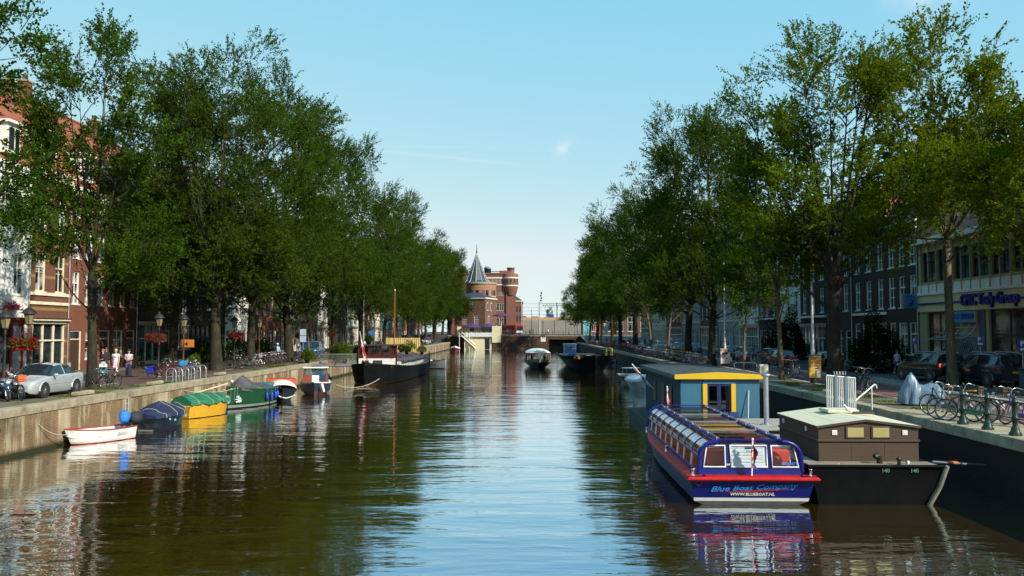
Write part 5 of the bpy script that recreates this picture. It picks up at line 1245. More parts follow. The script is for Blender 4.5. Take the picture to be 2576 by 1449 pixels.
o = text('lettering', '02002671', .105, ltb, t, (0, 0, 0), rw_, .002, 0, .002, 1.1); o.location = (LT_ / 2 + stern_pt(0, rows_[1])[0] - .035, -1.12, rows_[1] + .1)
o = text('lettering', 'SAF', .07, pw, t, (0, 0, 0), rw_, .002, 0, .002); o.location = (LT_ / 2 + stern_pt(0, rows_[1])[0] - .035, .66, rows_[1] + .07)
m = MB(); m.torus((0, 0, 0), .09, .018, iron, 'X', 16, 6); o = m.build('rope_eye', t); o.location = (LT_ / 2 + stx(.85) - .01, BW / 2 - .36, .70)
fl = flag('furled red white and blue flag at the stern of the blue tour boat', (at(1890, 1210, ys).x, ys - .05, .9), (at(1890, 1210, ys).x + .04, ys - .05, 1.95), ['red', 'red', 'blue'], 0, .42, wscale=.32)
flag('tiny red and white pennant at the bow of the blue tour boat', (at(1684, 1010, 38).x, 38.3, 1.0), (at(1684, 1010, 38).x - .05, 38.3, 2.55), ['red', 'white', 'red'], 0, .4, wscale=.3)

# ------------------------------------------------------------------ BROWN HOUSEBOAT
YC = 25.6
c0, c1 = at(2059, 1100, YC), at(2310, 1100, YC); WC = c1.x - c0.x; zb_ = at(2059, 1160.5, YC).z; ze = at(2059, 1071, YC).z; zr = at(2180, 1056, YC).z
t = thing('houseboat', 'brown wooden houseboat cabin with pale roof and two yellow blinds', 'houseboat', (c0.x, YC, 0)); LC = 3.9
brn = P('brown_boards', (.055, .031, .016), .75, var=.16, scale=2, stretch=(.5, 1, 9), bump=.3, dirt=(.06, .035, .02)); proof = P('pale_roof_boards', (.55, .52, .38), .8, var=.1, scale=2, stretch=(9, .4, 1), dirt=(.36, .33, .22))
xm = WC * .47
m = MB(); m.add([(0, 0, zb_), (WC, 0, zb_), (WC, 0, ze), (xm, 0, zr), (0, 0, ze)], [(0, 1, 2, 3, 4)], brn); m.add([(0, LC, zb_), (0, 0, zb_), (0, 0, ze), (0, LC, ze)], [(0, 1, 2, 3)], brn); m.add([(WC, 0, zb_), (WC, LC, zb_), (WC, LC, ze), (WC, 0, ze)], [(0, 1, 2, 3)], brn); m.add([(WC, LC, zb_), (0, LC, zb_), (0, LC, ze), (xm, LC, zr), (WC, LC, ze)], [(0, 1, 2, 3, 4)], brn)
zm = zb_ + (ze - zb_) * .55; m.b2((-.03, -.05, zm), (WC + .03, -.003, zm + .07), brn, .015); m.b2((-.05, -.03, zm), (-.003, LC, zm + .07), brn, .015)
for x_ in (.0, WC * .33, WC * .66): m.b2((x_, -.006, zb_), (x_ + .012, -.002, zm), wood_dark)
m.build('cabin', t)
m = MB(); ov = .07
for x0, z0, x1, z1 in ((-ov, ze + .0, xm, zr + .02), (xm, zr + .02, WC + ov, ze)):
    m.add([(x0, -ov, z0), (x1, -ov, z1), (x1, LC + ov, z1), (x0, LC + ov, z0)], [(0, 1, 2, 3)], proof); m.add([(x0, -ov, z0 - .07), (x1, -ov, z1 - .07), (x1, -ov, z1), (x0, -ov, z0)], [(0, 1, 2, 3)], brn)
m.add([(-ov, LC + ov, ze - .07), (-ov, -ov, ze - .07), (-ov, -ov, ze), (-ov, LC + ov, ze)], [(0, 1, 2, 3)], brn); m.build('roof', t)
m = MB(); m.box((xm + .1, 2.4, zr + .06), (1.0, .9, .1), proof, .0, .02); m.box((xm + .75, 2.0, zr + .02), (.7, .12, .08), wood_dark); o = m.build('roof_hatch', t)
ylb = P('yellow_blind', (.34, .28, .10), .6, var=.12)
for x_ in (WC * .29, WC * .545):
    m = MB(); w2, h2 = WC * .16, (ze - zb_) * .27; m.b2((x_ - .05, -.03, zm + .1), (x_ + w2 + .05, -.003, zm + .1 + h2 + .09), wood_dark, .01); m.b2((x_, -.037, zm + .14), (x_ + w2, -.031, zm + .14 + h2), ylb); m.build('window', t)
for x_, y_, ax in ((WC * .135, 0, 0), (WC * .84, 0, 0), (0, 1.0, 1), (0, 3.3, 1)):
    m = MB(); z_ = zm + .2; wv = P('white_vent', (.66, .68, .66), .5)
    if ax == 0: m.b2((x_, -.03, z_), (x_ + .15, -.003, z_ + .15), wv, .01); m.b2((x_ + .03, -.034, z_ + .03), (x_ + .12, -.031, z_ + .12), cream2)
    else: m.b2((-.03, y_, z_), (-.003, y_ + .15, z_ + .15), wv, .01)
    m.build('vent', t)
# hull
m = MB(); hx0, hx1 = at(2028, 1163, 24.9).x - c0.x, at(2372, 1166, 24.9).x - c0.x; yb0 = -.85
gz = zb_ - .02
sec = []
for y_, wl_, wr_, zz in ((yb0, .55, .55, gz + .0), (yb0 + .5, .2, .2, gz), (2.5, .0, .0, gz), (12.5, .0, .0, gz)):
    x0, x1 = hx0 + wl_ * .15, hx1 - wl_ * .1; sec.append([(x0 + .6, y_ + .35, -.4), (x0 + .3, y_ + .25, 0), (x0, y_, zz - .1), (x0, y_, zz), (x1, y_, zz), (x1, y_, zz - .1), (x1 - .38, y_ + .25, 0), (x1 - .6, y_ + .35, -.4)])
m.loft(sec, bh, closed=True, smooth=False, cap=True); m.build('hull', t)
m = MB(); m.b2((hx0 + .1, yb0 + .05, gz + .002), (hx1 - .12, -.003, gz + .02), P('deck_boards', (.22, .18, .13), .8)); m.b2((hx0 + .02, .0, gz + .002), (-.06, 12.4, gz + .018), P('deck_grit', (.30, .28, .25), .9, var=.15, dirt=(.2, .18, .15))); m.b2((-.05, LC + .1, gz + .002), (WC + .2, 12.4, gz + .017), MATS['deck_grit']); m.build('deck', t)
m = MB(); m.tube([(hx1 + .03, yb0 - .03, gz + .03), (hx1 - .12, yb0 + .1, gz * .5), (hx1 - .42, yb0 + .2, -.05)], .07, P('worn_rubbing_strake', (.22, .2, .15), .85, var=.5), 6); m.tube([(hx0, yb0 - .01, gz + .01), (hx1, yb0 - .01, gz + .01)], .05, bh, 6); m.build('stem_post', t)
nump = P('number_green', (.05, .15, .07), .6)
for px in (2229, 2302):
    q = at(px, 1177, 24.7); o = text('lettering', '140', .16, nump, t, (q.x - c0.x, yb0 - .012, gz - .115), (R(86), 0, 0), .003, 0, .004)
m = MB(); x_ = at(2225, 1150, 24.9).x - c0.x
m.tube([(x_, -.35, gz), (x_, -.35, gz + .2), (x_ - .06, -.38, gz + .27), (x_ - .17, -.42, gz + .22)], .085, iron, 9); m.build('ventilator', t)
m = MB(); x_ = at(2265, 1150, 24.9).x - c0.x; m.lathe([(.06, 0), (.05, .14), (.09, .18), (.03, .25), (0, .26)], black, (x_, -.6, gz), 8); m.lathe([(.05, 0), (.05, .12), (0, .13)], steel, (x_ + .3, -.5, gz), 8); m.build('bollard', t)
# boom sticking out to the quay
m = MB(); m.tube([(hx1 - .1, yb0 + .6, gz + .05), (hx1 + 1.7, yb0 + 1.0, gz - .12)], .05, P('tarred_pole', (.03, .045, .06), .5), 7); m.tube([(hx1 + .45, yb0 + .72, gz + .01), (hx1 + .75, yb0 + .8, gz - .02)], .058, P('dull_orange', (.4, .1, .03), .7), 7); m.build('mooring_boom', t)
# fore deck and chimney on the deck behind
m = MB(); q = at(1928, 1055, 35.5); m.tube([(0, 0, 0), (0, 0, at(1928, 935, 35.5).z - q.z)], .11, steel, 12); hh = at(1928, 935, 35.5).z - q.z; m.lathe([(.11, 0), (.2, .06), (.2, .1), (.15, .14), (0, .14)], steel, (0, 0, hh), 14); m.lathe([(.28, 0), (.26, .03), (.12, .05)], steel, (0, 0, 0), 12)
o = m.build('chimney', t); o.location = (q.x - c0.x, 35.5 - YC, gz + .02)
m = MB(); m.tube([(hx0 + .1 + .4 * math.sin(k * .35), 11.2 + .35 * math.cos(k * .35), gz + .05) for k in range(20)], .03, rope, 5); m.lathe([(.05, 0), (.06, .2), (0, .22)], P('rusty_brown', (.22, .1, .03), .7), (hx0 + .8, 10.0, gz), 8); m.box((hx0 + 1.6, 7.0, gz + .06), (.8, .4, .08), wood_dark, .2); m.build('deck_gear', t)
mooring('pale rope from the blue tour boat to the brown houseboat deck', ((at(2038, 1200, 25).x, 24.8, .95), (at(2108, 1165, 25.2).x, 25.1, gz + .05)), .12, .018)
# white gate and gangway behind the brown cabin
G0_ = at(2081, 1035, 31.0); gx0 = G0_.x; gx1 = at(2153, 1035, 31.0).x
t = thing('gangway_gate', 'white barred boarding gate with spiked top behind the brown houseboat', 'gate', (gx0, 31.0, at(2081, 1035, 31).z - .6)); hz = at(2081, 943, 31.0).z - (at(2081, 1035, 31).z - .6)
m = MB(); gw = gx1 - gx0; wg = P('gate_white', (.62, .63, .62), .45, var=.1)
for k in range(17):
    x_ = gw * k / 16; sl = -.10 * k / 16; m.b2((x_ - .012, -.015, 0), (x_ + .012, .015, hz + sl), wg)
for zz in (.55, hz - .02): m.tube([(0, 0, zz), (gw, 0, zz - .10)], .03, wg, 6)
m.build('bars', t)
m = MB()
for k in range(8): m.tube([(gw * .28 + k * .055, 0, hz), (gw * .28 + k * .055 + (.02 if k % 2 else -.02), 0, hz + .13)], .009, wg, 4)
m.build('spikes', t)
m = MB(); bgp = P('gate_blue_post', (.12, .17, .22), .5); m.b2((gw * .27, -.05, 0), (gw * .36, .05, hz - .03), bgp); m.b2((gw * .62, -.05, 0), (gw * .71, .05, hz - .06), bgp); m.build('gate_post', t)
h0 = at(2200, 967, 33.5); m = MB(); B0 = Vector((gx0, 31, at(2081, 1035, 31).z - .6))
pa, pb = Vector((gx1, 31.1, at(2155, 1010, 31).z)) - B0, Vector((h0.x, 33.5, h0.z)) - B0
m.tube([pa, pb, pb + Vector((.08, .05, -.04)), pb + Vector((.10, .06, -.16))], .03, wg, 7); m.tube([pb + Vector((-.12, 0, -.06)), pb + Vector((-.12, 0, -1.0))], .025, wg, 6); m.tube([pa + Vector((.3, .8, .1)), pb + Vector((-.5, 1.0, .1))], .03, steel, 7); m.tube([pa + Vector((.3, .8, .1)), pa + Vector((.3, .8, -.8))], .025, steel, 6); m.build('handrail', t)
m = MB(); m.b2((.2, .1, .12), (gw + .9, .9, .2), wood_dark); m.build('gangplank', t)
# white gull standing on the cabin roof
q = at(2138, 1042, 27.6); t = thing('gull', 'white gull standing on the brown houseboat roof', 'bird', (q.x, 27.6, zr - .07), R(195), None, .95)
m = MB(); gwh = P('gull_white', (.75, .74, .7), .7, var=.04); ggr = P('gull_grey', (.38, .40, .42), .7)
rg = []
for x_, z_, r_ in ((-.27, .20, .008), (-.2, .2, .035), (-.1, .19, .07), (.02, .19, .085), (.1, .22, .075), (.15, .27, .05), (.17, .31, .038), (.19, .345, .045), (.22, .355, .035), (.245, .35, .012)):
    rg.append([(x_, r_ * math.cos(2 * PI * k / 10), z_ + r_ * math.sin(2 * PI * k / 10)) for k in range(10)])
m.loft(rg, gwh, closed=True, cap=True); m.tube([(.24, 0, .35), (.29, 0, .335)], [.012, .004], P('beak_yellow', (.6, .35, .03), .5), 6)
for sd in (1, -1): m.tube([(.0, sd * .03, .12), (.005, sd * .03, 0), (.05, sd * .03, .0)], .007, MATS['beak_yellow'], 5); m.ball((.215, sd * .035, .365), .006, black, 6, 4)
m.build('body', t)
m = MB()
for sd in (1, -1): m.loft([[(-.27, sd * .02, .215), (-.27, sd * .03, .20)], [(-.1, sd * .06, .26), (-.1, sd * .083, .18)], [(.05, sd * .07, .265), (.05, sd * .095, .19)], [(.1, sd * .06, .25), (.1, sd * .075, .22)]], ggr)
m.build('wing', t)
# ================================================================== CARS (local: front +x)
carglass = P('car_glass', (.015, .02, .025), .04, var=.1, spec=.7)
tyre = P('tyre', (.02, .02, .02), .85); rimm = P('alloy_rim', (.42, .43, .44), .3, .8)
lampw = P('headlamp', (.55, .56, .56), .1, var=.15, scale=8, coat=.8); lampr = P('tail_lamp', (.30, .008, .006), .2, coat=.5); platey = P('plate_yellow', (.62, .32, .02), .5); trimb = P('black_plastic', (.02, .02, .02), .5)
def paint(name, col): return P(name, col, .22, .25, var=.04, coat=.8)
# station: x, half width, z bottom, z belt, z top, half roof width
CARS = {
 'sedan': dict(st=[(2.30, .62, .34, .56, .60, .50), (2.22, .76, .24, .66, .70, .60), (1.9, .85, .2, .78, .82, .66), (1.5, .88, .2, .86, .905, .68), (1.02, .885, .2, .92, .965, .70), (.28, .89, .2, .95, 1.405, .58), (-.28, .89, .2, .96, 1.455, .60), (-.36, .89, .2, .96, 1.455, .60), (-1.0, .88, .2, .97, 1.40, .57), (-1.62, .87, .2, .99, 1.06, .60), (-2.0, .84, .22, .98, 1.03, .62), (-2.2, .78, .26, .92, .98, .60), (-2.28, .70, .36, .78, .86, .52)],
              ws=(4, 5), rw=(8, 9), side=[(4, 5, 0), (5, 6, 1), (7, 8, 1), (8, 9, 0)], wx=(1.40, -1.32), wr=.325, hl=(2.0, .64, .60, .14), tl=(-2.18, .62, .80, .14)),
 'hatch': dict(st=[(1.95, .60, .34, .58, .62, .5), (1.85, .74, .24, .70, .74, .6), (1.5, .82, .2, .84, .88, .64), (1.0, .84, .2, .92, .97, .66), (.35, .85, .2, .96, 1.42, .58), (-.3, .85, .2, .97, 1.47, .60), (-.38, .85, .2, .97, 1.47, .60), (-1.3, .84, .2, .99, 1.42, .58), (-1.8, .80, .22, .98, 1.05, .62), (-1.93, .74, .3, .86, .92, .56)],
              ws=(3, 4), rw=(7, 8), side=[(3, 4, 0), (4, 5, 1), (6, 7, 1)], wx=(1.2, -1.2), wr=.31, hl=(1.68, .60, .66, .13), tl=(-1.84, .62, .88, .18)),
 'suv': dict(st=[(2.32, .66, .42, .72, .78, .56), (2.2, .82, .32, .88, .94, .68), (1.7, .93, .3, 1.04, 1.08, .74), (1.05, .95, .3, 1.10, 1.15, .76), (.4, .96, .3, 1.13, 1.64, .66), (-.35, .96, .3, 1.14, 1.70, .68), (-.44, .96, .3, 1.14, 1.70, .68), (-1.3, .95, .3, 1.15, 1.67, .66), (-1.42, .95, .3, 1.15, 1.66, .66), (-1.95, .92, .3, 1.16, 1.62, .62), (-2.22, .88, .34, 1.14, 1.20, .70), (-2.32, .82, .42, .92, 1.0, .62)],
             ws=(3, 4), rw=(9, 10), side=[(3, 4, 0), (4, 5, 1), (6, 7, 1), (8, 9, 1)], wx=(1.42, -1.40), wr=.37, hl=(2.0, .7, .84, .14), tl=(-2.2, .72, 1.0, .16)),
 'van': dict(st=[(2.3, .72, .4, .8, .86, .6), (2.2, .86, .3, .95, 1.0, .7), (1.75, .92, .25, 1.12, 1.17, .76), (1.0, .94, .25, 1.2, 1.82, .74), (.2, .95, .25, 1.2, 1.93, .76), (.1, .95, .25, 1.2, 1.93, .76), (-1.0, .95, .25, 1.2, 1.93, .76), (-1.1, .95, .25, 1.2, 1.93, .76), (-2.1, .94, .25, 1.2, 1.88, .75), (-2.25, .92, .28, 1.18, 1.24, .8), (-2.33, .88, .36, .9, .98, .7)],
             ws=(2, 3), rw=(8, 9), side=[(2, 3, 0), (3, 4, 1), (5, 6, 1), (7, 8, 1)], wx=(1.45, -1.4), wr=.33, hl=(2.0, .74, .86, .15), tl=(-2.24, .78, 1.1, .2))}
def sect(s):
    x, w, zb, zs, zt, wr = s; top = zt - zs > .12
    p = [(x, w * .90, zb), (x, w * .985, zb + (zs - zb) * .22), (x, w, zb + (zs - zb) * .55), (x, w * .985, zs - .05), (x, w * .955, zs)]
    p += [(x, wr + .05, zt - .06 if top else zs + (zt - zs) * .55), (x, wr - .02, zt - .012), (x, wr * .5, zt + (.022 if top else .01)), (x, 0, zt + (.03 if top else .014))]
    return p
def make_car(kind, body, label='', cat='car', loc=(0, 0, 0), rz=0, group=None, plate='24-XN-BL', name='parked_car', scale=1.0):
    d = CARS[kind]; st = d['st']; t = thing(name, label, cat, loc, rz, group, scale)
    B = MB(); G = MB(); S = [sect(s) for s in st]
    sides = {(a, b): k for a, b, k in d['side']}
    for i in range(len(S) - 1):
        for j in range(8):
            isw = ((i, i + 1) in (d['ws'], d['rw']) and j >= 5) or ((i, i + 1) in sides and j == 4)
            for sd in (1, -1):
                q = [S[i][j], S[i + 1][j], S[i + 1][j + 1], S[i][j + 1]]; q = [(p[0], p[1] * sd, p[2]) for p in q]
                if isw:
                    if j == 4: # inset from pillars
                        c = [sum(p[k] for p in q) / 4 for k in range(3)]; q2 = [tuple(c[k] + (p[k] - c[k]) * .93 for k in range(3)) for p in q]
                    else: q2 = q
                    G.add([(p[0], p[1] * 1.003, p[2] + .003) for p in q2], [(0, 1, 2, 3)], carglass, j != 4)
                B.add(q, [(0, 1, 2, 3)], trimb if isw else body, True)
    for e in (0, -1):
        r = [(p[0], p[1], p[2]) for p in S[e]] + [(p[0], -p[1], p[2]) for p in S[e][::-1]]; B.add(r, [tuple(range(len(r)))], body)
    # sills, bumpers, wheel openings
    x0, x1 = st[0][0], st[-1][0]; zb = st[3][2]; w = st[4][1]
    for wx in d['wx']:
        for sd in (1, -1):
            B.disc((wx, sd * (w - .10), d['wr'] + .0), d['wr'] * 1.16, .24, trimb, 'Y', 20)
            n = 12; rg = [[(wx + d['wr'] * k_ * math.cos(PI * q / n), sd * (w + o_), d['wr'] + d['wr'] * k_ * math.sin(PI * q / n)) for k_, o_ in ((1.16, .018), (1.27, .022), (1.32, -.02))] for q in range(n + 1)]
            B.loft(rg, body, smooth=True)
    # merge by distance for clean smooth shading
    o = B.build('body', t)
    import bmesh
    bm = bmesh.new(); bm.from_mesh(o.data); bmesh.ops.remove_doubles(bm, verts=bm.verts, dist=.0008); bm.to_mesh(o.data); bm.free()
    G.build('window', t)
    m = MB(); m.b2((x0 - .12, -w * .52, .30), (x0 - .0 + .03, w * .52, .44), trimb, .02); m.b2((x0 - .05, -w * .3, st[1][3] - .12), (x0 + .015, w * .3, st[1][3] - .02), trimb, .01); m.build('grille', t)
    m = MB(); m.b2((x1 - .04, -w * .62, .34), (x1 + .1, w * .62, .46), trimb, .02); m.build('bumper', t)
    hx, hy, hz_, hs = d['hl']; tx, ty, tz_, ts = d['tl']
    for sd in (1, -1):
        m = MB(); m.add([(hx + .24, sd * (hy - .22), hz_ - hs * .4), (hx - .06, sd * (hy + .205), hz_ - hs * .1), (hx - .2, sd * (hy + .2), hz_ + hs * 1.0), (hx + .16, sd * (hy - .16), hz_ + hs * .8)], [(0, 1, 2, 3)], lampw)
        m.ball((hx + .07, sd * hy, hz_ + .04), (.15, .18, hs * .62), lampw, 10, 6); m.build('headlight', t)
        m = MB(); m.box((tx + .02, sd * (ty + .03), tz_), (.16, .24, ts * 1.3), lampr, bev=.03); m.build('taillight', t)
        m = MB(); m.ball((st[4][0] + .35 if False else d['st'][d['ws'][0]][0] - .28, sd * (w + .12), st[4][3] + .06), (.07, .12, .07), body, 10, 6); m.build('mirror', t)
        m = MB()
        for hxx in (-.15, -1.0): m.b2((hxx - .1, sd * (w - .02), st[5][3] - .12), (hxx + .1, sd * (w + .02), st[5][3] - .085), body if kind == 'sedan' else trimb, .01)
        m.build('door_handle', t)
        for wx in d['wx']:
            m = MB(); m.lathe([(d['wr'] * .62, -.1), (d['wr'] * .92, -.1), (d['wr'], -.06), (d['wr'], .06), (d['wr'] * .92, .1), (d['wr'] * .62, .1)], tyre, n=22, xf=Matrix.Translation((wx, sd * (w - .085), d['wr'])) @ Matrix.Rotation(R(90), 4, 'X'))
            m.disc((wx, sd * (w - .03), d['wr']), d['wr'] * .62, .05, trimb, 'Y', 16)
            o = m.build('wheel', t); m = MB()
            for k in range(7):
                a = 2 * PI * k / 7; m.box((wx + math.cos(a) * d['wr'] * .33, sd * (w + .004), d['wr'] + math.sin(a) * d['wr'] * .33), (d['wr'] * .6, .02, .05), rimm, xf=None) if False else m.tube([(wx, sd * (w + .006), d['wr']), (wx + math.cos(a) * d['wr'] * .62, sd * (w + .002), d['wr'] + math.sin(a) * d['wr'] * .62)], [.03, .022], rimm, 5)
            m.torus((wx, sd * (w + .004), d['wr']), d['wr'] * .62, .018, rimm, 'Y', 18, 5); m.build('rim', o)
    if kind == 'sedan':
        m = MB()
        for sd in (1, -1): m.b2((-1.05, sd * (w - .005), .56), (1.0, sd * (w + .015), .60), body, .01)
        m.build('side_moulding', t)
    for xx, s_, rz_ in ((x0 + .035, 1, 90), (x1 - .05, -1, -90)):
        m = MB(); m.b2((xx - .012, -.26, .46 if s_ > 0 else tz_ - .28), (xx + .012, .26, .57 if s_ > 0 else tz_ - .17), platey); o = m.build('number_plate', t)
        text('plate_number', plate, .09, black, o, (xx + .016 * s_, 0, .515 if s_ > 0 else tz_ - .225), (R(90), 0, R(rz_)), .001)
    if kind == 'suv':
        m = MB()
        for sd in (1, -1): m.tube([(.5, sd * .6, 1.68), (.3, sd * .62, 1.75), (-1.5, sd * .62, 1.75), (-1.8, sd * .58, 1.66)], .022, steel, 6)
        m.build('roof_rail', t)
    return t
silver = paint('silver_paint', (.42, .44, .46)); pblack = paint('black_car_paint', (.008, .009, .011)); pblue = paint('blue_car_paint', (.02, .10, .24)); pwhite = paint('white_car_paint', (.6, .6, .6)); pred = paint('red_car_paint', (.22, .012, .015)); pgrey = paint('grey_car_paint', (.12, .13, .14)); pnavy = paint('navy_car_paint', (.012, .018, .04))
# silver saloon on the left quay
q = g(114, 1001); q2 = g(203, 991)
rz = head((q2.x, q2.y), (q.x, q.y)); d_ = Vector((math.cos(rz), math.sin(rz), 0)); nrm = Vector((d_.y, -d_.x, 0))
mid = (q + q2) / 2
make_car('sedan', silver, 'silver saloon car parked on the left quay with its nose towards the camera', 'car', (-23.5, 40.4, QZ + .004), R(-90) + .03, 'cars parked along the left quay', '73-TL-PF', scale=1.07)
# left far cars
van = make_car('van', pblue, 'bright blue van parked beside the barge wheelhouse', 'van', (-24.6, 96, QZ), R(-90), 'cars parked along the left quay', name='parked_van')
ca = make_car('hatch', pnavy, 'dark blue hatchback parked beside the reed screen', 'car', (-23.9, 136, QZ), R(90), 'cars parked along the left quay')
for i, (X, Y, pp, lb) in enumerate([(-23.6, 150, 'grey_car_paint', 'dark grey car behind the dark blue hatchback on the left quay'), (-23.6, 158, 'white_car_paint', 'white hatchback on the left quay near the terrace'), (-24, 170, 'black_car_paint', 'black car between white cars far along the left quay'), (-23.2, 196, 'white_car_paint', 'white car at the far end of the left quay')]):
    dup(ca, (X, Y, QZ), R(-90 if i != 1 else 90), lb, None, None, {'navy_car_paint': MATS[pp]})
# right street
GR = 'cars on the right street'
s1 = make_car('suv', pblack, 'black estate with lit brake lights behind the covered motorcycle', 'car', (25.5, 53.2, QZ + .004), R(97), GR, '8-KLT-83', scale=1.06)
for o in s1.children:
    if o.name.startswith('taillight'):
        pass
lit = bpy.data.materials.new('lit_brake_lamp'); lit.use_nodes = True; bs = lit.node_tree.nodes['Principled BSDF']; bs.inputs['Base Color'].default_value = (.5, .02, .01, 1); bs.inputs['Emission Color'].default_value = (1, .06, .02, 1); bs.inputs['Emission Strength'].default_value = 2.2
repaint_pairs = {'tail_lamp': lit}
for o in s1.children: repaint(o, repaint_pairs)
make_car('suv', pnavy, 'big dark off-roader parked before the office shutter', 'car', (26.8, 49.0, QZ + .004), R(94), GR, '57-LB-JS', scale=1.1)
rc = make_car('hatch', silver, 'silver hatchback parked in the right street row', 'car', (22.0, 121, QZ), R(91), GR)
dup(van, (22.2, 127, QZ), R(90), 'pale grey van towering over the parked cars on the right', GR, None, {'blue_car_paint': silver})
for X, Y, pp, lb, a in [(22.4, 112, 'blue_car_paint', 'teal blue car beside the thick black right trunk', 90), (22.6, 93, 'blue_car_paint', 'blue car with open back right of the black trunk', 90), (23.4, 89, 'white_car_paint', 'white hatchback behind the brown trunk on the right', 270), (23.8, 82, 'black_car_paint', 'dark car hidden behind the brown right trunk', 90), (22.3, 73.5, 'red_car_paint', 'dark red car behind the red and white poster stand', 90), (24.2, 68, 'black_car_paint', 'black car right of the dark red car', 90), (21.6, 134, 'white_car_paint', 'white car behind the pale grey van', 90), (22.5, 142, 'silver_paint', 'silver car in the middle of the far right traffic', 90), (20.2, 150, 'white_car_paint', 'white car ahead of the far right traffic', 90), (21.0, 108, 'grey_car_paint', 'grey car behind the yellow box on the right street', 90)]:
    dup(rc, (X, Y, QZ), R(a), lb, None, None, {'silver_paint': MATS[pp]})
c = dup(rc, (18.6, 160, QZ), R(90), 'black car with glowing tail lights driving away on the right', None, None, {'silver_paint': pblack, 'tail_lamp': lit})
# scooter in the left corner
def scooter(label, loc, rz):
    t = thing('motor_scooter', label, 'scooter', loc, rz); sb_ = paint('scooter_blue', (.03, .05, .09))
    for nm, x_ in (('front', .62), ('rear', -.62)):
        m = MB(); m.torus((x_, 0, .25), .19, .065, tyre, 'Y', 20, 8); o = m.build('wheel', t); m = MB(); m.disc((x_, 0, .25), .05, .12, rimm)
        for k in range(5): a = 2 * PI * k / 5; m.tube([(x_, -.04, .25), (x_ + .14 * math.cos(a), -.04, .25 + .14 * math.sin(a))], .018, rimm, 5)
        m.torus((x_, -.02, .25), .14, .02, rimm, 'Y', 16, 5); m.build('rim', o)
    m = MB(); m.tube([(.62, -.09, .25), (.52, -.09, .6), (.45, 0, .95)], .028, steel, 7); m.tube([(.62, .09, .25), (.52, .09, .6), (.45, 0, .95)], .028, steel, 7); m.build('fork', t)
    m = MB(); m.loft([[(x_, w * math.cos(2 * PI * k / 10), z_ + h * math.sin(2 * PI * k / 10)) for k in range(10)] for x_, w, z_, h in ((.72, .05, .55, .05), (.62, .14, .62, .16), (.48, .17, .72, .22), (.38, .12, .7, .3), (.2, .14, .36, .08), (-.1, .16, .36, .09), (-.25, .17, .5, .2), (-.6, .17, .62, .18), (-.9, .10, .68, .1), (-.98, .03, .68, .04))], sb_, closed=True, cap=True); m.ball((.6, 0, .47), (.24, .09, .1), sb_, 10, 6); m.build('body', t)
    m = MB(); m.box((-.45, 0, .84), (.72, .27, .1), black, bev=.04); m.build('seat', t)
    m = MB(); m.tube([(.38, .34, 1.0), (.42, .12, 1.02), (.42, -.12, 1.02), (.38, -.34, 1.0)], .02, black, 6); m.tube([(.4, .25, 1.0), (.38, .32, 1.25)], .008, black, 4); m.ball((.38, .33, 1.28), (.02, .07, .05), black, 8, 5); m.build('handlebar', t)
    m = MB(); m.ball((.56, 0, .84), (.08, .1, .08), lampw, 10, 6); m.build('headlight', t)
    return t
scooter('dark blue motor scooter with silver wheels at the left picture edge', (g(15, 1010).x - .35, g(15, 1010).y + .3, QZ), R(-38))
# motorcycle under a silver cover
def covered_bike(label, loc, rz):
    t = thing('covered_motorcycle', label, 'motorcycle', loc, rz, None, .84)
    m = MB(); rg = []
    prof = [(-1.05, .10, .55), (-1.0, .26, .78), (-.75, .34, 1.12), (-.45, .32, 1.16), (-.15, .27, 1.02), (.1, .30, 1.10), (.3, .34, 1.45), (.45, .32, 1.68), (.62, .30, 1.50), (.85, .28, 1.0), (1.0, .2, .7), (1.08, .08, .5)]
    for x_, w, h in prof:
        r = []
        for k in range(17):
            a = -PI / 2 + PI * k / 16; f = math.sin(a)
            yy = w * (math.copysign(abs(f) ** .8, f)) * (1.0 + .35 * (1 - math.cos(a))); zz = .10 + (h - .10) * max(0, math.cos(a)) ** .55
            n_ = mnoise.noise(Vector((x_ * 3, yy * 5, zz * 2))); r.append((x_ + .05 * n_, yy + .07 * n_ * (1 if yy > 0 else -1), zz + .03 * mnoise.noise(Vector((x_ * 5, yy * 4, 9)))))
        rg.append(r)
    rg2 = []
    for i in range(len(rg) - 1):
        for s in range(3):
            k = s / 3; rg2.append([tuple(p[c] * (1 - k) + q[c] * k + (.085 * math.sin(i * 2.9 + s * 1.9 + p[2] * 2) * (1.1 - min(1, p[2] / 1.5)) if c == 1 else 0) for c in range(3)) for p, q in zip(rg[i], rg[i + 1])])
    rg2.append(rg[-1]); m.loft(rg2, P('silver_cover', (.12, .19, .25), .4, .0, var=.3, scale=2.2, bump=.15)); m.build('cover', t)
    for x_ in (.75, -.72):
        m = MB(); m.torus((x_, 0, .3), .22, .085, tyre, 'Y', 20, 8); m.disc((x_, 0, .3), .16, .08, iron); m.build('wheel', t)
    return t
q = g(2320, 1022); covered_bike('motorcycle hidden under a wrinkled silver blue cover on the right quay', (q.x + .1, q.y + .3, QZ), R(168))

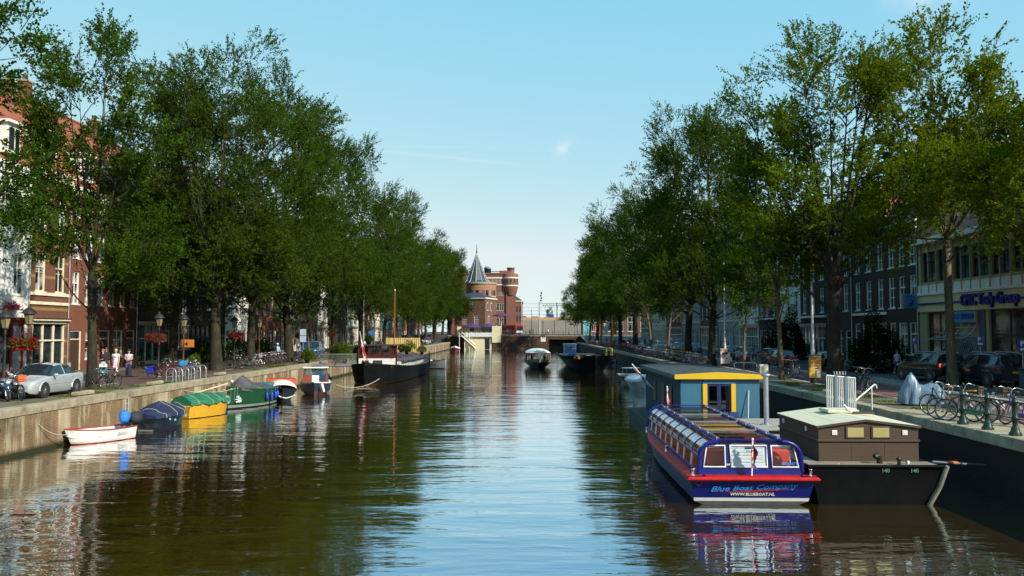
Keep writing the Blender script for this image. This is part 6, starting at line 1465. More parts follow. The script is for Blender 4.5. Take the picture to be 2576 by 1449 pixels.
# ================================================================== BICYCLES (local: front +x)
bf = P('bike_frame', (.016, .016, .018), .35); bsteel = P('bike_steel', (.5, .5, .5), .25, .9)
def bike_parts(style=0):
    """dict name -> MB"""
    D = {}; r = .335; wf_, wr_ = .56, -.54
    f = MB(); bb = (0, 0, .30); hd, hb_ = (.40, 0, .90), (.43, 0, .70); st_ = (-.16, 0, .84)
    if style == 0:  # step-through
        f.tube([hb_, (.3, 0, .52), (.12, 0, .36), bb], .02, bf, 7); f.tube([hd, (.22, 0, .62), (.05, 0, .46), (-.08, 0, .5)], .016, bf, 6)
    else:
        f.tube([hb_, bb], .02, bf, 7); f.tube([(.41, 0, .84), (-.14, 0, .78)], .018, bf, 7)
    f.tube([st_, bb], .018, bf, 7); f.tube([hd, hb_], .022, bf, 7)
    for s in (.055, -.055): f.tube([bb, (wr_, s, r)], .012, bf, 5); f.tube([(-.13, 0, .74), (wr_, s, r)], .011, bf, 5); f.tube([hb_, (wf_ - .07, s, .5), (wf_, s, r)], .014, bf, 5)
    f.box((-.22, .06, .31), (.58, .035, .13), bf, bev=.015); f.tube([(0, -.1, .3), (0, .1, .3)], .015, bsteel, 5); f.tube([(0, .1, .3), (.1, .1, .17)], .01, bsteel, 5); f.box((.1, .15, .16), (.09, .08, .025), rubber); f.tube([(0, -.1, .3), (-.1, -.1, .43)], .01, bsteel, 5); f.box((-.1, -.15, .44), (.09, .08, .025), rubber)
    D['frame'] = f
    for nm, x_ in (('wheel', wf_), ('wheel_', wr_)):
        w = MB(); w.torus((x_, 0, r), r - .02, .02, tyre, 'Y', 28, 6)
        D[nm] = w; s = MB(); s.torus((x_, 0, r), r - .045, .010, bsteel, 'Y', 26, 4)
        for k in range(14): a = 2 * PI * k / 14; s.tube([(x_, .02 * (-1) ** k, r), (x_ + (r - .05) * math.cos(a), 0, r + (r - .05) * math.sin(a))], .0035, bsteel, 3, False)
        s.tube([(x_, -.05, r), (x_, .05, r)], .022, bsteel, 6); D[nm + '>rim'] = s
    g_ = MB()
    for x_, a0, a1 in ((wf_, R(20), R(150)), (wr_, R(-10), R(160))):
        rg = []
        for i in range(13):
            a = a0 + (a1 - a0) * i / 12; rg.append([(x_ + (r + .035) * math.cos(a), y_, r + (r + .035) * math.sin(a)) for y_ in (-.028, 0, .028)])
        g_.loft(rg, bf)
        if x_ == wf_: D['mudguard_'] = g_; g_ = MB()
    for s in (.07, -.07): g_.tube([(wr_, s, r), (wr_ - .02, s, .74)], .008, bf, 4); g_.tube([(-.2, s, .75), (wr_ - .2, s, .75)], .010, bf, 4)
    g_.box((wr_ + .1, 0, .755), (.36, .13, .012), bf); g_.box((wr_ - .35, 0, .58), (.03, .06, .05), lampr); D['mudguard'] = g_
    h = MB(); h.tube([hd, (.36, 0, 1.04)], .014, bsteel, 6); h.tube([(.13, .29, 1.03), (.25, .27, 1.06), (.36, .16, 1.10), (.37, 0, 1.04), (.36, -.16, 1.10), (.25, -.27, 1.06), (.13, -.29, 1.03)], .013, bsteel, 6)
    h.tube([(.12, .29, 1.03), (.22, .28, 1.05)], .019, rubber, 6); h.tube([(.12, -.29, 1.03), (.22, -.28, 1.05)], .019, rubber, 6); h.ball((.47, 0, .86), (.05, .045, .045), lampw, 8, 6); D['handlebar'] = h
    s = MB(); s.loft([[(x_, w * math.cos(2 * PI * k / 10), z_ + .035 * math.sin(2 * PI * k / 10)) for k in range(10)] for x_, w, z_ in ((.05, .02, .93), (-.02, .04, .935), (-.14, .10, .94), (-.25, .12, .95), (-.30, .06, .95))], rubber, closed=True, cap=True); s.tube([st_, (-.17, 0, .92)], .014, bsteel, 6); D['saddle'] = s
    return D
BP = [bike_parts(0), bike_parts(1)]
BM = []
for D in BP: BM.append({k: v.mesh(k.split('>')[-1].rstrip('_')) for k, v in D.items()})
ONE = []                                # far bicycles: one mesh each
for D in BP:
    m = MB()
    for k, v in D.items():
        if k.endswith('rim'): continue
        for vv, ff, mi_, sm_ in ((v.v, v.f, v.m, v.sm),):
            b0 = len(m.v); m.v += vv
            for f_, i_, s_ in zip(ff, mi_, sm_): m.f.append([b0 + q for q in f_]); m.m.append(m.mi(v.mats[i_])); m.sm.append(s_)
    ONE.append(m.mesh('bicycle'))
FR = {'black': None, 'red': (.25, .015, .015), 'green': (.01, .16, .06), 'blue': (.02, .06, .28), 'yellow': (.6, .42, .02), 'white': (.6, .6, .58), 'maroon': (.10, .015, .012), 'grey': (.2, .2, .21), 'rust': (.16, .05, .02), 'teal': (.02, .12, .12), 'purple': (.10, .03, .18)}
FRM = {k: (bf if v is None else P('bike_%s' % k, v, .35)) for k, v in FR.items()}
def bike(label, x, y, rz, color='black', style=0, lean=0.0, group=None, basket=None, saddle=None, z=QZ, whitetyre=False):
    t = thing('bicycle', label, 'bicycle', (x, y, z + .005), rz, group, 1.14 if x > 0 else 1.06); t.rotation_euler = (lean, 0, rz); objs = {}
    for k, me in BM[style].items():
        par = t if '>' not in k else objs[k.split('>')[0]]
        o = link(bpy.data.objects.new(k.split('>')[-1].rstrip('_'), me), par); objs[k] = o
        pairs = {'bike_frame': FRM[color]}
        if saddle and k == 'saddle': pairs['rubber'] = saddle
        if whitetyre and k == 'wheel': pairs['tyre'] = white
        repaint(o, pairs)
    if basket:
        m = MB(); c = (.66, 0, .92) if basket[1] == 'front' else (-.6, 0, .93); w, d, h = (.30, .34, .24) if basket[0] != 'bag' else (.3, .5, .34)
        mat = basket[2]; x0, y0, z0 = c[0] - w / 2, -d / 2, c[2] - h / 2
        m.b2((x0, y0, z0), (x0 + w, y0 + d, z0 + .02), mat)
        if basket[0] == 'bag':
            for s in (1, -1): m.box((-.6, s * .2, .55), (.42, .12, .34), mat, bev=.04)
        else:
            for k in range(3):
                zz = z0 + .05 + k * h * .36
                m.b2((x0, y0, zz), (x0 + .02, y0 + d, zz + h * .24), mat); m.b2((x0 + w - .02, y0, zz), (x0 + w, y0 + d, zz + h * .24), mat); m.b2((x0 + .02, y0, zz), (x0 + w - .02, y0 + .02, zz + h * .24), mat); m.b2((x0 + .02, y0 + d - .02, zz), (x0 + w - .02, y0 + d, zz + h * .24), mat)
            for a in (x0 + .01, x0 + w - .03):
                for b_ in (y0 + .004, y0 + d - .024): m.b2((a, b_, z0), (a + .018, b_ + .018, z0 + h), mat)
        m.build({'crate': 'crate', 'bag': 'pannier'}.get(basket[0], 'basket'), t)
    return t
crate_o = P('orange_crate', (.50, .10, .015), .5); crate_b = P('blue_crate', (.02, .26, .52), .5); bag_b = P('blue_bag', (.015, .03, .35), .6); wick = P('wicker', (.045, .026, .013), .8, scale=12, bump=.5); sad_o = P('orange_saddle', (.5, .14, .02), .5); sad_t = P('tan_saddle', (.38, .18, .04), .5)
BL = 'bicycles parked on the left quay'; BR = 'bicycles parked on the right quay'
def gb(px, py): p = g(px, py); return p.x, p.y
x, y = gb(48, 1008); bike('bicycle carrying an orange crate in front of the silver car', x - .35, y + .3, R(-35), 'black', 0, .1, BL, ('crate', 'front', crate_o))
x, y = gb(10, 985); bike('dark bicycle behind the scooter at the left edge', x, y + 1.2, R(200), 'black', 1, .1, BL)
x, y = gb(262, 980); bike('black bicycle leaning on the pale trunk beside the silver car', x - .6, y + .25, R(-12), 'black', 1, .12, BL)
x, y = gb(276, 977); bike('second black bicycle by the pale trunk nearest the quay edge', x - .25, y + .5, R(-28), 'black', 0, -.1, BL)
spec = [(400, 955, 'maroon', 1, 20, ('bag', 'rear', bag_b), 'rusty maroon bicycle with bright blue panniers'), (428, 952, 'rust', 0, 35, ('crate', 'front', crate_b), 'brown bicycle carrying a light blue crate on the left rack'), (440, 946, 'red', 1, 25, None, 'red bicycle standing in the grey left rack'), (455, 945, 'blue', 1, 50, None, 'blue bicycle squeezed into the grey left rack'), (412, 942, 'black', 0, 10, None, 'black bicycle behind the blue panniers'), (470, 938, 'grey', 0, 65, None, 'grey bicycle at the far end of the left rack')]
for px, py, col, stl, a, bk, lb in spec:
    x, y = gb(px, py); bike(lb, x, y + .3, R(a - 25), col, stl, .12, BL, bk)
x, y = gb(490, 936); bike('bicycle with a white front wheel beside the flower tub', x - .3, y + .3, R(-30), 'white', 0, .1, BL, whitetyre=True)
x, y = gb(390, 913); bike('red bicycle against the cream shopfront', x, y + 6, R(75), 'red', 0, .1, BL)
spec = [(585, 928, 'black', 0, 5, None, 'black bicycle right of the thickest dark trunk'), (604, 929, 'black', 1, 170, None, 'black bicycle with a light mudguard in front of the bushes'), (622, 927, 'grey', 0, 30, None, 'bicycle with raised handlebar before the lamp post'), (640, 924, 'white', 0, -40, ('basket', 'front', steel), 'pale bicycle with wire basket by the lamp post'), (652, 922, 'black', 1, -60, None, 'black bicycle seen end-on right of the lamp post')]
for px, py, col, stl, a, bk, lb in spec: x, y = gb(px, py); bike(lb, x, y + .4, R(a), col, stl, .1, BL, bk)
for i in range(17):                     # the tight rack
    px = 662 + i * 4.4; x, y = gb(px, 921 - i * .7); bike('bicycle in the tight row beside the fifth left trunk', x - 1.0 + (i % 3) * .2, y + .2 + (i % 2) * .4, R(-20 + rnd.uniform(-10, 10)), rnd.choice(['black', 'black', 'red', 'grey', 'maroon', 'teal']), i % 2, .14 + rnd.uniform(-.05, .1), 'bicycles in the tight left rack')
for i, (px, py, col, a) in enumerate([(765, 911, 'blue', -30), (772, 909, 'rust', -20), (785, 905, 'black', 10), (795, 903, 'black', 40), (803, 902, 'black', 60), (812, 900, 'maroon', 20)]):
    x, y = gb(px, py); bike(['blue framed bicycle with tan tyres beside the thin tree', 'brown bicycle beside the thin tree', 'black bicycle with front load by the blue doors', 'black bicycle angled beside the planter', 'black bicycle nearest the planted balcony', 'maroon bicycle beside the balcony planter'][i], x - .4, y, R(a), col, i % 2, .1, BL)
def far_bikes(n, y0, y1, xf, label, group):
    for i in range(n):
        y = y0 + (y1 - y0) * (i + rnd.random() * .7) / n; o = bpy.data.objects.new('bicycle', ONE[rnd.randrange(2)]); link(o)
        o.location = (xf(y) + rnd.uniform(-.5, .5), y, QZ + .006); o.rotation_euler = (rnd.uniform(-.12, .12), 0, R(rnd.choice((165, 195, 20, 150, 100, 80))) + rnd.uniform(-.3, .3)); tag(o, label, 'bicycle', group)
        repaint(o, {'bike_frame': FRM[rnd.choice(['black', 'black', 'black', 'grey', 'blue', 'maroon', 'red', 'teal', 'white'])]})
far_bikes(70, 74, 135, lambda y: XR + 1.3, 'bicycle in the dense parked row along the right quay edge', 'dense bicycle row on the right quay')
far_bikes(26, 135, 215, lambda y: XR + 1.4, 'bicycle in the far part of the right quay row', 'far bicycle row on the right quay')
far_bikes(14, 150, 205, lambda y: XL - 1.3, 'bicycle parked between the cars at the far left quay', 'far bicycles on the left quay')
# right foreground
spec = [(2370, 1048, 'black', 0, 118, None, sad_o, 'black bicycle with an orange saddle beside the silver cover'), (2400, 1060, 'grey', 0, 128, ('basket', 'rear', wick), None, 'bicycle with a woven rear basket behind the green post'), (2428, 1064, 'green', 1, 140, None, sad_t, 'bright green bicycle with a tan saddle behind the green railing'), (2452, 1056, 'white', 0, 120, None, None, 'pale bicycle with a white mudguard behind the green railing'), (2533, 1068, 'white', 1, 118, None, None, 'silver bicycle with flat handlebar near the right edge'), (2566, 1075, 'purple', 0, 105, ('basket', 'front', wick), None, 'purple framed bicycle with wicker basket at the right edge')]
for px, py, col, stl, a, bk, sd_, lb in spec: x, y = gb(px, py); bike(lb, x + .15, y + .2, R(a), col, stl, .08, BR, bk, sd_)
spec = [(1968, 952, 'black', 0, 100, 'black bicycle left of the golden poster stand'), (1984, 955, 'black', 1, 75, 'second black bicycle left of the golden poster stand'), (1994, 951, 'grey', 0, 90, 'grey bicycle touching the golden poster stand'), (2160, 985, 'black', 0, 95, 'black bicycle with flat handlebar right of the white gate'), (2172, 990, 'black', 1, 80, 'black bicycle with red rear light right of the white gate'),
        (1832, 922, 'white', 0, 80, 'bicycle with white handlebar by the red and white poster'), (1850, 924, 'black', 1, 95, 'bicycle with front crate in the pale rail stand'), (1862, 924, 'rust', 0, 100, 'brown bicycle in the pale rail stand'), (1890, 926, 'white', 0, 100, 'white bicycle at the right end of the rail stand'), (1903, 928, 'grey', 1, 85, 'silver bicycle beyond the rail stand'), (1878, 926, 'red', 1, 80, 'bicycle with red bag in the rail stand'), (1742, 912, 'yellow', 0, 70, 'bright yellow bicycle leaning on the thick black trunk')]
for px, py, col, stl, a, lb in spec: x, y = gb(px, py); bike(lb, x + .2, y + .3, R(a), col, stl, .08, BR)

# ================================================================== PEOPLE (facing -y)
PCACHE = {}
def body_mesh(pose, skin):
    key = (pose, skin.name)
    if key in PCACHE: return PCACHE[key]
    lg = {'stand': (.0, .0), 'walk': (.20, -.20), 'stride': (.28, -.26)}[pose.split('_')[0]]; bent = 'bent' in pose
    V, Ed, Rr = [], [], []
    def a(p, r, par=None):
        V.append(p); Rr.append(r if isinstance(r, tuple) else (r, r))
        if par is not None: Ed.append((par, len(V) - 1))
        return len(V) - 1
    pel = a((0, 0, .95), (.145, .105)); sp_ = a((0, .0, 1.12), (.12, .09), pel); ch = a((0, .0, 1.32), (.155, .105), sp_); nk0 = a((0, .015, 1.46), (.075, .07), ch); nk = a((0, .005, 1.53), .052, nk0)
    h1 = a((0, -.012, 1.60), (.068, .078), nk); h2 = a((0, -.012, 1.68), (.078, .092), h1); a((0, -.005, 1.745), (.055, .065), h2)
    nz = a((0, -.108, 1.635), .012, h1)
    for s in (1, -1):
        sw = lg[0] * s
        sh_ = a((s * .165, .01, 1.42), .056, ch)
        if bent: el = a((s * .21, .02, 1.16), .042, sh_); wr = a((s * .15, -.22, 1.10), .028, el); pm = a((s * .12, -.30, 1.11), (.034, .018), wr); fd = Vector((-s * .3, -.9, 0)).normalized()
        else: el = a((s * .215, .02 - sw * .25, 1.14), .042, sh_); wr = a((s * .225, -.05 - sw * .6, .90), .028, el); pm = a((s * .225, -.07 - sw * .7, .83), (.018, .034), wr); fd = Vector((0, -.25, -1)).normalized()
        p0 = Vector(V[pm])
        for k, (of, ln) in enumerate(((-.028, .065), (-.01, .08), (.01, .076), (.028, .06))):
            off = Vector((0, of, 0)) if not bent else Vector((of, 0, 0)); m1 = a(tuple(p0 + off + fd * ln * .5), .009, pm); a(tuple(p0 + off * 1.1 + fd * ln + Vector((0, -.012, 0))), .008, m1)
        t1 = a(tuple(Vector(V[wr]) + (Vector((-s * .02, -.035, -.03)) if not bent else Vector((-s * .03, -.03, .02)))), .010, wr); a(tuple(Vector(V[t1]) + (Vector((0, -.015, -.035)) if not bent else Vector((-s * .01, -.04, 0)))), .009, t1)
        hp = a((s * .09, 0, .88), (.085, .09), pel); kn = a((s * .095, -.03 - sw * .55, .49), .058, hp); an = a((s * .095, .03 - sw * 1.0 + (.08 if sw < 0 else 0), .09 + (.05 if sw < 0 else 0)), .040, kn); a((s * .10, -.13 - sw * 1.0 + (.08 if sw < 0 else 0), .04), (.042, .03), an)
    me = bpy.data.meshes.new('body'); me.from_pydata(V, Ed, []); o = bpy.data.objects.new('tmp', me); COL.objects.link(o)
    md = o.modifiers.new('s', 'SKIN'); md.branch_smoothing = .4
    for i, v in enumerate(me.skin_vertices[0].data): v.radius = Rr[i]; v.use_root = (i == 0)
    ss = o.modifiers.new('u', 'SUBSURF'); ss.levels = 1; ss.render_levels = 1
    dg = bpy.context.evaluated_depsgraph_get(); out_ = bpy.data.meshes.new_from_object(o.evaluated_get(dg)); bpy.data.objects.remove(o)
    out_.name = 'body'; out_.materials.clear(); out_.materials.append(skin)
    for p_ in out_.polygons: p_.use_smooth = True
    PCACHE[key] = (out_, [Vector(v) for v in V], lg); return PCACHE[key]
skin1 = P('skin_light', (.50, .30, .21), .6, var=.06); skin2 = P('skin_tan', (.33, .18, .11), .6, var=.06)
def person(label, x, y, rz, shirt, legs, legcol, hair=(.05, .03, .02), long_hair=False, pose='walk', h=1.75, sleeve=.5, skin=None, z=QZ, hat=None, bag=None, group=None):
    skin = skin or skin1; me, V, lg = body_mesh(pose, skin); t = thing('person', label, 'person', (x, y, z), rz, group, h / 1.765 * (1.06 if x < 0 else 1.0))
    link(bpy.data.objects.new('body', me), t)
    C_ = lambda c: P('cloth_%02d_%02d_%02d' % tuple(int(v * 99) for v in c), c, .85, var=.18, scale=9, bump=.3)
    m = MB(); rg = []
    for zz, w, d, yo in ((.90 if legs != 'skirt' else .96, .165, .125, 0), (1.0, .16, .12, 0), (1.12, .145, .11, 0), (1.25, .165, .125, 0), (1.36, .18, .125, .0), (1.43, .15, .10, .005), (1.475, .085, .082, .01)):
        rg.append([(w * math.cos(2 * PI * k / 14), yo + d * math.sin(2 * PI * k / 14), zz) for k in range(14)])
    m.loft(rg, C_(shirt), closed=True)
    for s in (1, -1):
        i0 = [i for i, v in enumerate(V) if abs(v.x - s * .165) < 1e-4 and abs(v.z - 1.42) < 1e-4][0]; shd, elb, wri = V[i0], V[i0 + 1], V[i0 + 2]
        if sleeve <= 1: m.tube([shd + Vector((-s * .04, 0, .02)), shd, shd.lerp(elb, sleeve)], [.06, .068, .062], C_(shirt), 9, False)
        else: m.tube([shd + Vector((-s * .04, 0, .02)), shd, elb, elb.lerp(wri, .9)], [.06, .066, .054, .042], C_(shirt), 9, False)
    m.build('shirt', t)
    m = MB(); hips = [i for i, v in enumerate(V) if abs(abs(v.x) - .09) < 1e-4 and abs(v.z - .88) < 1e-4]
    if legs == 'skirt': m.loft([[(w * math.cos(2 * PI * k / 14), d * math.sin(2 * PI * k / 14) - .01, zz) for k in range(14)] for zz, w, d in ((1.0, .15, .115), (.9, .175, .135), (.75, .18, .15), (.56, .17, .15))], C_(legcol), closed=True); nm = 'skirt'
    else:
        m.loft([[(w * math.cos(2 * PI * k / 14), d * math.sin(2 * PI * k / 14), zz) for k in range(14)] for zz, w, d in ((1.0, .152, .118), (.92, .17, .13), (.80, .16, .13))], C_(legcol), closed=True)
        for i in hips:
            hp, kn, an = V[i], V[i + 1], V[i + 2]
            if legs == 'shorts': m.tube([hp, hp.lerp(kn, .5), hp.lerp(kn, .95)], [.10, .095, .09], C_(legcol), 10, False)
            elif legs == 'wide': m.tube([hp, kn, an + Vector((0, .0, -.0))], [.098, .092, .105], STRIPE, 12, False)
            else: m.tube([hp, kn, an], [.098, .072, .058], C_(legcol), 10, False)
        nm = 'trousers' if legs != 'shorts' else 'shorts'
    m.build(nm, t)
    m = MB(); hc = P('hair_%02d_%02d' % (int(hair[0] * 99), int(hair[1] * 99)), hair, .6, var=.3, scale=20)
    m.ball((0, .016, 1.692), (.095, .108, .105), hc, 12, 8, .1, 3)
    if long_hair: m.loft([[(.1 * w * math.cos(PI * k / 8), .03 + .085 * math.sin(PI * k / 8) * w, zz) for k in range(9)] for zz, w in ((1.70, 1.0), (1.6, 1.02), (1.5, 1.05), (1.40, .9))], hc)
    m.build('hair', t)
    m = MB()
    for s in (1, -1):
        m.ball((s * .032, -.1, 1.665), (.012, .008, .008), black, 6, 4); m.ball((s * .088, .0, 1.64), (.012, .02, .03), skin, 6, 5)
    m.b2((-.024, -.096, 1.588), (.024, -.086, 1.596), redp); m.build('face_features', t)
    m = MB(); an_ = [V[i + 2] for i in hips]
    for v in an_: m.box((v.x, v.y - .07, max(.045, v.z - .06)), (.095, .26, .075), C_((.6, .58, .55) if legs in ('skirt', 'shorts') else (.05, .04, .035)), bev=.03)
    m.build('shoes', t)
    if hat: m = MB(); m.lathe([(.15, 0), (.1, .02), (.1, .09), (.06, .12), (0, .125)], C_(hat), (0, .01, 1.725), 12); m.build('hat', t)
    if bag: m = MB(); m.box((.02, -.16, 1.05), (.22, .08, .15), C_(bag), bev=.03); m.tube([(.1, -.15, 1.1), (.15, -.02, 1.45), (-.08, .1, 1.4)], .012, C_(bag), 5); m.build('shoulder_bag', t)
    return t
m_, nt, out = newmat('striped_cloth'); L = nt.links.new; bs = N(nt, 'ShaderNodeBsdfPrincipled', i_Roughness=.85); tc = N(nt, 'ShaderNodeTexCoord'); wv = N(nt, 'ShaderNodeTexWave', wave_type='BANDS', bands_direction='DIAGONAL', i_Scale=4.5, i_Distortion=1.0); L(tc.outputs['Object'], wv.inputs['Vector']); L(mixc(nt, ramp(nt, wv.outputs[0], .45, .55), (.06, .12, .42), (.42, .26, .10)), bs.inputs['Base Color']); L(bs.outputs[0], out.inputs[0]); STRIPE = m_
def gp(px, py): p = g(px, py); return p.x, p.y
x, y = gp(290, 948); person('blonde woman in white tee and pale pink skirt walking on the left street', x, y, R(12), (.60, .62, .68), 'skirt', (.62, .42, .46), (.50, .33, .12), True, 'walk', 1.78, .4)
o = [c for c in bpy.data.objects if c.name.startswith('shirt')][-1]; m = MB(); m.ball((.0, -.125, 1.27), (.045, .012, .04), redp, 10, 6, .4, 2); m.ball((.035, -.122, 1.29), (.03, .012, .025), redp, 8, 5, .4, 5); m.build('shirt_print', o)
x, y = gp(323, 948); person('dark haired woman in striped wide trousers with a red shoulder bag', x, y, R(25), (.42, .42, .46), 'wide', (.06, .12, .42), (.02, .015, .012), True, 'walk_bent', 1.76, .4, bag=(.5, .03, .03))
x, y = gp(254, 948); person('woman in black top with long brown hair pushing a stroller', x, y + .2, R(-10), (.015, .012, .014), 'trousers', (.5, .48, .45), (.20, .09, .04), True, 'stand_bent', 1.78, 1.6)
x, y = gp(244, 945); person('man in dark clothes beside the woman with the stroller', x, y + 1.2, R(5), (.02, .015, .015), 'trousers', (.03, .03, .04), (.015, .012, .01), False, 'stand', 1.84, 1.6, skin2)
x, y = gp(683, 910); person('woman in light blue blouse and white cap behind the bicycles', x, y + 2.0, R(40), (.30, .42, .58), 'trousers', (.5, .5, .48), (.3, .2, .1), False, 'walk', 1.7, 1.5, hat=(.6, .62, .64))
x, y = gp(737, 908); person('man in bright blue striped shirt passing the leaning trunk', x + .4, y + 1.0, R(-60), (.02, .16, .45), 'shorts', (.04, .05, .08), (.03, .02, .015), False, 'stride', 1.8)
x, y = gp(916, 886); person('man in white shirt walking behind the barge wheelhouse', x, y, R(60), (.55, .56, .58), 'trousers', (.03, .03, .05), (.03, .02, .015), False, 'stride', 1.8, .6)
x, y = gp(958, 882); person('person in dark coat near the reed screen', x, y, R(60), (.05, .02, .02), 'trousers', (.03, .03, .04), (.05, .03, .02), True, 'walk', 1.7, 1.6)
# right street
x, y = gp(2258, 941); person('man in white tee and blue shorts walking on the right street', x, y, R(10), (.45, .52, .60), 'shorts', (.03, .05, .14), (.06, .035, .02), False, 'walk', 1.72, .5)
x, y = gp(2276, 938); person('man in dark clothes right behind the man in white tee', x, y + .7, R(20), (.02, .02, .025), 'trousers', (.03, .03, .035), (.03, .02, .015), False, 'walk_bent', 1.76, 1.5, skin2)
x, y = gp(2309, 931); person('man in white tee standing behind the black estate', x, y, R(15), (.42, .48, .55), 'trousers', (.04, .05, .09), (.03, .02, .015), False, 'walk_bent', 1.74, .5, skin2)
x, y = gp(2325, 930); person('tall man in dark long sleeved top behind the black estate', x, y - .2, R(20), (.025, .012, .014), 'trousers', (.02, .02, .03), (.02, .015, .012), False, 'walk', 1.84, 1.7, skin2)
for px, py, cl_, lb in ((2082 - 425, 905, (.10, .18, .36), 'man in light blue shirt on the far right pavement'),):
    person(lb, 28.4, 118, R(10), cl_, 'trousers', (.03, .03, .05), h=1.75)
for i, (px, py, cl_, lb) in enumerate([(1873, 915, (.05, .16, .40), 'man in bright blue shirt beyond the thin right tree'), (1882, 916, (.22, .32, .46), 'woman in pale blue blouse beyond the thin right tree'), (1911, 918, (.42, .14, .16), 'man in pink shirt on the right pavement by the ivy bush'), (1860, 914, (.30, .36, .40), 'person in grey top beside the dark red car')]):
    x, y = gp(px, py); person(lb, x + 2, y + 4, R(15), cl_, 'trousers', (.02, .03, .07), (.03, .02, .015), i == 1, 'walk', 1.72, .6)
CW = 'crowd of walkers at the far right crossing'
for i in range(12):
    cl_ = [(.5, .04, .03), (.55, .55, .55), (.05, .12, .4), (.5, .2, .03), (.1, .1, .1), (.4, .42, .45)][i % 6]
    nm_ = ['red', 'white', 'blue', 'orange', 'black', 'grey'][i % 6]
    person('%s person in a %s top among the far right crowd' % (['distant', 'far off'][i // 6], nm_), 16.0 + i * 1.15 + rnd.random(), 170 + rnd.random() * 40, R(rnd.uniform(-40, 40)), cl_, 'trousers', (.03, .03, .06), pose=['walk', 'stand'][i % 2], group=CW)
# on the far bridge
for i, (px, cl_, nm_) in enumerate([(1277, (.05, .1, .35), 'blue'), (1283, (.12, .1, .1), 'dark'), (1333, (.05, .3, .12), 'green'), (1341, (.4, .1, .03), 'orange'), (1379, (.6, .6, .6), 'white'), (1431, (.05, .16, .42), 'bright blue'), (1478, (.03, .03, .03), 'black'), (1373, (.35, .22, .2), 'pinkish')]):
    Y = 229 + (i % 3); x = at(px, 840, Y).x
    person('person in a %s top walking over the far bridge' % nm_, x, Y, R([70, -70][i % 2]), cl_, 'trousers', (.03, .04, .08), pose='walk', z=3.93, group='people on the far bridge')
# stroller
x, y = gp(247, 962); t = thing('stroller', 'baby stroller with pale grey hood beside the pale trunk', 'stroller', (x + .1, y + .35, QZ), R(-60))
m = MB()
for s in (.25, -.25): m.tube([(.45, s, .12), (-.1, s, .62), (-.5, s, 1.02)], .018, steel, 6); m.tube([(-.4, s, .12), (.1, s, .6)], .018, steel, 6)
m.tube([(-.5, .25, 1.02), (-.5, -.25, 1.02)], .02, black, 6); m.build('frame', t)
for a_ in (.45, -.4):
    for s in (.27, -.27): m = MB(); m.torus((a_, s, .12), .1, .022, tyre, 'Y', 16, 5); m.disc((a_, s, .12), .05, .02, steel); m.build('wheel', t)
m = MB(); m.box((.05, 0, .55), (.55, .42, .12), P('stroller_teal', (.03, .14, .15), .8), bev=.04); m.box((-.22, 0, .75), (.1, .42, .42), MATS['stroller_teal'], bev=.04); m.build('seat', t)
m = MB(); rg = [[(-.22 + .36 * math.cos(a) * .9, y_, .82 + .30 * math.sin(a)) for y_ in (-.22, 0, .22)] for a in [R(20 + 16 * k) for k in range(9)]]; m.loft(rg, P('stroller_hood', (.5, .45, .43), .8)); m.build('hood', t)
# ================================================================== STREET FURNITURE
lampglass = P('lantern_glass', (.20, .17, .08), .25, var=.2)
ironred = P('iron_oxide_post', (.075, .025, .02), .6)
def lantern(label, x, y, mat=iron, h=4.0):
    t = thing('street_lamp', label, 'street lamp', (x, y, QZ), 0, 'old iron lamps on the left quay')
    m = MB(); m.lathe([(.16, 0), (.16, .1), (.11, .18), (.11, .7), (.14, .76), (.09, .86), (.065, 1.0), (.06, 2.2), (.085, 2.24), (.055, 2.3), (.045, h - 1.1), (.08, h - 1.05), (.05, h - .95), (.05, h - .8)], mat, n=12)
    m.tube([(-.42, 0, h - 1.25), (.42, 0, h - 1.25)], .022, mat, 6); m.build('post', t)
    m = MB(); m.lathe([(.13, h - .8), (.26, h - .25)], lampglass, n=6, smooth=False); m.build('lantern', t)
    m = MB(); m.lathe([(.10, h - .83), (.15, h - .8), (.14, h - .76)], iron, n=6, smooth=False); m.lathe([(.36, h - .25), (.34, h - .2), (.2, h - .03), (.07, h + .06), (.05, h + .12), (.02, h + .2), (0, h + .22)], iron, n=12)
    for k in range(6): a = PI / 3 * k; m.tube([(.135 * math.cos(a), .135 * math.sin(a), h - .8), (.265 * math.cos(a), .265 * math.sin(a), h - .25)], .012, iron, 4)
    m.build('lantern_cap', t); return t
pet_r = LEAF('red_petals', (.14, .004, .006), (.36, .012, .015), (.4, .02, .02)); pet_p = LEAF('pink_petals', (.35, .04, .12), (.55, .12, .25), (.5, .1, .2))
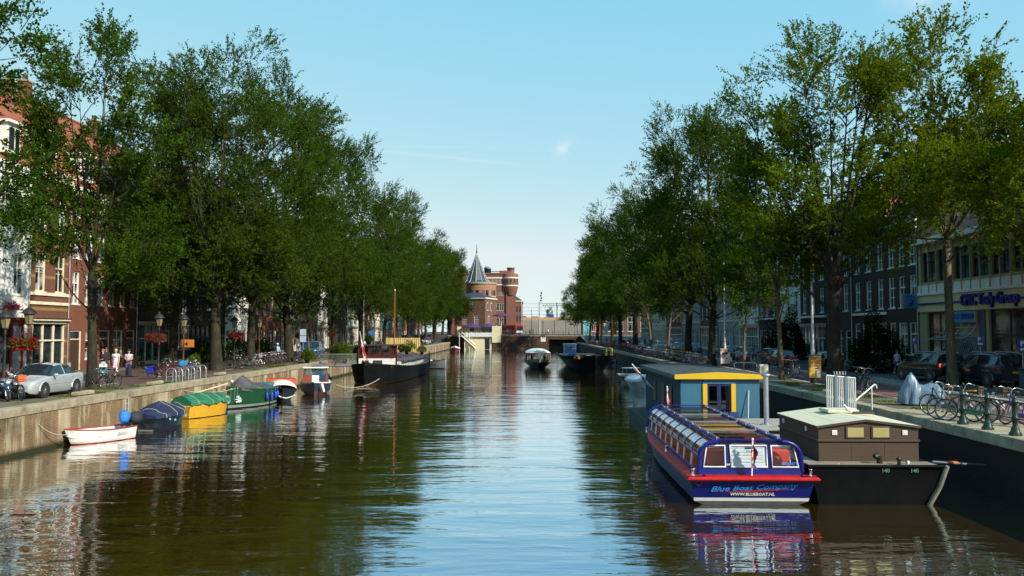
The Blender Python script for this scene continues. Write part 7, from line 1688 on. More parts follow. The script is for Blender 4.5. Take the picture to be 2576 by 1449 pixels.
def hanging_flowers(label, x, y, z, r=.75, seed=0):
    t = thing('flower_basket', label, 'flower basket', (x, y, z), seed, 'flower baskets on the lamps'); ng = np.random.default_rng(seed + 40)
    def cloud(n, lo=.4, zz=(-.45, .3)):
        a = ng.uniform(0, 2 * PI, n); rr = r * ng.uniform(lo, 1, n) ** .5; h = ng.uniform(zz[0], zz[1], n) * r * (1.15 - .35 * rr / r)
        return np.stack([rr * np.cos(a), rr * np.sin(a) * .8, h], 1)
    p = cloud(900, .1); link(bpy.data.objects.new('foliage', leaves_mesh('foliage', p, p + ng.normal(0, .3, p.shape), .13, leaf, ng)), t)
    p = cloud(330, .35, (-.5, .38)); me = leaves_mesh('blossom', np.repeat(p, 5, 0) + ng.normal(0, .03, (len(p) * 5, 3)), np.repeat(p, 5, 0), .085, pet_r, ng); link(bpy.data.objects.new('blossom', me), t)
    p = cloud(60, .5, (-.5, .2)); me = leaves_mesh('blossom', np.repeat(p, 5, 0) + ng.normal(0, .03, (len(p) * 5, 3)), np.repeat(p, 5, 0), .08, pet_p, ng); link(bpy.data.objects.new('blossom', me), t)
    m = MB(); m.lathe([(.05, -.22), (.25, -.12), (.36, .02)], iron, n=12)
    for k in range(3): a = 2 * PI * k / 3; m.tube([(.34 * math.cos(a), .34 * math.sin(a), .02), (0.03 * math.cos(a), .03 * math.sin(a), .6)], .01, iron, 4)
    m.build('basket', t)
lamps = [(62, 'old iron lantern with red flower basket at the silver car', ironred), (2, 'nearest old lantern cut by the left picture edge', iron), (395, 'old iron lantern with dark flower basket before the pale shopfront', iron), (458, 'old lantern on a rust red post carrying the orange sign', ironred), (587, 'old lantern with red flowers in front of the white house', iron), (650, 'old lantern on rust red post beside the tight bicycle rack', ironred), (761, 'old lantern with flowers near the blue board', iron), (812, 'old lantern on rust red post before the blue doors', ironred), (868, 'old lantern behind the planted balcony', iron)]
for px, lb, mt in lamps: x, y = gl(px, -24.6); lantern(lb, x, y, mt, 4.25 if px != 2 else 4.05)
for i, (px, dz, lb) in enumerate([(50, 2.55, 'flower basket bursting with red geraniums above the silver car'), (388, 2.7, 'dark red flower basket before the pale shopfront'), (592, 2.75, 'round red flower basket before the white house'), (756, 2.7, 'red flower basket beside the blue board'), (834, 2.7, 'small red flower basket behind the forked trunk')]):
    x, y = gl(px, -24.3); hanging_flowers(lb, x, y, QZ + dz, [.62, .6, .72, .6, .5][i], i)
x, y = gl(488 - 17, -24.4)
m = MB(); osg = P('orange_board', (.48, .16, .015), .5, var=.06); m.b2((-.5, -.03, 0), (.5, .03, .56), osg, .01); m.b2((-.14, -.036, .18), (.05, -.031, .3), black); m.b2((-.05, -.036, .12), (.0, -.031, .42), black); m.b2((.05, -.037, .24), (.1, -.031, .27), black)
t = thing('notice_board', 'orange rectangular board fixed to the lantern post', 'sign', (x - .05, y - .15, QZ + 1.95)); m.build('board', t); m = MB(); m.tube([(-.55, .08, .1), (.55, .08, .1)], .02, iron, 6); m.build('bracket', t)
# flower box on a window at the far left
t = thing('window_box', 'small window box of pink flowers at the left picture edge', 'flower box', (HL + .3, yl(6), QZ + 4.6)); ng = np.random.default_rng(2); p = ng.normal(0, 1, (300, 3)) * np.array([.12, .45, .12]) + np.array([0, 0, .25]); link(bpy.data.objects.new('blossom', leaves_mesh('blossom', p, p, .12, pet_p, ng)), t); m = MB(); m.b2((-.15, -.6, 0), (.15, .6, .22), redfr, .02); m.build('box', t)
# tall silver lamp posts
def mast(label, x, y, H, arm=True, rz=0):
    t = thing('lamp_post', label, 'lamp post', (x, y, QZ), rz); pm = P('pale_grey_post', (.55, .57, .57), .4, .4, var=.08); m = MB()
    m.lathe([(.2, 0), (.2, .1), (.16, .15), (.16, 1.0), (.12, 1.25), (.12, 1.9), (.075, 2.2), (.07, H - 1.2)], pm, n=12)
    if arm: m.tube([(0, 0, H - 1.2), (0, 0, H - .6), (.18, 0, H - .2), (.5, 0, H), (1.1, 0, H + .02)], [.07, .06, .055, .05, .045], pm, 8)
    m.build('post', t)
    if arm: m = MB(); m.box((1.3, 0, H + .01), (.55, .2, .12), pm, bev=.04); m.b2((1.08, -.07, H - .07), (1.5, .07, H - .052), lampw); m.build('lamp_head', t)
    return t
q = gl(1820, 17.6); mast('tall silver lamp post with curved arm among the right elms', q[0], q[1], 10.2)
q2_ = gl(2041, 17.4); mast('silver lamp post rising from the golden poster stand', q2_[0], q2_[1] + .15, 11.5, True, R(20))
x, y = gl(914, -23.4); mast('thin pale lamp post beyond the forked left elm', x, y, 11, True, R(180))
def poster(label, x, y, s, h, z0, cols, rz, kind):
    t = thing('poster_stand', label, 'poster stand', (x, y, QZ), rz); m = MB(); rr = s / math.sqrt(3)
    tri = [(rr * math.cos(R(90 + 120 * k)), rr * math.sin(R(90 + 120 * k))) for k in range(3)]
    m.prism(tri, z0, z0 + h, black if kind == 0 else steel, 'Z'); m.lathe([(.24, 0), (.2, z0)], iron, n=10); m.build('frame', t)
    for k in range(2):
        fz = MB(); T = Matrix.Rotation(R(120 * k - 0), 4, 'Z') @ Matrix.Translation((0, -rr / 2 - .012, z0 + h / 2))
        # panel built in its own plane: x across, z up, facing -y
        fz.box((0, 0, 0), (s * .90, .012, h * .94), cols[0], xf=T)
        o = fz.build('poster_panel', t); d = MB(); w = s * .9
        if kind == 0:
            d.box((0, -.008, h * .36), (w * .98, .004, h * .14), P('poster_dark', (.16, .13, .05), .5), xf=T)
            d.add([(-w * .45, -.011, -h * .45), (-w * .02, -.011, -h * .45), (.05 * w, -.011, h * .3), (-w * .3, -.011, h * .3)], [(0, 1, 2, 3)], P('poster_glow', (.72, .45, .06), .45, var=.3, scale=6), xf=T)
            for j in range(5): d.ball((.1 * w + .06 * w * math.sin(j * 2.1), -.012, -.10 * h + j * .055 * h), (.13 * w, .006, .026 * h), [white, P('poster_brown', (.1, .06, .03), .5), cream2][j % 3], 8, 5) if False else d.box((.1 * w + .05 * w * math.sin(j * 2.1), -.011 - .001 * j, -.13 * h + j * .055 * h), (.30 * w, .003, .035 * h), [cream2, P('poster_brown', (.1, .06, .03), .5)][j % 2], xf=T)
            d.disc((.28 * w, -.014, -.30 * h), .19 * w, .004, P('poster_badge', (.45, .52, .58), .4)) if False else d.add([(.28 * w + .17 * w * math.cos(2 * PI * q / 18), -.016, -.29 * h + .13 * h * math.sin(2 * PI * q / 18)) for q in range(18)], [tuple(range(18))], P('poster_badge%d' % k, (.45, .52, .58) if k == 0 else (.02, .3, .55), .4), xf=T)
            d.build('poster_art', o)
            for tx, zz, dx, szz in (('HET', .17, -.18, .17), ('FEEST', .235, .24, .15)):
                l = text('lettering', tx, szz * s / .65, P('poster_red', (.42, .03, .012), .5), o, (0, 0, 0), (0, 0, 0), .001, 0, .008, .8); l.matrix_local = T @ Matrix.Translation((dx * w, -.012, zz * h)) @ Matrix.Rotation(R(90), 4, 'X') @ Matrix.Rotation(R(10 if dx > 0 else -6), 4, 'Z')
        else:
            d.box((-.08 * w, -.008, h * .40), (w * .84, .004, h * .10), P('poster_orange', (.62, .10, .01), .5), xf=T); d.box((.40 * w, -.009, h * .36), (w * .2, .004, h * .2), P('poster_navy', (.02, .05, .2), .5), xf=T)
            r3 = random.Random(4 + k)
            for j in range(11): d.box((r3.uniform(-.35, .35) * w, -.010 - j * .0006, r3.uniform(-.46, .25) * h), (r3.uniform(.06, .3) * w, .003, r3.uniform(.04, .16) * h), [MATS['poster_orange'], P('poster_scarlet', (.5, .02, .015), .5), P('poster_pale', (.6, .55, .5), .5), P('poster_ink', (.05, .03, .05), .5)][j % 4], 0, xf=T @ Matrix.Rotation(r3.uniform(-.8, .8), 4, 'Y'))
            d.build('poster_art', o)
gold = P('poster_gold', (.34, .17, .02), .4, var=.45, scale=3.2)
poster('golden poster stand with red lettering on a lamp post base', q2_[0], q2_[1], .78, 1.42, .28, [gold], R(-8), 0)
poster('red and white poster stand below the tall silver lamp post', q[0], q[1], .86, 1.34, .25, [P('poster_white', (.66, .62, .6), .5, var=.25, scale=5)], R(-6), 1)
# signs
def psign(label, x, y, z, size, rz=0, truck=True, pole=True):
    t = thing('parking_sign', label, 'sign', (x, y, QZ), rz); m = MB(); pb = P('sign_panel_blue', (.012, .05, .30), .4, var=.05)
    m.b2((-size / 2, -.02, z), (size / 2, .02, z + size * 1.35), pb, .005); o = m.build('sign_panel', t); text('sign_letter', 'P', size * .75, white, o, (-size * .1, -.024, z + size * .88), (R(90), 0, 0), .002, 0, .015)
    if truck: m = MB(); m.b2((-size * .3, -.025, z + size * .22), (size * .08, -.021, z + size * .42), white); m.b2((size * .1, -.025, z + size * .22), (size * .3, -.021, z + size * .36), white); [m.disc((xx * size, -.026, z + size * .2), size * .06, .006, white) for xx in (-.18, .2)]; m.build('pictogram', o)
    m = MB(); m.tube([(0, .04, 0), (0, .04, z + size * 1.3)], .03, steel, 7); m.build('pole', t)
x, y = gl(2558, 27.2); psign('blue parking sign with vehicle symbol at the right edge', x, y, 1.98, .52)
x, y = gl(2453, 28.4); psign('blue parking sign beside the office shutter', x, y, 2.2, .45, R(-30))
x, y = gl(2292, 27.6); psign('narrow blue parking sign at the office corner', x, y, 2.2, .32, R(-40), False)
x, y = gl(2565, 26.6)
t = thing('litter_bin', 'dark grey street bin at the right picture edge', 'bin', (x, y, QZ)); m = MB(); gb_ = P('bin_grey', (.06, .075, .085), .5); m.box((0, 0, .52), (.5, .5, 1.04), gb_, bev=.03); m.build('body', t); m = MB(); m.box((0, 0, 1.1), (.56, .56, .12), iron, bev=.03); m.build('lid', t)
def board_sign(label, px, X, z, w, h, col, name='street_sign', n=1):
    x, y = gl(px, X); t = thing(name, label, 'sign', (x, y, QZ)); m = MB(); c_ = P('board_%02d_%02d' % (int(col[0] * 99), int(col[2] * 99)), col, .5)
    for k in range(n): m.b2((-w / 2, -.03, z + k * (h + .06)), (w / 2, .0, z + k * (h + .06) + h), c_, .01)
    m.build('sign_panel', t); m = MB(); m.tube([(0, .03, 0), (0, .03, z + n * h + .1)], .035, steel, 7); m.build('pole', t)
board_sign('pale blue double board on a pole before the cream house', 761, -22.6, 2.0, .62, .62, (.36, .48, .62), n=2)
board_sign('blue board on a pole beyond the barge wheelhouse', 933, -23, 2.4, .75, .7, (.03, .16, .42))
board_sign('small blue round topped sign on a grey pole on the right quay', 1600, 18.5, 2.6, .6, .6, (.02, .08, .32))
# green railing in the right foreground
t = thing('railing', 'bottle green cast iron railing along the right quay edge', 'railing', (XR + .35, 0, QZ)); ys_ = [28.4, 26.9, 25.4, 23.9]
for y in ys_:
    m = MB(); m.lathe([(.15, 0), (.15, .12), (.12, .16), (.12, .22), (.075, .30), (.075, .46), (.10, .48), (.10, .56), (.07, .60), (.085, .78), (.06, .95), (.09, .97), (.09, 1.05), (.06, 1.08), (.075, 1.14), (.05, 1.19), (0, 1.2)], darkgreen, (0, y, 0), 12); m.b2((-.13, y - .13, .001), (.13, y + .13, .10), darkgreen); m.build('post', t)
for z in (.52, 1.01): m = MB(); m.tube([(0, ys_[0], z), (0, ys_[-1], z)], .024, darkgreen, 7); m.build('rail', t)
# bicycle stands
x, y = gl(458, -21.9)
for k in range(6):
    m = MB(); m.tube([(0, -.35, 0), (0, -.35, .62), (0, -.28, .78), (0, -.1, .86), (0, .1, .86), (0, .28, .78), (0, .35, .62), (0, .35, 0)], .03, steel, 7); o = m.build('bicycle_stand'); tag(o, 'grey steel hoop of the left bicycle rack', 'bicycle stand', 'grey hoops of the left bicycle rack'); o.location = (x + .35, y - 2.6 + k * .95, QZ); o.rotation_euler = (0, 0, R(75))
x, y = gl(1850, 15.4); t = thing('bicycle_stand', 'pale tubular rail stand with a timber box on the right quay', 'bicycle stand', (x, y, QZ)); m = MB(); m.tube([(-.2, 0, 0), (-.2, 0, .75), (-.1, 0, .82), (1.3, 0, .82), (1.42, 0, .75), (1.42, 0, 0)], .035, steel, 8); m.tube([(.5, 0, 0), (.5, 0, .82)], .03, steel, 6); m.build('rail', t); m = MB(); m.b2((1.6, -.2, 0), (2.2, .2, .7), cream2, .02); m.build('box', t)
# tub with flowers, planters, low kerb blocks
x, y = gb(486, 936); shrub((x, y + .2, QZ), 'flower tub of yellow green plants beside the white wheel', .45, .9, leaf_y, 81, 900, .12, 'potted_plant', None, .5)
for i, (px, lb) in enumerate([(205, 'low concrete block beside the pale trunk'), (388, 'long low concrete block before the blue panniers'), (552, 'low concrete block at the foot of the thickest trunk')]):
    x, y = gl(px, -21.55); m = MB(); m.box((0, 0, .1), (.35, 1.5, .2), stone, bev=.04); o = m.build('kerb_block'); tag(o, lb, 'kerb block'); o.location = (x, y, QZ + .02)
t = thing('iron_fence', 'black iron fence in front of the left houses', 'fence', (-31.6, 92, QZ)); m = MB()
for k in range(12): m.tube([(0, k * 1.9, 0), (0, k * 1.9, 1.25)], .04, black, 6)
m.build('post', t); m = MB()
for z in (.55, 1.2): m.tube([(0, 0, z), (0, 21, z)], .025, black, 6)
m.build('rail', t)
x, y = gl(345, -31.9); t = thing('bench', 'dark wooden bench against the pale shopfront', 'bench', (x, y, QZ + .13), R(90)); m = MB(); m.b2((-.8, -.2, .42), (.8, .2, .47), wood_dark); m.build('seat', t)
for s in (-.7, .7):
    m = MB(); m.b2((s - .04, -.18, 0), (s + .04, .18, .42), wood_dark); m.build('leg', t)
m = MB(); m.b2((-.8, .2, .6), (.8, .24, .9), wood_dark); m.build('backrest', t)
x, y = gl(477, -26); t = thing('notice_stand', 'small white pavement notice stand behind the red bicycles', 'sign', (x, y, QZ), R(-15)); m = MB(); m.add([(-.35, -.25, 0), (.35, -.25, 0), (.35, 0, .95), (-.35, 0, .95)], [(0, 1, 2, 3)], P('notice_pale', (.45, .5, .46), .5)); m.add([(-.35, .25, 0), (.35, .25, 0), (.35, 0.002, .95), (-.35, .002, .95)], [(0, 1, 2, 3)], steel); m.build('board', t)
# ladder recess, ring, small wall things on the left quay
t = thing('quay_ladder', 'steel ladder in a pale concrete recess of the left quay wall', 'ladder', (XL, 43.2, 0)); m = MB(); cc_ = P('recess_concrete', (.26, .23, .16), .9, dirt=(.12, .1, .07)); m.b2((.0, -.42, .1), (.05, -.20, 1.75), cc_); m.b2((.0, .2, .1), (.05, .42, 1.75), cc_); m.b2((.0, -.2, .1), (.012, .2, 1.75), P('recess_shadow', (.16, .13, .09), .95)); m.build('recess', t); m = MB(); pale_ = P('ladder_pale', (.45, .42, .33), .7)
for s in (-.15, .15): m.tube([(.04, s, .05), (.04, s, 1.72)], .02, pale_, 6)
for k in range(6): m.tube([(.04, -.15, .2 + k * .28), (.04, .15, .2 + k * .28)], .016, pale_, 5)
m.build('rungs', t)
for y, z, lb in ((32.6, 1.2, 'rusty mooring ring in the quay wall near the white dinghy'), (55.5, 1.2, 'mooring ring in the quay wall above the yellow boat')):
    m = MB(); m.torus((.05, 0, 0), .09, .018, iron, 'Y', 16, 5); m.b2((0, -.06, .04), (.04, .06, .16), iron); o = m.build('mooring_ring'); tag(o, lb, 'ring'); o.location = (XL + .01, y, z)
t = thing('wall_light', 'small round white light on the left quay wall', 'light', (XL, 58.6, 1.55)); m = MB(); m.disc((.08, 0, 0), .1, .1, white, 'X', 14); m.build('lamp_head', t); m = MB(); m.tube([(0, 0, 0), (.06, 0, 0)], .04, iron, 6); m.build('bracket', t)
mooring('rope from the quay ring to the covered navy boat', ((XL + .06, 55.5, 1.15), (-19.0, 46.4, .9)), .35, .018)
mooring('yellow rope from the big green boat bow to the quay', ((-18.9, 54.0, 1.35), (XL + .03, 50.5, 1.5)), .2, .02)
# planted balcony platform
t = thing('landing_platform', 'steel landing platform with bar railing on the left quay wall', 'platform', (XL, 80.4, 0)); m = MB(); m.b2((.06, 0, 1.72), (4.1, 3.6, 1.84), steel); m.tube([(.06, .2, .9), (1.3, .1, 1.7)], .05, steel, 6); m.tube([(.06, 3.2, .9), (1.3, 3.2, 1.7)], .05, steel, 6); m.tube([(1.3, .1, 1.68), (4.0, .1, 1.68)], .05, steel, 6); m.build('deck', t); m = MB(); gre = P('green_grey_rail', (.22, .27, .25), .5, .3)
for k in range(27): m.tube([(.9 + k * .12, 0, 1.84), (.9 + k * .12, 0, 2.85)], .014, gre, 4)
for z in (1.9, 2.85): m.tube([(.9, 0, z), (4.06, 0, z), (4.06, 3.5, z)], .025, gre, 6)
for k in range(12): m.tube([(4.06, k * .3, 1.84), (4.06, k * .3, 2.85)], .014, gre, 4)
m.build('railing', t)
m = MB(); [m.b2((1.4 + k * .5, 1.0, 1.85), (1.75 + k * .5, 1.6, 2.25), P('terracotta', (.25, .08, .04), .8), .02) for k in range(3)]; o = m.build('planter_row'); tag(o, 'terracotta planters standing on the landing platform', 'planter'); o.location = (XL, 80.4, 0)
for i, (dx, dy, z, r, h, lb, mt) in enumerate([(3.0, 1.4, 1.84, .75, 1.75, 'tall feathery bush on the landing platform', leaf_y), (1.9, 2.2, 1.84, .7, 1.5, 'green bush at the back of the landing platform', leaf), (-.4, .2, QZ, .6, .9, 'yellow leaved plant in a dark tub beside the landing platform', leaf_y), (3.9, 3.3, 1.84, .6, 1.6, 'dark climbing plant at the platform corner', leaf)]):
    shrub((XL + dx, 80.4 + dy, z), lb, r, h, mt, 90 + i, 1500, .13, 'potted_plant', None, .5)
for i, (x_, y_, z, r, lb) in enumerate([(-13.3, 93.5, 2.45, .45, 'small potted bush on the barge roof nearest the wheelhouse'), (-15.2, 90.0, 2.3, .5, 'leafy pot on the left side of the barge roof'), (-14.4, 96.5, 2.6, .4, 'dark blue pot plant in the middle of the barge roof'), (-14.0, 101, 2.6, .7, 'wide green planting before the reed screen'), (-15.8, 84.2, 3.72, .45, 'white pot of flowers on the wheelhouse roof'), (-12.6, 101.5, 2.2, .6, 'green plants at the far railing of the barge')]):
    shrub((x_, y_, z), lb, r, r * 1.3, [leaf, leaf_y][i % 2], 100 + i, 600, .12, 'potted_plant', 'potted plants on the barge', .45)
t = thing('reed_screen', 'straw coloured reed screen standing behind the barge roof', 'screen', (-17.6, 105.2, 0)); m = MB()
reed = P('reed', (.50, .36, .14), .85, var=.3, scale=9, stretch=(14, 1, .6)); rg = []
for k in range(46): a = 4.3 * k / 45; rg.append([(a, .05 * math.sin(k * 2.4), 2.35), (a, .05 * math.sin(k * 2.4) + .02, 4.2 + .05 * math.sin(k * 1.9))])
m.loft(rg, reed, smooth=False); m.loft([[(p[0], p[1] + .05, p[2]) for p in r] for r in rg], reed, smooth=False); m.build('reeds', t); m = MB(); [m.tube([(x_, .1, 1.2), (x_, .1, 4.2)], .05, wood_mid, 6) for x_ in (.05, 1.5, 2.9, 4.25)]; m.build('post', t)
for i, (px, py, lb, col) in enumerate([(1703, 884, 'orange and red delivery box among the right bicycles', (.5, .22, .02)), (1494, 860, 'dark red notice box far along the right quay', (.25, .02, .015))]):
    x, y = gl(px, 15.8); t = thing('street_box', lb, 'box', (x, y, QZ)); m = MB(); m.box((0, 0, .75), (1.3, .6, .9), P('box_col%d' % i, col, .5), bev=.04); m.build('body', t); m = MB(); m.box((0, 0, 1.24), (1.36, .66, .08), iron, bev=.02); m.build('lid', t); m = MB(); [m.b2((s - .05, -.2, 0), (s + .05, .2, .3), iron) for s in (-.5, .5)]; m.build('leg', t)
m = MB(); m.box((0, 0, .02), (.5, .2, .03), white, .3); o = m.build('litter'); tag(o, 'scrap of white paper lying on the right quay verge', 'litter'); q_ = g(2092 - 100, 968); q_ = g(1992 + 0, 972); o.location = (g(2093 - 18, 983).x, g(2093 - 18, 983).y, QZ + .01)

# ================================================================== FAR END OF THE CANAL
bk_br = BRICK('bridge_brick', (.10, .055, .035), (.075, .042, .028), (.09, .075, .055), bw=.4, bh=.15, var=.6)
t = thing('bridge', 'low brown brick bridge with iron railing closing the canal, with a black sheet for shade behind its arch', 'bridge', (0, YEND, 0)); ztop = 3.82
m = MB(); m.b2((-21.5, 0, -.5), (6.4, 2, ztop - .25), bk_br); m.b2((6.4, .0, 2.7), (14.5, 2, ztop - .25), bk_br); m.b2((13.4, 0, -.5), (16, 2, 2.7), bk_br); m.b2((6.4, 5, -.5), (13.4, 5.2, 2.7), black); m.build('wall', t)  # black sheet behind the arch stands for the shade under the bridge
m = MB(); m.b2((-21.5, -.12, ztop - .25), (30, 2.1, ztop), stone); m.build('coping', t)
m = MB(); [m.b2((-21 + k * 1.5, .1, ztop), (-20.9 + k * 1.5, .2, ztop + 1.25), iron) for k in range(34)]; m.build('post', t); m = MB(); [m.b2((-21, .12, ztop + z), (30, .18, ztop + z + .06), P('railing_grey', (.10, .13, .14), .5)) for z in (.35, .8, 1.2)]; m.build('rail', t)
m = MB(); m.b2((4.2, -.03, 2.1), (5.6, -.004, 3.4), cream2); m.build('notice_panel', t); m = MB(); m.ball((.8, -.1, 2.9), .14, white, 8, 6); m.build('navigation_light', t)
# raised road behind the bridge
mb = MB(); mb.b2((-60, YEND + 2.1, -.5), (140, YEND + 140, 3.9), asph); struct('road', mb)
mb = MB(); mb.add([(XR + .7, YEND - 28, QZ + .02), (40, YEND - 28, QZ + .02), (40, YEND + 3, 3.92), (XR + .7, YEND + 3, 3.92)], [(0, 1, 2, 3)], asph); struct('road', mb)
# white terrace house on the water
t = thing('terrace_house', 'pale yellow waterside terrace with white stair and railing', 'building', (0, 0, 0)); ty = 226.5; pyel = P('pale_yellow_boards', (.60, .55, .36), .7, var=.08, stretch=(.3, 1, 6), dirt=(.5, .44, .28))
X_ = lambda px, Y=ty: at(px, 832, Y).x; Z_ = lambda py, Y=ty: at(1322, py, Y).z
xa, xb_, xc, xd = X_(1168), X_(1238), X_(1246), X_(1259.5)
m = MB(); m.b2((xa, ty, -.2), (xb_, ty + 8, Z_(846.5)), pyel); m.b2((xb_, ty - .4, Z_(862)), (xd, ty + 9, Z_(820)), pyel); m.b2((xb_ + .1, ty - .2, -.2), (xd - .05, ty + 9, Z_(862)), bk_br); m.b2((X_(1148), ty + 3, Z_(846)), (xb_, ty + 8, Z_(821.5)), pyel); m.build('wall', t)
m = MB(); m.b2((X_(1154), ty - .5, Z_(847.5)), (xb_, ty + 3, Z_(846)), white); m.b2((xa + .3, ty - .55, Z_(846)), (xb_, ty - .5, Z_(837)), P('milky_panel', (.58, .62, .62), .5)); [m.b2((X_(1172 + k * 13), ty - .62, Z_(848)), (X_(1173.2 + k * 13), ty - .551, Z_(835)), white) for k in range(6)]; m.build('railing', t)
m = MB()
for dy in (-.9, -.2): m.tube([(X_(1162), ty + dy, Z_(845)), (X_(1196), ty + dy, Z_(876))], .14, white, 4); m.tube([(X_(1162), ty + dy, Z_(836)), (X_(1196), ty + dy, Z_(868))], .06, white, 4)
for k in range(9): u = k / 8; m.b2((X_(1162 + 34 * u) - .15, ty - .9, Z_(845 + 31 * u) - .03), (X_(1162 + 34 * u) + .15, ty - .2, Z_(845 + 31 * u) + .03), white)
for px in (1156, 1169, 1181): m.tube([(X_(px), ty - .6, -.1), (X_(px), ty - .6, Z_(837))], .07, white, 5)
m.tube([(X_(1152), ty - .6, Z_(846)), (X_(1166), ty - .6, Z_(837))], .05, white, 4); m.tube([(X_(1152), ty - .6, Z_(837)), (X_(1166), ty - .6, Z_(846))], .05, white, 4); m.build('staircase', t)
m = MB(); m.b2((X_(1220), ty - .06, .1), (X_(1232), ty - .003, Z_(852)), black); m.build('door', t)
for px, py, w in ((1181, 826, 9), (1209, 827, 10)): m = MB(); m.b2((X_(px), ty + 2.9, Z_(py + 8)), (X_(px + w), ty + 2.997, Z_(py)), GL_DARK); m.build('window', t)
purp = P('purple_canvas', (.055, .025, .13), .8)
def parasol(label, px, py, r, z, Y):
    p = at(px, py, Y); t = thing('parasol', label, 'parasol', (p.x, Y, z)); hh = p.z - z; m = MB(); m.tube([(0, 0, 0), (0, 0, hh)], .05, white, 6); m.build('pole', t); m = MB(); m.lathe([(0, hh + .05), (r * .5, hh - .4), (r, hh - .85), (r, hh - 1.05)], purp, n=10, smooth=False); m.build('canopy', t)
parasol('purple parasol over the left end of the white terrace', 1187, 814, 2.9, Z_(846), 228.3); parasol('purple parasol over the middle of the white terrace', 1229, 814, 2.7, Z_(846), 228.5); parasol('smaller purple parasol on the upper terrace by the tower', 1261, 786, 2.4, Z_(820), 233.0)
# front house with hipped dark roof
bk_f = BRICK('far_brown_brick', (.17, .085, .06), (.14, .07, .05), (.14, .09, .07), bw=.4, bh=.13, var=.3); bk_t = BRICK('tower_brick', (.36, .19, .12), (.30, .155, .10), (.28, .18, .13), bw=.4, bh=.13, var=.25); bk_w = BRICK('warehouse_brick', (.23, .095, .065), (.19, .08, .055), (.17, .10, .08), bw=.4, bh=.13, var=.25)
cn = at(1220, 832, 243.5); h_ = at(1220, 751.4, 243.5).z - 2.2
def rbox(t, name, w, d, h, ops, wall):
    m = MB(); facade(m, w, h, ops, wall, d); return m.build(name, t)
Wf = 9.6; ang = math.atan2(-2.9, 9.0)
t = thing('corner_house', 'brown brick house with dark hipped roof in front of the round tower', 'house', (cn.x - math.cos(ang) * Wf, cn.y - math.sin(ang) * Wf, 2.2), ang)
wz = lambda y: at(1322, y, 243.5).z - 2.2
ops = [(4.6, 6.2, wz(781), wz(759)), (2.6, 4.1, wz(815.6), wz(793)), (6.2, 7.8, wz(815.6), wz(793)), (1.2, 2.6, wz(781), wz(759))]
rbox(t, 'wall', Wf, 9.5, h_, ops, bk_f)
for o in ops: put_window(t, o[0], o[2], o[1] - o[0], o[3] - o[2], 3, 4, white, GL_DARK, .05, sill=False, split=.5)
m = MB(); m.b2((-.2, -.3, h_), (Wf + .3, 9.8, h_ + .35), cream); m.build('cornice', t)
m = MB(); z0 = h_ + .36; a_ = [(-.3, -.35, z0), (Wf + .3, -.35, z0), (Wf + .3, 9.8, z0), (-.3, 9.8, z0), (3.5, 4.5, z0 + 1.7), (Wf - 3.2, 4.5, z0 + 1.7)]; m.add(a_, [(0, 1, 5, 4), (1, 2, 5), (2, 3, 4, 5), (3, 0, 4)], P('blue_grey_tiles', (.035, .05, .085), .5, var=.3)); m.build('roof', t)
for k, (y0, z) in enumerate(((1.5, wz(781)), (4.5, wz(781)), (2.5, wz(815)))):
    m = MB(); m.b2((Wf + .002, y0, z), (Wf + .06, y0 + 1.3, z + 2.4), cream); m.b2((Wf + .061, y0 + .15, z + .15), (Wf + .075, y0 + 1.15, z + 2.25), GL_DARK); m.build('window', t)
# round tower with slate cone
Yt = 254; tc_ = at(1210, 712, Yt); t = thing('round_tower', 'round brick tower with tall slate cone roof and spire', 'tower', (tc_.x, Yt, 3.5)); zt_ = tc_.z - 3.5; rt_ = 38 * Yt / 2100
m = MB(); m.lathe([(rt_, 0), (rt_, zt_)], bk_t, n=30); m.lathe([(rt_, zt_ - 7), (rt_ + .15, zt_ - 6.8), (rt_ + .15, zt_ - 6.4), (rt_, zt_ - 6.3)], bk_t, n=30); m.lathe([(rt_ - .02, zt_ - .6), (rt_ + .22, zt_ - .5), (rt_ + .22, zt_), (0, zt_)], stone, n=30)
for k in range(26): a = 2 * PI * k / 26; m.box(((rt_ + .12) * math.cos(a), (rt_ + .12) * math.sin(a), zt_ - 7.2), (.3, .3, .5), bk_t, a)
m.build('wall', t)
for k, a in enumerate((-120, -100, -78, -63, -38, -25)):
    m = MB(); ra = R(a); T = Matrix.Rotation(ra, 4, 'Z') @ Matrix.Translation((rt_, 0, zt_ - 3.2)); m.box((.0, 0, 0), (.14, .85, 1.7), GL_DARK if k % 2 else bk_f, xf=T); m.box((.02, 0, -.95), (.2, 1.1, .15), cream, xf=T); m.build('window', t)
cx_ = at(1199, 714, Yt).x - tc_.x; rc_ = 29 * Yt / 2100; hc_ = at(1199, 638, Yt).z - 3.5 - zt_
m = MB(); slate = P('slate', (.032, .040, .052), .45, var=.3, scale=1.2); n = 12
prof_ = [(rc_ + .35, 0), (rc_ * .93, .8), (rc_ * .62, hc_ * .38), (rc_ * .30, hc_ * .7), (.12, hc_)]
m.lathe(prof_, slate, (cx_, 0, zt_), n, False); o = m.build('roof', t)
m = MB(); rib = P('lead_rib', (.42, .47, .52), .45)
for k in range(n): a = 2 * PI * k / n; m.tube([(cx_ + (r_ + .03) * math.cos(a), (r_ + .03) * math.sin(a), zt_ + z_ + .03) for r_, z_ in prof_], [.10, .09, .08, .06, .05], rib, 4)
m.build('ridge', o); m = MB(); m.tube([(cx_, 0, zt_ + hc_), (cx_, 0, zt_ + hc_ + 2.9)], [.16, .07], slate, 6); m.ball((cx_, 0, zt_ + hc_ + .5), .3, slate, 8, 6); m.ball((cx_, 0, zt_ + hc_ + 2.4), .16, steel, 8, 6); m.build('spire', o)
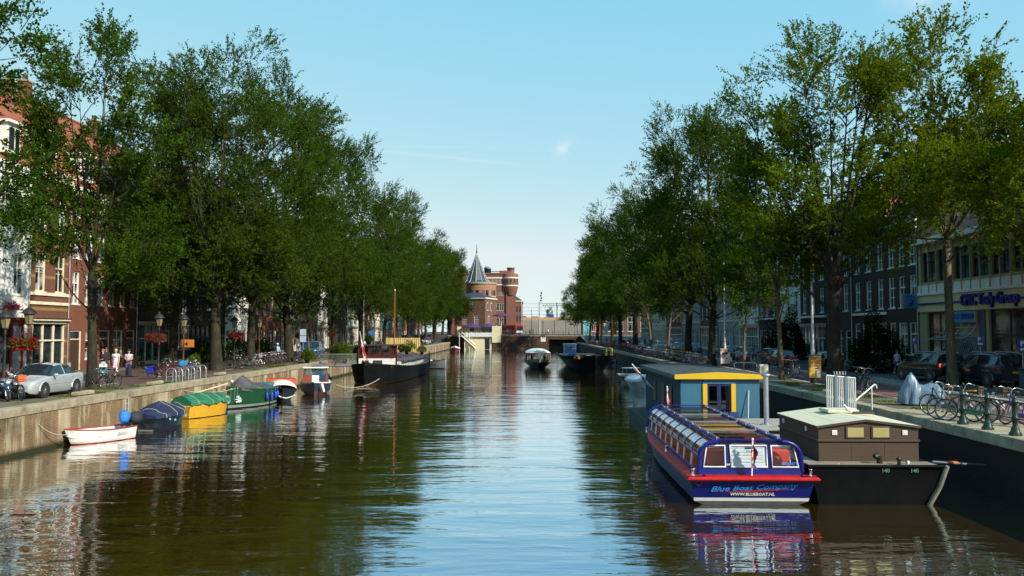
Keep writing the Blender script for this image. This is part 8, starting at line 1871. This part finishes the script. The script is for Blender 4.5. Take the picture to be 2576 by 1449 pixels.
# brick warehouse with corner turret
Yw = 274; U = Yw / 2100; w0, w1 = at(1222, 800, Yw).x, at(1284, 800, Yw).x; zW = at(1250, 690, Yw).z - 3.5
t = thing('warehouse', 'tall red brick warehouse with round corner turret and pale stone bands', 'building', (w0, Yw, 3.5)); Ww = w1 - w0; wz = lambda y: at(1322, y, Yw).z - 3.5
ops = []
for cxp in (1250, 1262): 
    xx = at(cxp, 800, Yw).x - w0; ops += [(xx - .75, xx + .75, wz(781), wz(763)), (xx - .6, xx + .6, wz(743), wz(735)), (xx - .7, xx + .7, wz(820), wz(800))]
ops += [(.8 + k * 1.25, 1.5 + k * 1.25, wz(710), wz(701)) for k in range(5)]
rbox(t, 'wall', Ww, 22, zW, ops, bk_w)
for o in ops: put_window(t, o[0], o[2], o[1] - o[0], o[3] - o[2], 2, 2, cream, GL_DARK, .06, sill=False, split=0)
m = MB(); [m.b2((-.05, -.12, wz(y) - .2), (Ww, -.004, wz(y) + .2), cream2) for y in (699, 716)]; m.b2((-.1, -.2, zW), (Ww * .55, 22, zW + .5), bk_w); m.b2((Ww * .55, -.2, zW), (Ww + .1, 22, zW + 1.2), bk_w); m.build('cornice', t)
m = MB(); xx = Ww + .1; zz = wz(720); m.b2((xx - 1.5, -.5, 0), (xx + 1.6, 3, zz - 2), bk_w); m.lathe([(1.7, zz - 3), (2.1, zz - 1.6), (2.5, zz), (2.5, wz(690)), (2.3, wz(689)), (1.2, wz(687)), (1.2, wz(676)), (1.35, wz(675.5)), (1.35, wz(673)), (0, wz(673))], bk_w, (xx, .8, 0), 16); m.lathe([(2.54, zz + .0), (2.54, zz + .35)], cream2, (xx, .8, 0), 16); m.lathe([(2.54, wz(699) - .2), (2.54, wz(699) + .2)], cream2, (xx, .8, 0), 16); m.build('turret', t)
for k in range(4): a = R(-115 + k * 28); m = MB(); m.box((xx + 2.5 * math.cos(a), .8 + 2.5 * math.sin(a), wz(706)), (.12, .5, 1.3), GL_DARK, a); m.build('window', t)
m = MB(); xr0 = Ww + 1.7; m.b2((xr0, 1, 0), (xr0 + 2.2, 30, wz(757)), bk_w); m.add([(xr0 - .1, .8, wz(757)), (xr0 + 2.5, .8, wz(757)), (xr0 - .1, 8, wz(742)), (xr0 - .1, 30, wz(742)), (xr0 + 2.5, 30, wz(757))], [(0, 1, 2), (1, 4, 3, 2)], slate); m.b2((xr0 - .1, .7, wz(757) - .2), (xr0 + 2.5, 30, wz(757) + .1), cream); m.build('wing', t)
for k in range(2):
    for y in (776, 800): m = MB(); m.b2((xr0 + .3 + k * 1.0, .93, wz(y + 8)), (xr0 + .9 + k * 1.0, .996, wz(y - 6)), GL_DARK); m.build('window', t)
m = MB(); 
for px, y0, y1 in ((1225, 700, 670), (1220, 700, 668)): m = MB(); xx2 = at(px, 700, Yw).x - w0; m.lathe([(.85, wz(y0 + 20)), (.85, wz(y1)), (1.0, wz(y1) - .1), (1.0, wz(y1) + .1), (.3, wz(y1) + .7)], P('vent_blue_grey', (.10, .14, .19), .5), (xx2, 12, 0), 10); m.build('roof_vent', t)
m = MB(); m.tube([(.2, 3, zW + 1.1), (4.6, 3, zW + 1.1), (5.4, 3, zW + .4)], .12, iron, 5); m.tube([(.2, 3, zW + .5), (4.6, 3, zW + .5)], .1, iron, 5); m.build('roof_pipe', t)
pb_ = at(1170, 700, 268); t = thing('gabled_building', 'steep red brick gable rising behind the last left elms', 'building', (pb_.x - 5.2, 268, 3.5)); zz = at(1170, 694, 268).z - 3.5; m = MB(); facade(m, 7.0, zz, [(2.9, 3.5, zz - 2, zz - .6), (4, 4.6, zz - 2, zz - .6)], bk_w, 12); m.prism([(0, zz), (7, zz), (5.1, zz + 2.5), (4.6, zz + 2.6), (4.4, zz + 3.6), (3.9, zz + 3.6), (3.7, zz + 2.6), (3.2, zz + 2.5)], 0, .5, bk_w); m.build('wall', t); m = MB(); m.add([(-.2, .5, zz), (4.2, .5, zz + 2.4), (4.2, 12, zz + 2.4), (-.2, 12, zz)], [(0, 1, 2, 3)], slate); m.add([(7.2, .5, zz), (4.2, .5, zz + 2.4), (4.2, 12, zz + 2.4), (7.2, 12, zz)], [(0, 1, 2, 3)], slate); m.lathe([(.7, zz), (.7, zz + 3.9), (.9, zz + 3.9), (.2, zz + 4.5)], MATS['vent_blue_grey'], (.4, 6, 0), 10); m.lathe([(.6, zz), (.6, zz + 3.5), (.8, zz + 3.5), (.2, zz + 4.1)], MATS['vent_blue_grey'], (-1.6, 6, 0), 10); m.build('roof', t)
# bus on the bridge road
t = thing('bus', 'red bus with dark windows crossing the far bridge', 'bus', (-4.55, 246.5, 3.92), R(-58)); bred = paint('bus_red', (.48, .018, .012)); m = MB(); m.box((0, 0, 1.65), (10.6, 2.5, 2.6), bred, bev=.18); m.build('body', t); m = MB(); m.b2((-4.9, -1.262, 1.3), (4.3, -1.251, 2.5), carglass); m.b2((5.301, -1.1, 1.25), (5.32, 1.1, 2.35), carglass); m.b2((-4.9, 1.251, 1.3), (4.3, 1.262, 2.5), carglass); m.build('window', t)
m = MB(); m.b2((5.302, -.9, 2.45), (5.33, .9, 2.75), black); m.build('destination_panel', t); m = MB(); m.b2((5.302, -1.0, .6), (5.335, 1.0, 1.2), P('bus_pale_blue', (.3, .5, .6), .4)); m.build('front_panel', t)
for wx in (3.2, -3.0):
    for s in (1.2, -1.2): m = MB(); m.disc((wx, s, .48), .48, .3, tyre); m.disc((wx, s * 1.13, .48), .25, .06, rimm); m.build('wheel', t)
m = MB(); [m.box((5.3, s, .75), (.06, .3, .2), lampw) for s in (-1, 1)]; m.build('headlight', t)
# railway wall, platforms and overhead line
t = thing('concrete_wall', 'grey concrete railway wall with ochre top behind the bridge road', 'wall', (0, 292, 3.9)); m = MB(); con = P('concrete', (.22, .21, .19), .9, var=.15, scale=.6, dirt=(.22, .22, .2)); zc = at(1350, 806, 292).z - 3.9; m.b2((-6, 0, 0), (110, .6, zc), con); [m.b2((-6 + k * 4, -.05, 0), (-5.85 + k * 4, -.003, zc), MATS['dark_iron']) for k in range(24)]; m.build('wall_face', t); m = MB(); m.b2((-6, 2, zc), (110, 4, zc + 1.1), P('ochre_strip', (.42, .27, .12), .8, var=.3)); m.build('parapet', t)
def cat_pole(label, px, ytop, Y, r=.16): p = at(px, ytop, Y); t = thing('railway_mast', label, 'mast', (p.x, Y, 3.9), 0, 'railway masts'); m = MB(); m.tube([(0, 0, 0), (0, 0, p.z - 3.9)], [r, r * .7], P('mast_grey', (.33, .36, .37), .5), 7); m.build('pole', t); return t, p.z - 3.9
t, hh = cat_pole('pale railway signal mast with lamps above the bridge', 1357, 759, 286, .3); m = MB(); [m.ball((.5 + .15 * (k % 2), 0, hh + .4 + k * .85), .32, iron, 7, 5) for k in range(4)]; m.tube([(.5, 0, hh - 1), (.5, 0, hh + 3.6)], .06, iron, 5); m.build('signal', t)
t, hh = cat_pole('dark overhead line mast carrying the lattice beam', 1401, 760, 300, .22); m = MB(); L0 = -5.2
for z in (hh - .6, hh - 1.3): m.tube([(L0, 0, z), (14, 0, z)], .09, iron, 5)
for k in range(16): m.tube([(L0 + k * 1.2, 0, hh - .6), (L0 + k * 1.2 + .6, 0, hh - 1.3)], .05, iron, 4)
for k in range(3): m.tube([(L0 + 1 + k * 2.2, 0, hh - 1.3), (L0 + 1 + k * 2.2, 0, hh - 2.8)], .05, iron, 4)
m.build('lattice_beam', t)
for px, yt in ((1337, 778), (1315, 790)): cat_pole(['short dark railway post left of the signal mast', 'thin railway post by the warehouse corner'][px < 1330], px, yt, 288, .12)
for i, (px, py, w) in enumerate(((1315, 798, 18), (1346, 799, 15), (1384, 794, 18))):
    p = at(px, py, 296); t = thing('platform_sign', ['blue platform sign left of the signal mast', 'blue platform sign at the signal mast', 'blue platform sign right of the signal mast'][i], 'sign', (p.x, 296, p.z)); m = MB(); m.b2((-w * .07, -.1, -.4), (w * .07, .1, .4), P('sign_panel_blue', (.01, .05, .3), .4)); m.build('sign_panel', t); m = MB(); m.tube([(0, .15, .4), (0, .15, 3.9 - p.z)], .06, steel, 5); m.build('pole', t)
m = MB()
for k in range(4): z = at(1350, 792 - k * 9, 298).z; m.tube([(-30, 298, z), (60, 298, z + .4)], .035, iron, 4)
o = m.build('overhead_wire'); tag(o, 'thin overhead wires stretched above the railway', 'wire')
x = at(1312, 749, 252).x; t = thing('lamp_post', 'tall thin lamp post on the bridge road left of the signal mast', 'lamp post', (x, 252, 3.9)); hh = at(1312, 749, 252).z - 3.9; m = MB(); m.tube([(0, 0, 0), (0, 0, hh), (-.3, 0, hh + .3), (-1.6, 0, hh + .3)], [.11, .07, .06, .05], steel, 6); m.build('post', t); m = MB(); m.box((-2.0, 0, hh + .3), (.9, .3, .18), iron, bev=.04); m.build('lamp_head', t)
ng_ = [(1383, 300, 'small tree on the railway embankment above the wall', .62), (1440, 296, 'bushy tree at the end of the railway wall', .7), (1560, 300, 'dark tree closing the far end of the right street', 1.0), (1640, 290, 'second dark tree closing the right street', .95), (1090, 300, 'green tree beyond the end of the left street', .8)]
for px, Y, lb, s in ng_:
    t = plant_tree(E['s' if s < .65 else 'c'], (at(px, 832, Y).x, Y), lb, px, s, 1.0, 'trees beyond the bridge'); t.location.z = 3.9 + (2.5 if px == 1383 else 0)
# station-side building behind the right street end
t = thing('low_building', 'long low dark building behind the far right crossing', 'building', (18, 262, 3.9)); m = MB(); facade(m, 60, 7.5, [(2 + k * 4, 4.6 + k * 4, 1, 5.5) for k in range(14)], bk_brown, 10); m.build('wall', t); [put_window(t, 2 + k * 4, 1, 2.6, 4.5, 2, 2, white, GL_DARK, .06) for k in range(14)]; m = MB(); m.b2((-.3, -.5, 7.5), (60.3, 10, 7.9), slate); m.build('roof', t)
for i in range(3):
    m = MB(); c_ = [('red', (.5, .03, .02)), ('white', (.6, .6, .58)), ('orange', (.55, .16, .03))][i]; t = thing('banner', '%s upright banner at the far right crossing' % c_[0], 'banner', (17 + i * 2.6, 205 + i * 4, QZ + .6)); m.tube([(0, 0, 0), (0, 0, 4.5)], .05, white, 5); m.build('pole', t); m = MB(); m.b2((.06, -.02, 1.6), (1.0, .02, 4.4), P('banner_' + c_[0], c_[1], .7)); m.build('cloth', t)
px0 = at(1478, 800, 232).x; t = thing('painted_pillar', 'turquoise and white painted pillar at the right end of the bridge', 'pillar', (px0, 233, 3.5)); m = MB(); m.box((0, 0, 2.4), (2.4, 1.4, 4.8), P('painted_turquoise', (.12, .34, .40), .6, var=.7, scale=1.2, dirt=(.55, .58, .55)), bev=.1); m.build('shaft', t); m = MB(); m.box((0, 0, 4.9), (2.7, 1.7, .2), stone, bev=.03); m.build('cap', t)

# ================================================================== LIGHT, SKY, CAMERA
SUN_AZ, SUN_EL = math.atan2(.78, -.62), R(34)      # azimuth from +Y towards +X
sd = Vector((math.sin(SUN_AZ) * math.cos(SUN_EL), math.cos(SUN_AZ) * math.cos(SUN_EL), math.sin(SUN_EL)))
li = bpy.data.lights.new('sun', 'SUN'); li.energy = 4.2; li.angle = R(.5); li.color = (1.0, .93, .80)
lo = bpy.data.objects.new('sun', li); COL.objects.link(lo); lo.rotation_euler = (-sd).to_track_quat('-Z', 'Y').to_euler(); lo.location = (60, -60, 80)
W = bpy.data.worlds.new('World'); SC.world = W; W.use_nodes = True; nt = W.node_tree; nt.nodes.clear(); L = nt.links.new
wo = nt.nodes.new('ShaderNodeOutputWorld'); bg = N(nt, 'ShaderNodeBackground', i_Strength=.15); L(bg.outputs[0], wo.inputs[0])
sky = nt.nodes.new('ShaderNodeTexSky'); sky.sky_type = 'NISHITA'; sky.sun_disc = False; sky.sun_elevation = SUN_EL; sky.sun_rotation = SUN_AZ; sky.air_density = 1.0; sky.dust_density = .1; sky.ozone_density = 1.0; sky.altitude = 0
tc = N(nt, 'ShaderNodeTexCoord'); cc = sky.outputs[0]
def dotn(v):
    d = N(nt, 'ShaderNodeVectorMath', operation='DOT_PRODUCT'); d.inputs[1].default_value = v; L(tc.outputs['Generated'], d.inputs[0]); return d.outputs['Value']
def mth(op, a, b_=None):
    n = N(nt, 'ShaderNodeMath', operation=op)
    for i, v in enumerate((a, b_)):
        if v is None: continue
        if isinstance(v, (int, float)): n.inputs[i].default_value = v
        else: L(v, n.inputs[i])
    return n.outputs[0]
sp = N(nt, 'ShaderNodeSeparateColor'); L(cc, sp.inputs[0]); cb = N(nt, 'ShaderNodeCombineColor')
for i, (a_, p_) in enumerate(((.90, .76), (2.19, .25), (3.55, .01))): L(mth('MINIMUM', mth('MULTIPLY', mth('POWER', sp.outputs[i], p_), a_), 3.2 if i == 0 else 9), cb.inputs[i])
cc = cb.outputs[0]
# faint vapour wisps and one small cloud, fixed in the sky
for (pa, pb2, wid, amt, sc_) in (((1395, 388), (1440, 352), .008, .8, 60), ((870, 372), (1360, 418), .0022, .35, 25), ((2200, -30), (2420, 0), .02, .9, 30), ((1330, 722), (1395, 715), .006, .35, 70), ((900, 366), (1300, 372), .0012, .2, 40)):
    A, B_ = ray(*pa).normalized(), ray(*pb2).normalized(); ax = (B_ - A).normalized(); nn = A.cross(ax).normalized(); half = (B_ - A).length / 2; mid_ = ((A + B_) / 2)
    u = mth('DIVIDE', mth('SUBTRACT', dotn(ax), mid_.dot(ax)), half); v = mth('DIVIDE', dotn(nn), wid)
    n1 = N(nt, 'ShaderNodeTexNoise', i_Scale=float(sc_), i_Detail=6.0, i_Roughness=.6); L(tc.outputs['Generated'], n1.inputs['Vector'])
    d2 = mth('ADD', mth('POWER', mth('ABSOLUTE', u), 2.0), mth('POWER', mth('ABSOLUTE', v), 2.0))
    k_ = mth('MULTIPLY', mth('MULTIPLY', mth('POWER', 2.718, mth('MULTIPLY', d2, -1.6)), amt), ramp(nt, n1.outputs[0], .3, .65)); cc = mixc(nt, k_, cc, (3.5, 3.75, 3.8))
L(cc, bg.inputs[0])
cam = bpy.data.cameras.new('camera'); cam.sensor_width = 36; cam.lens = 36 * 2100 / 2576; cam.clip_end = 5000; cam.clip_start = .1
co = bpy.data.objects.new('camera', cam); COL.objects.link(co); co.location = (0, 0, CAMZ); co.rotation_euler = FWD.to_track_quat('-Z', 'Y').to_euler(); SC.camera = co
SC.view_settings.view_transform = 'Standard'; SC.view_settings.look = 'None'; SC.view_settings.gamma = 1.0; SC.view_settings.exposure = 0.7; SC.view_settings.use_curve_mapping = False
SC.cycles.max_bounces = 8; SC.cycles.diffuse_bounces = 3; SC.cycles.glossy_bounces = 4; SC.cycles.transmission_bounces = 4; SC.cycles.transparent_max_bounces = 16
SC.cycles.caustics_reflective = False; SC.cycles.caustics_refractive = False; SC.cycles.sample_clamp_indirect = 6
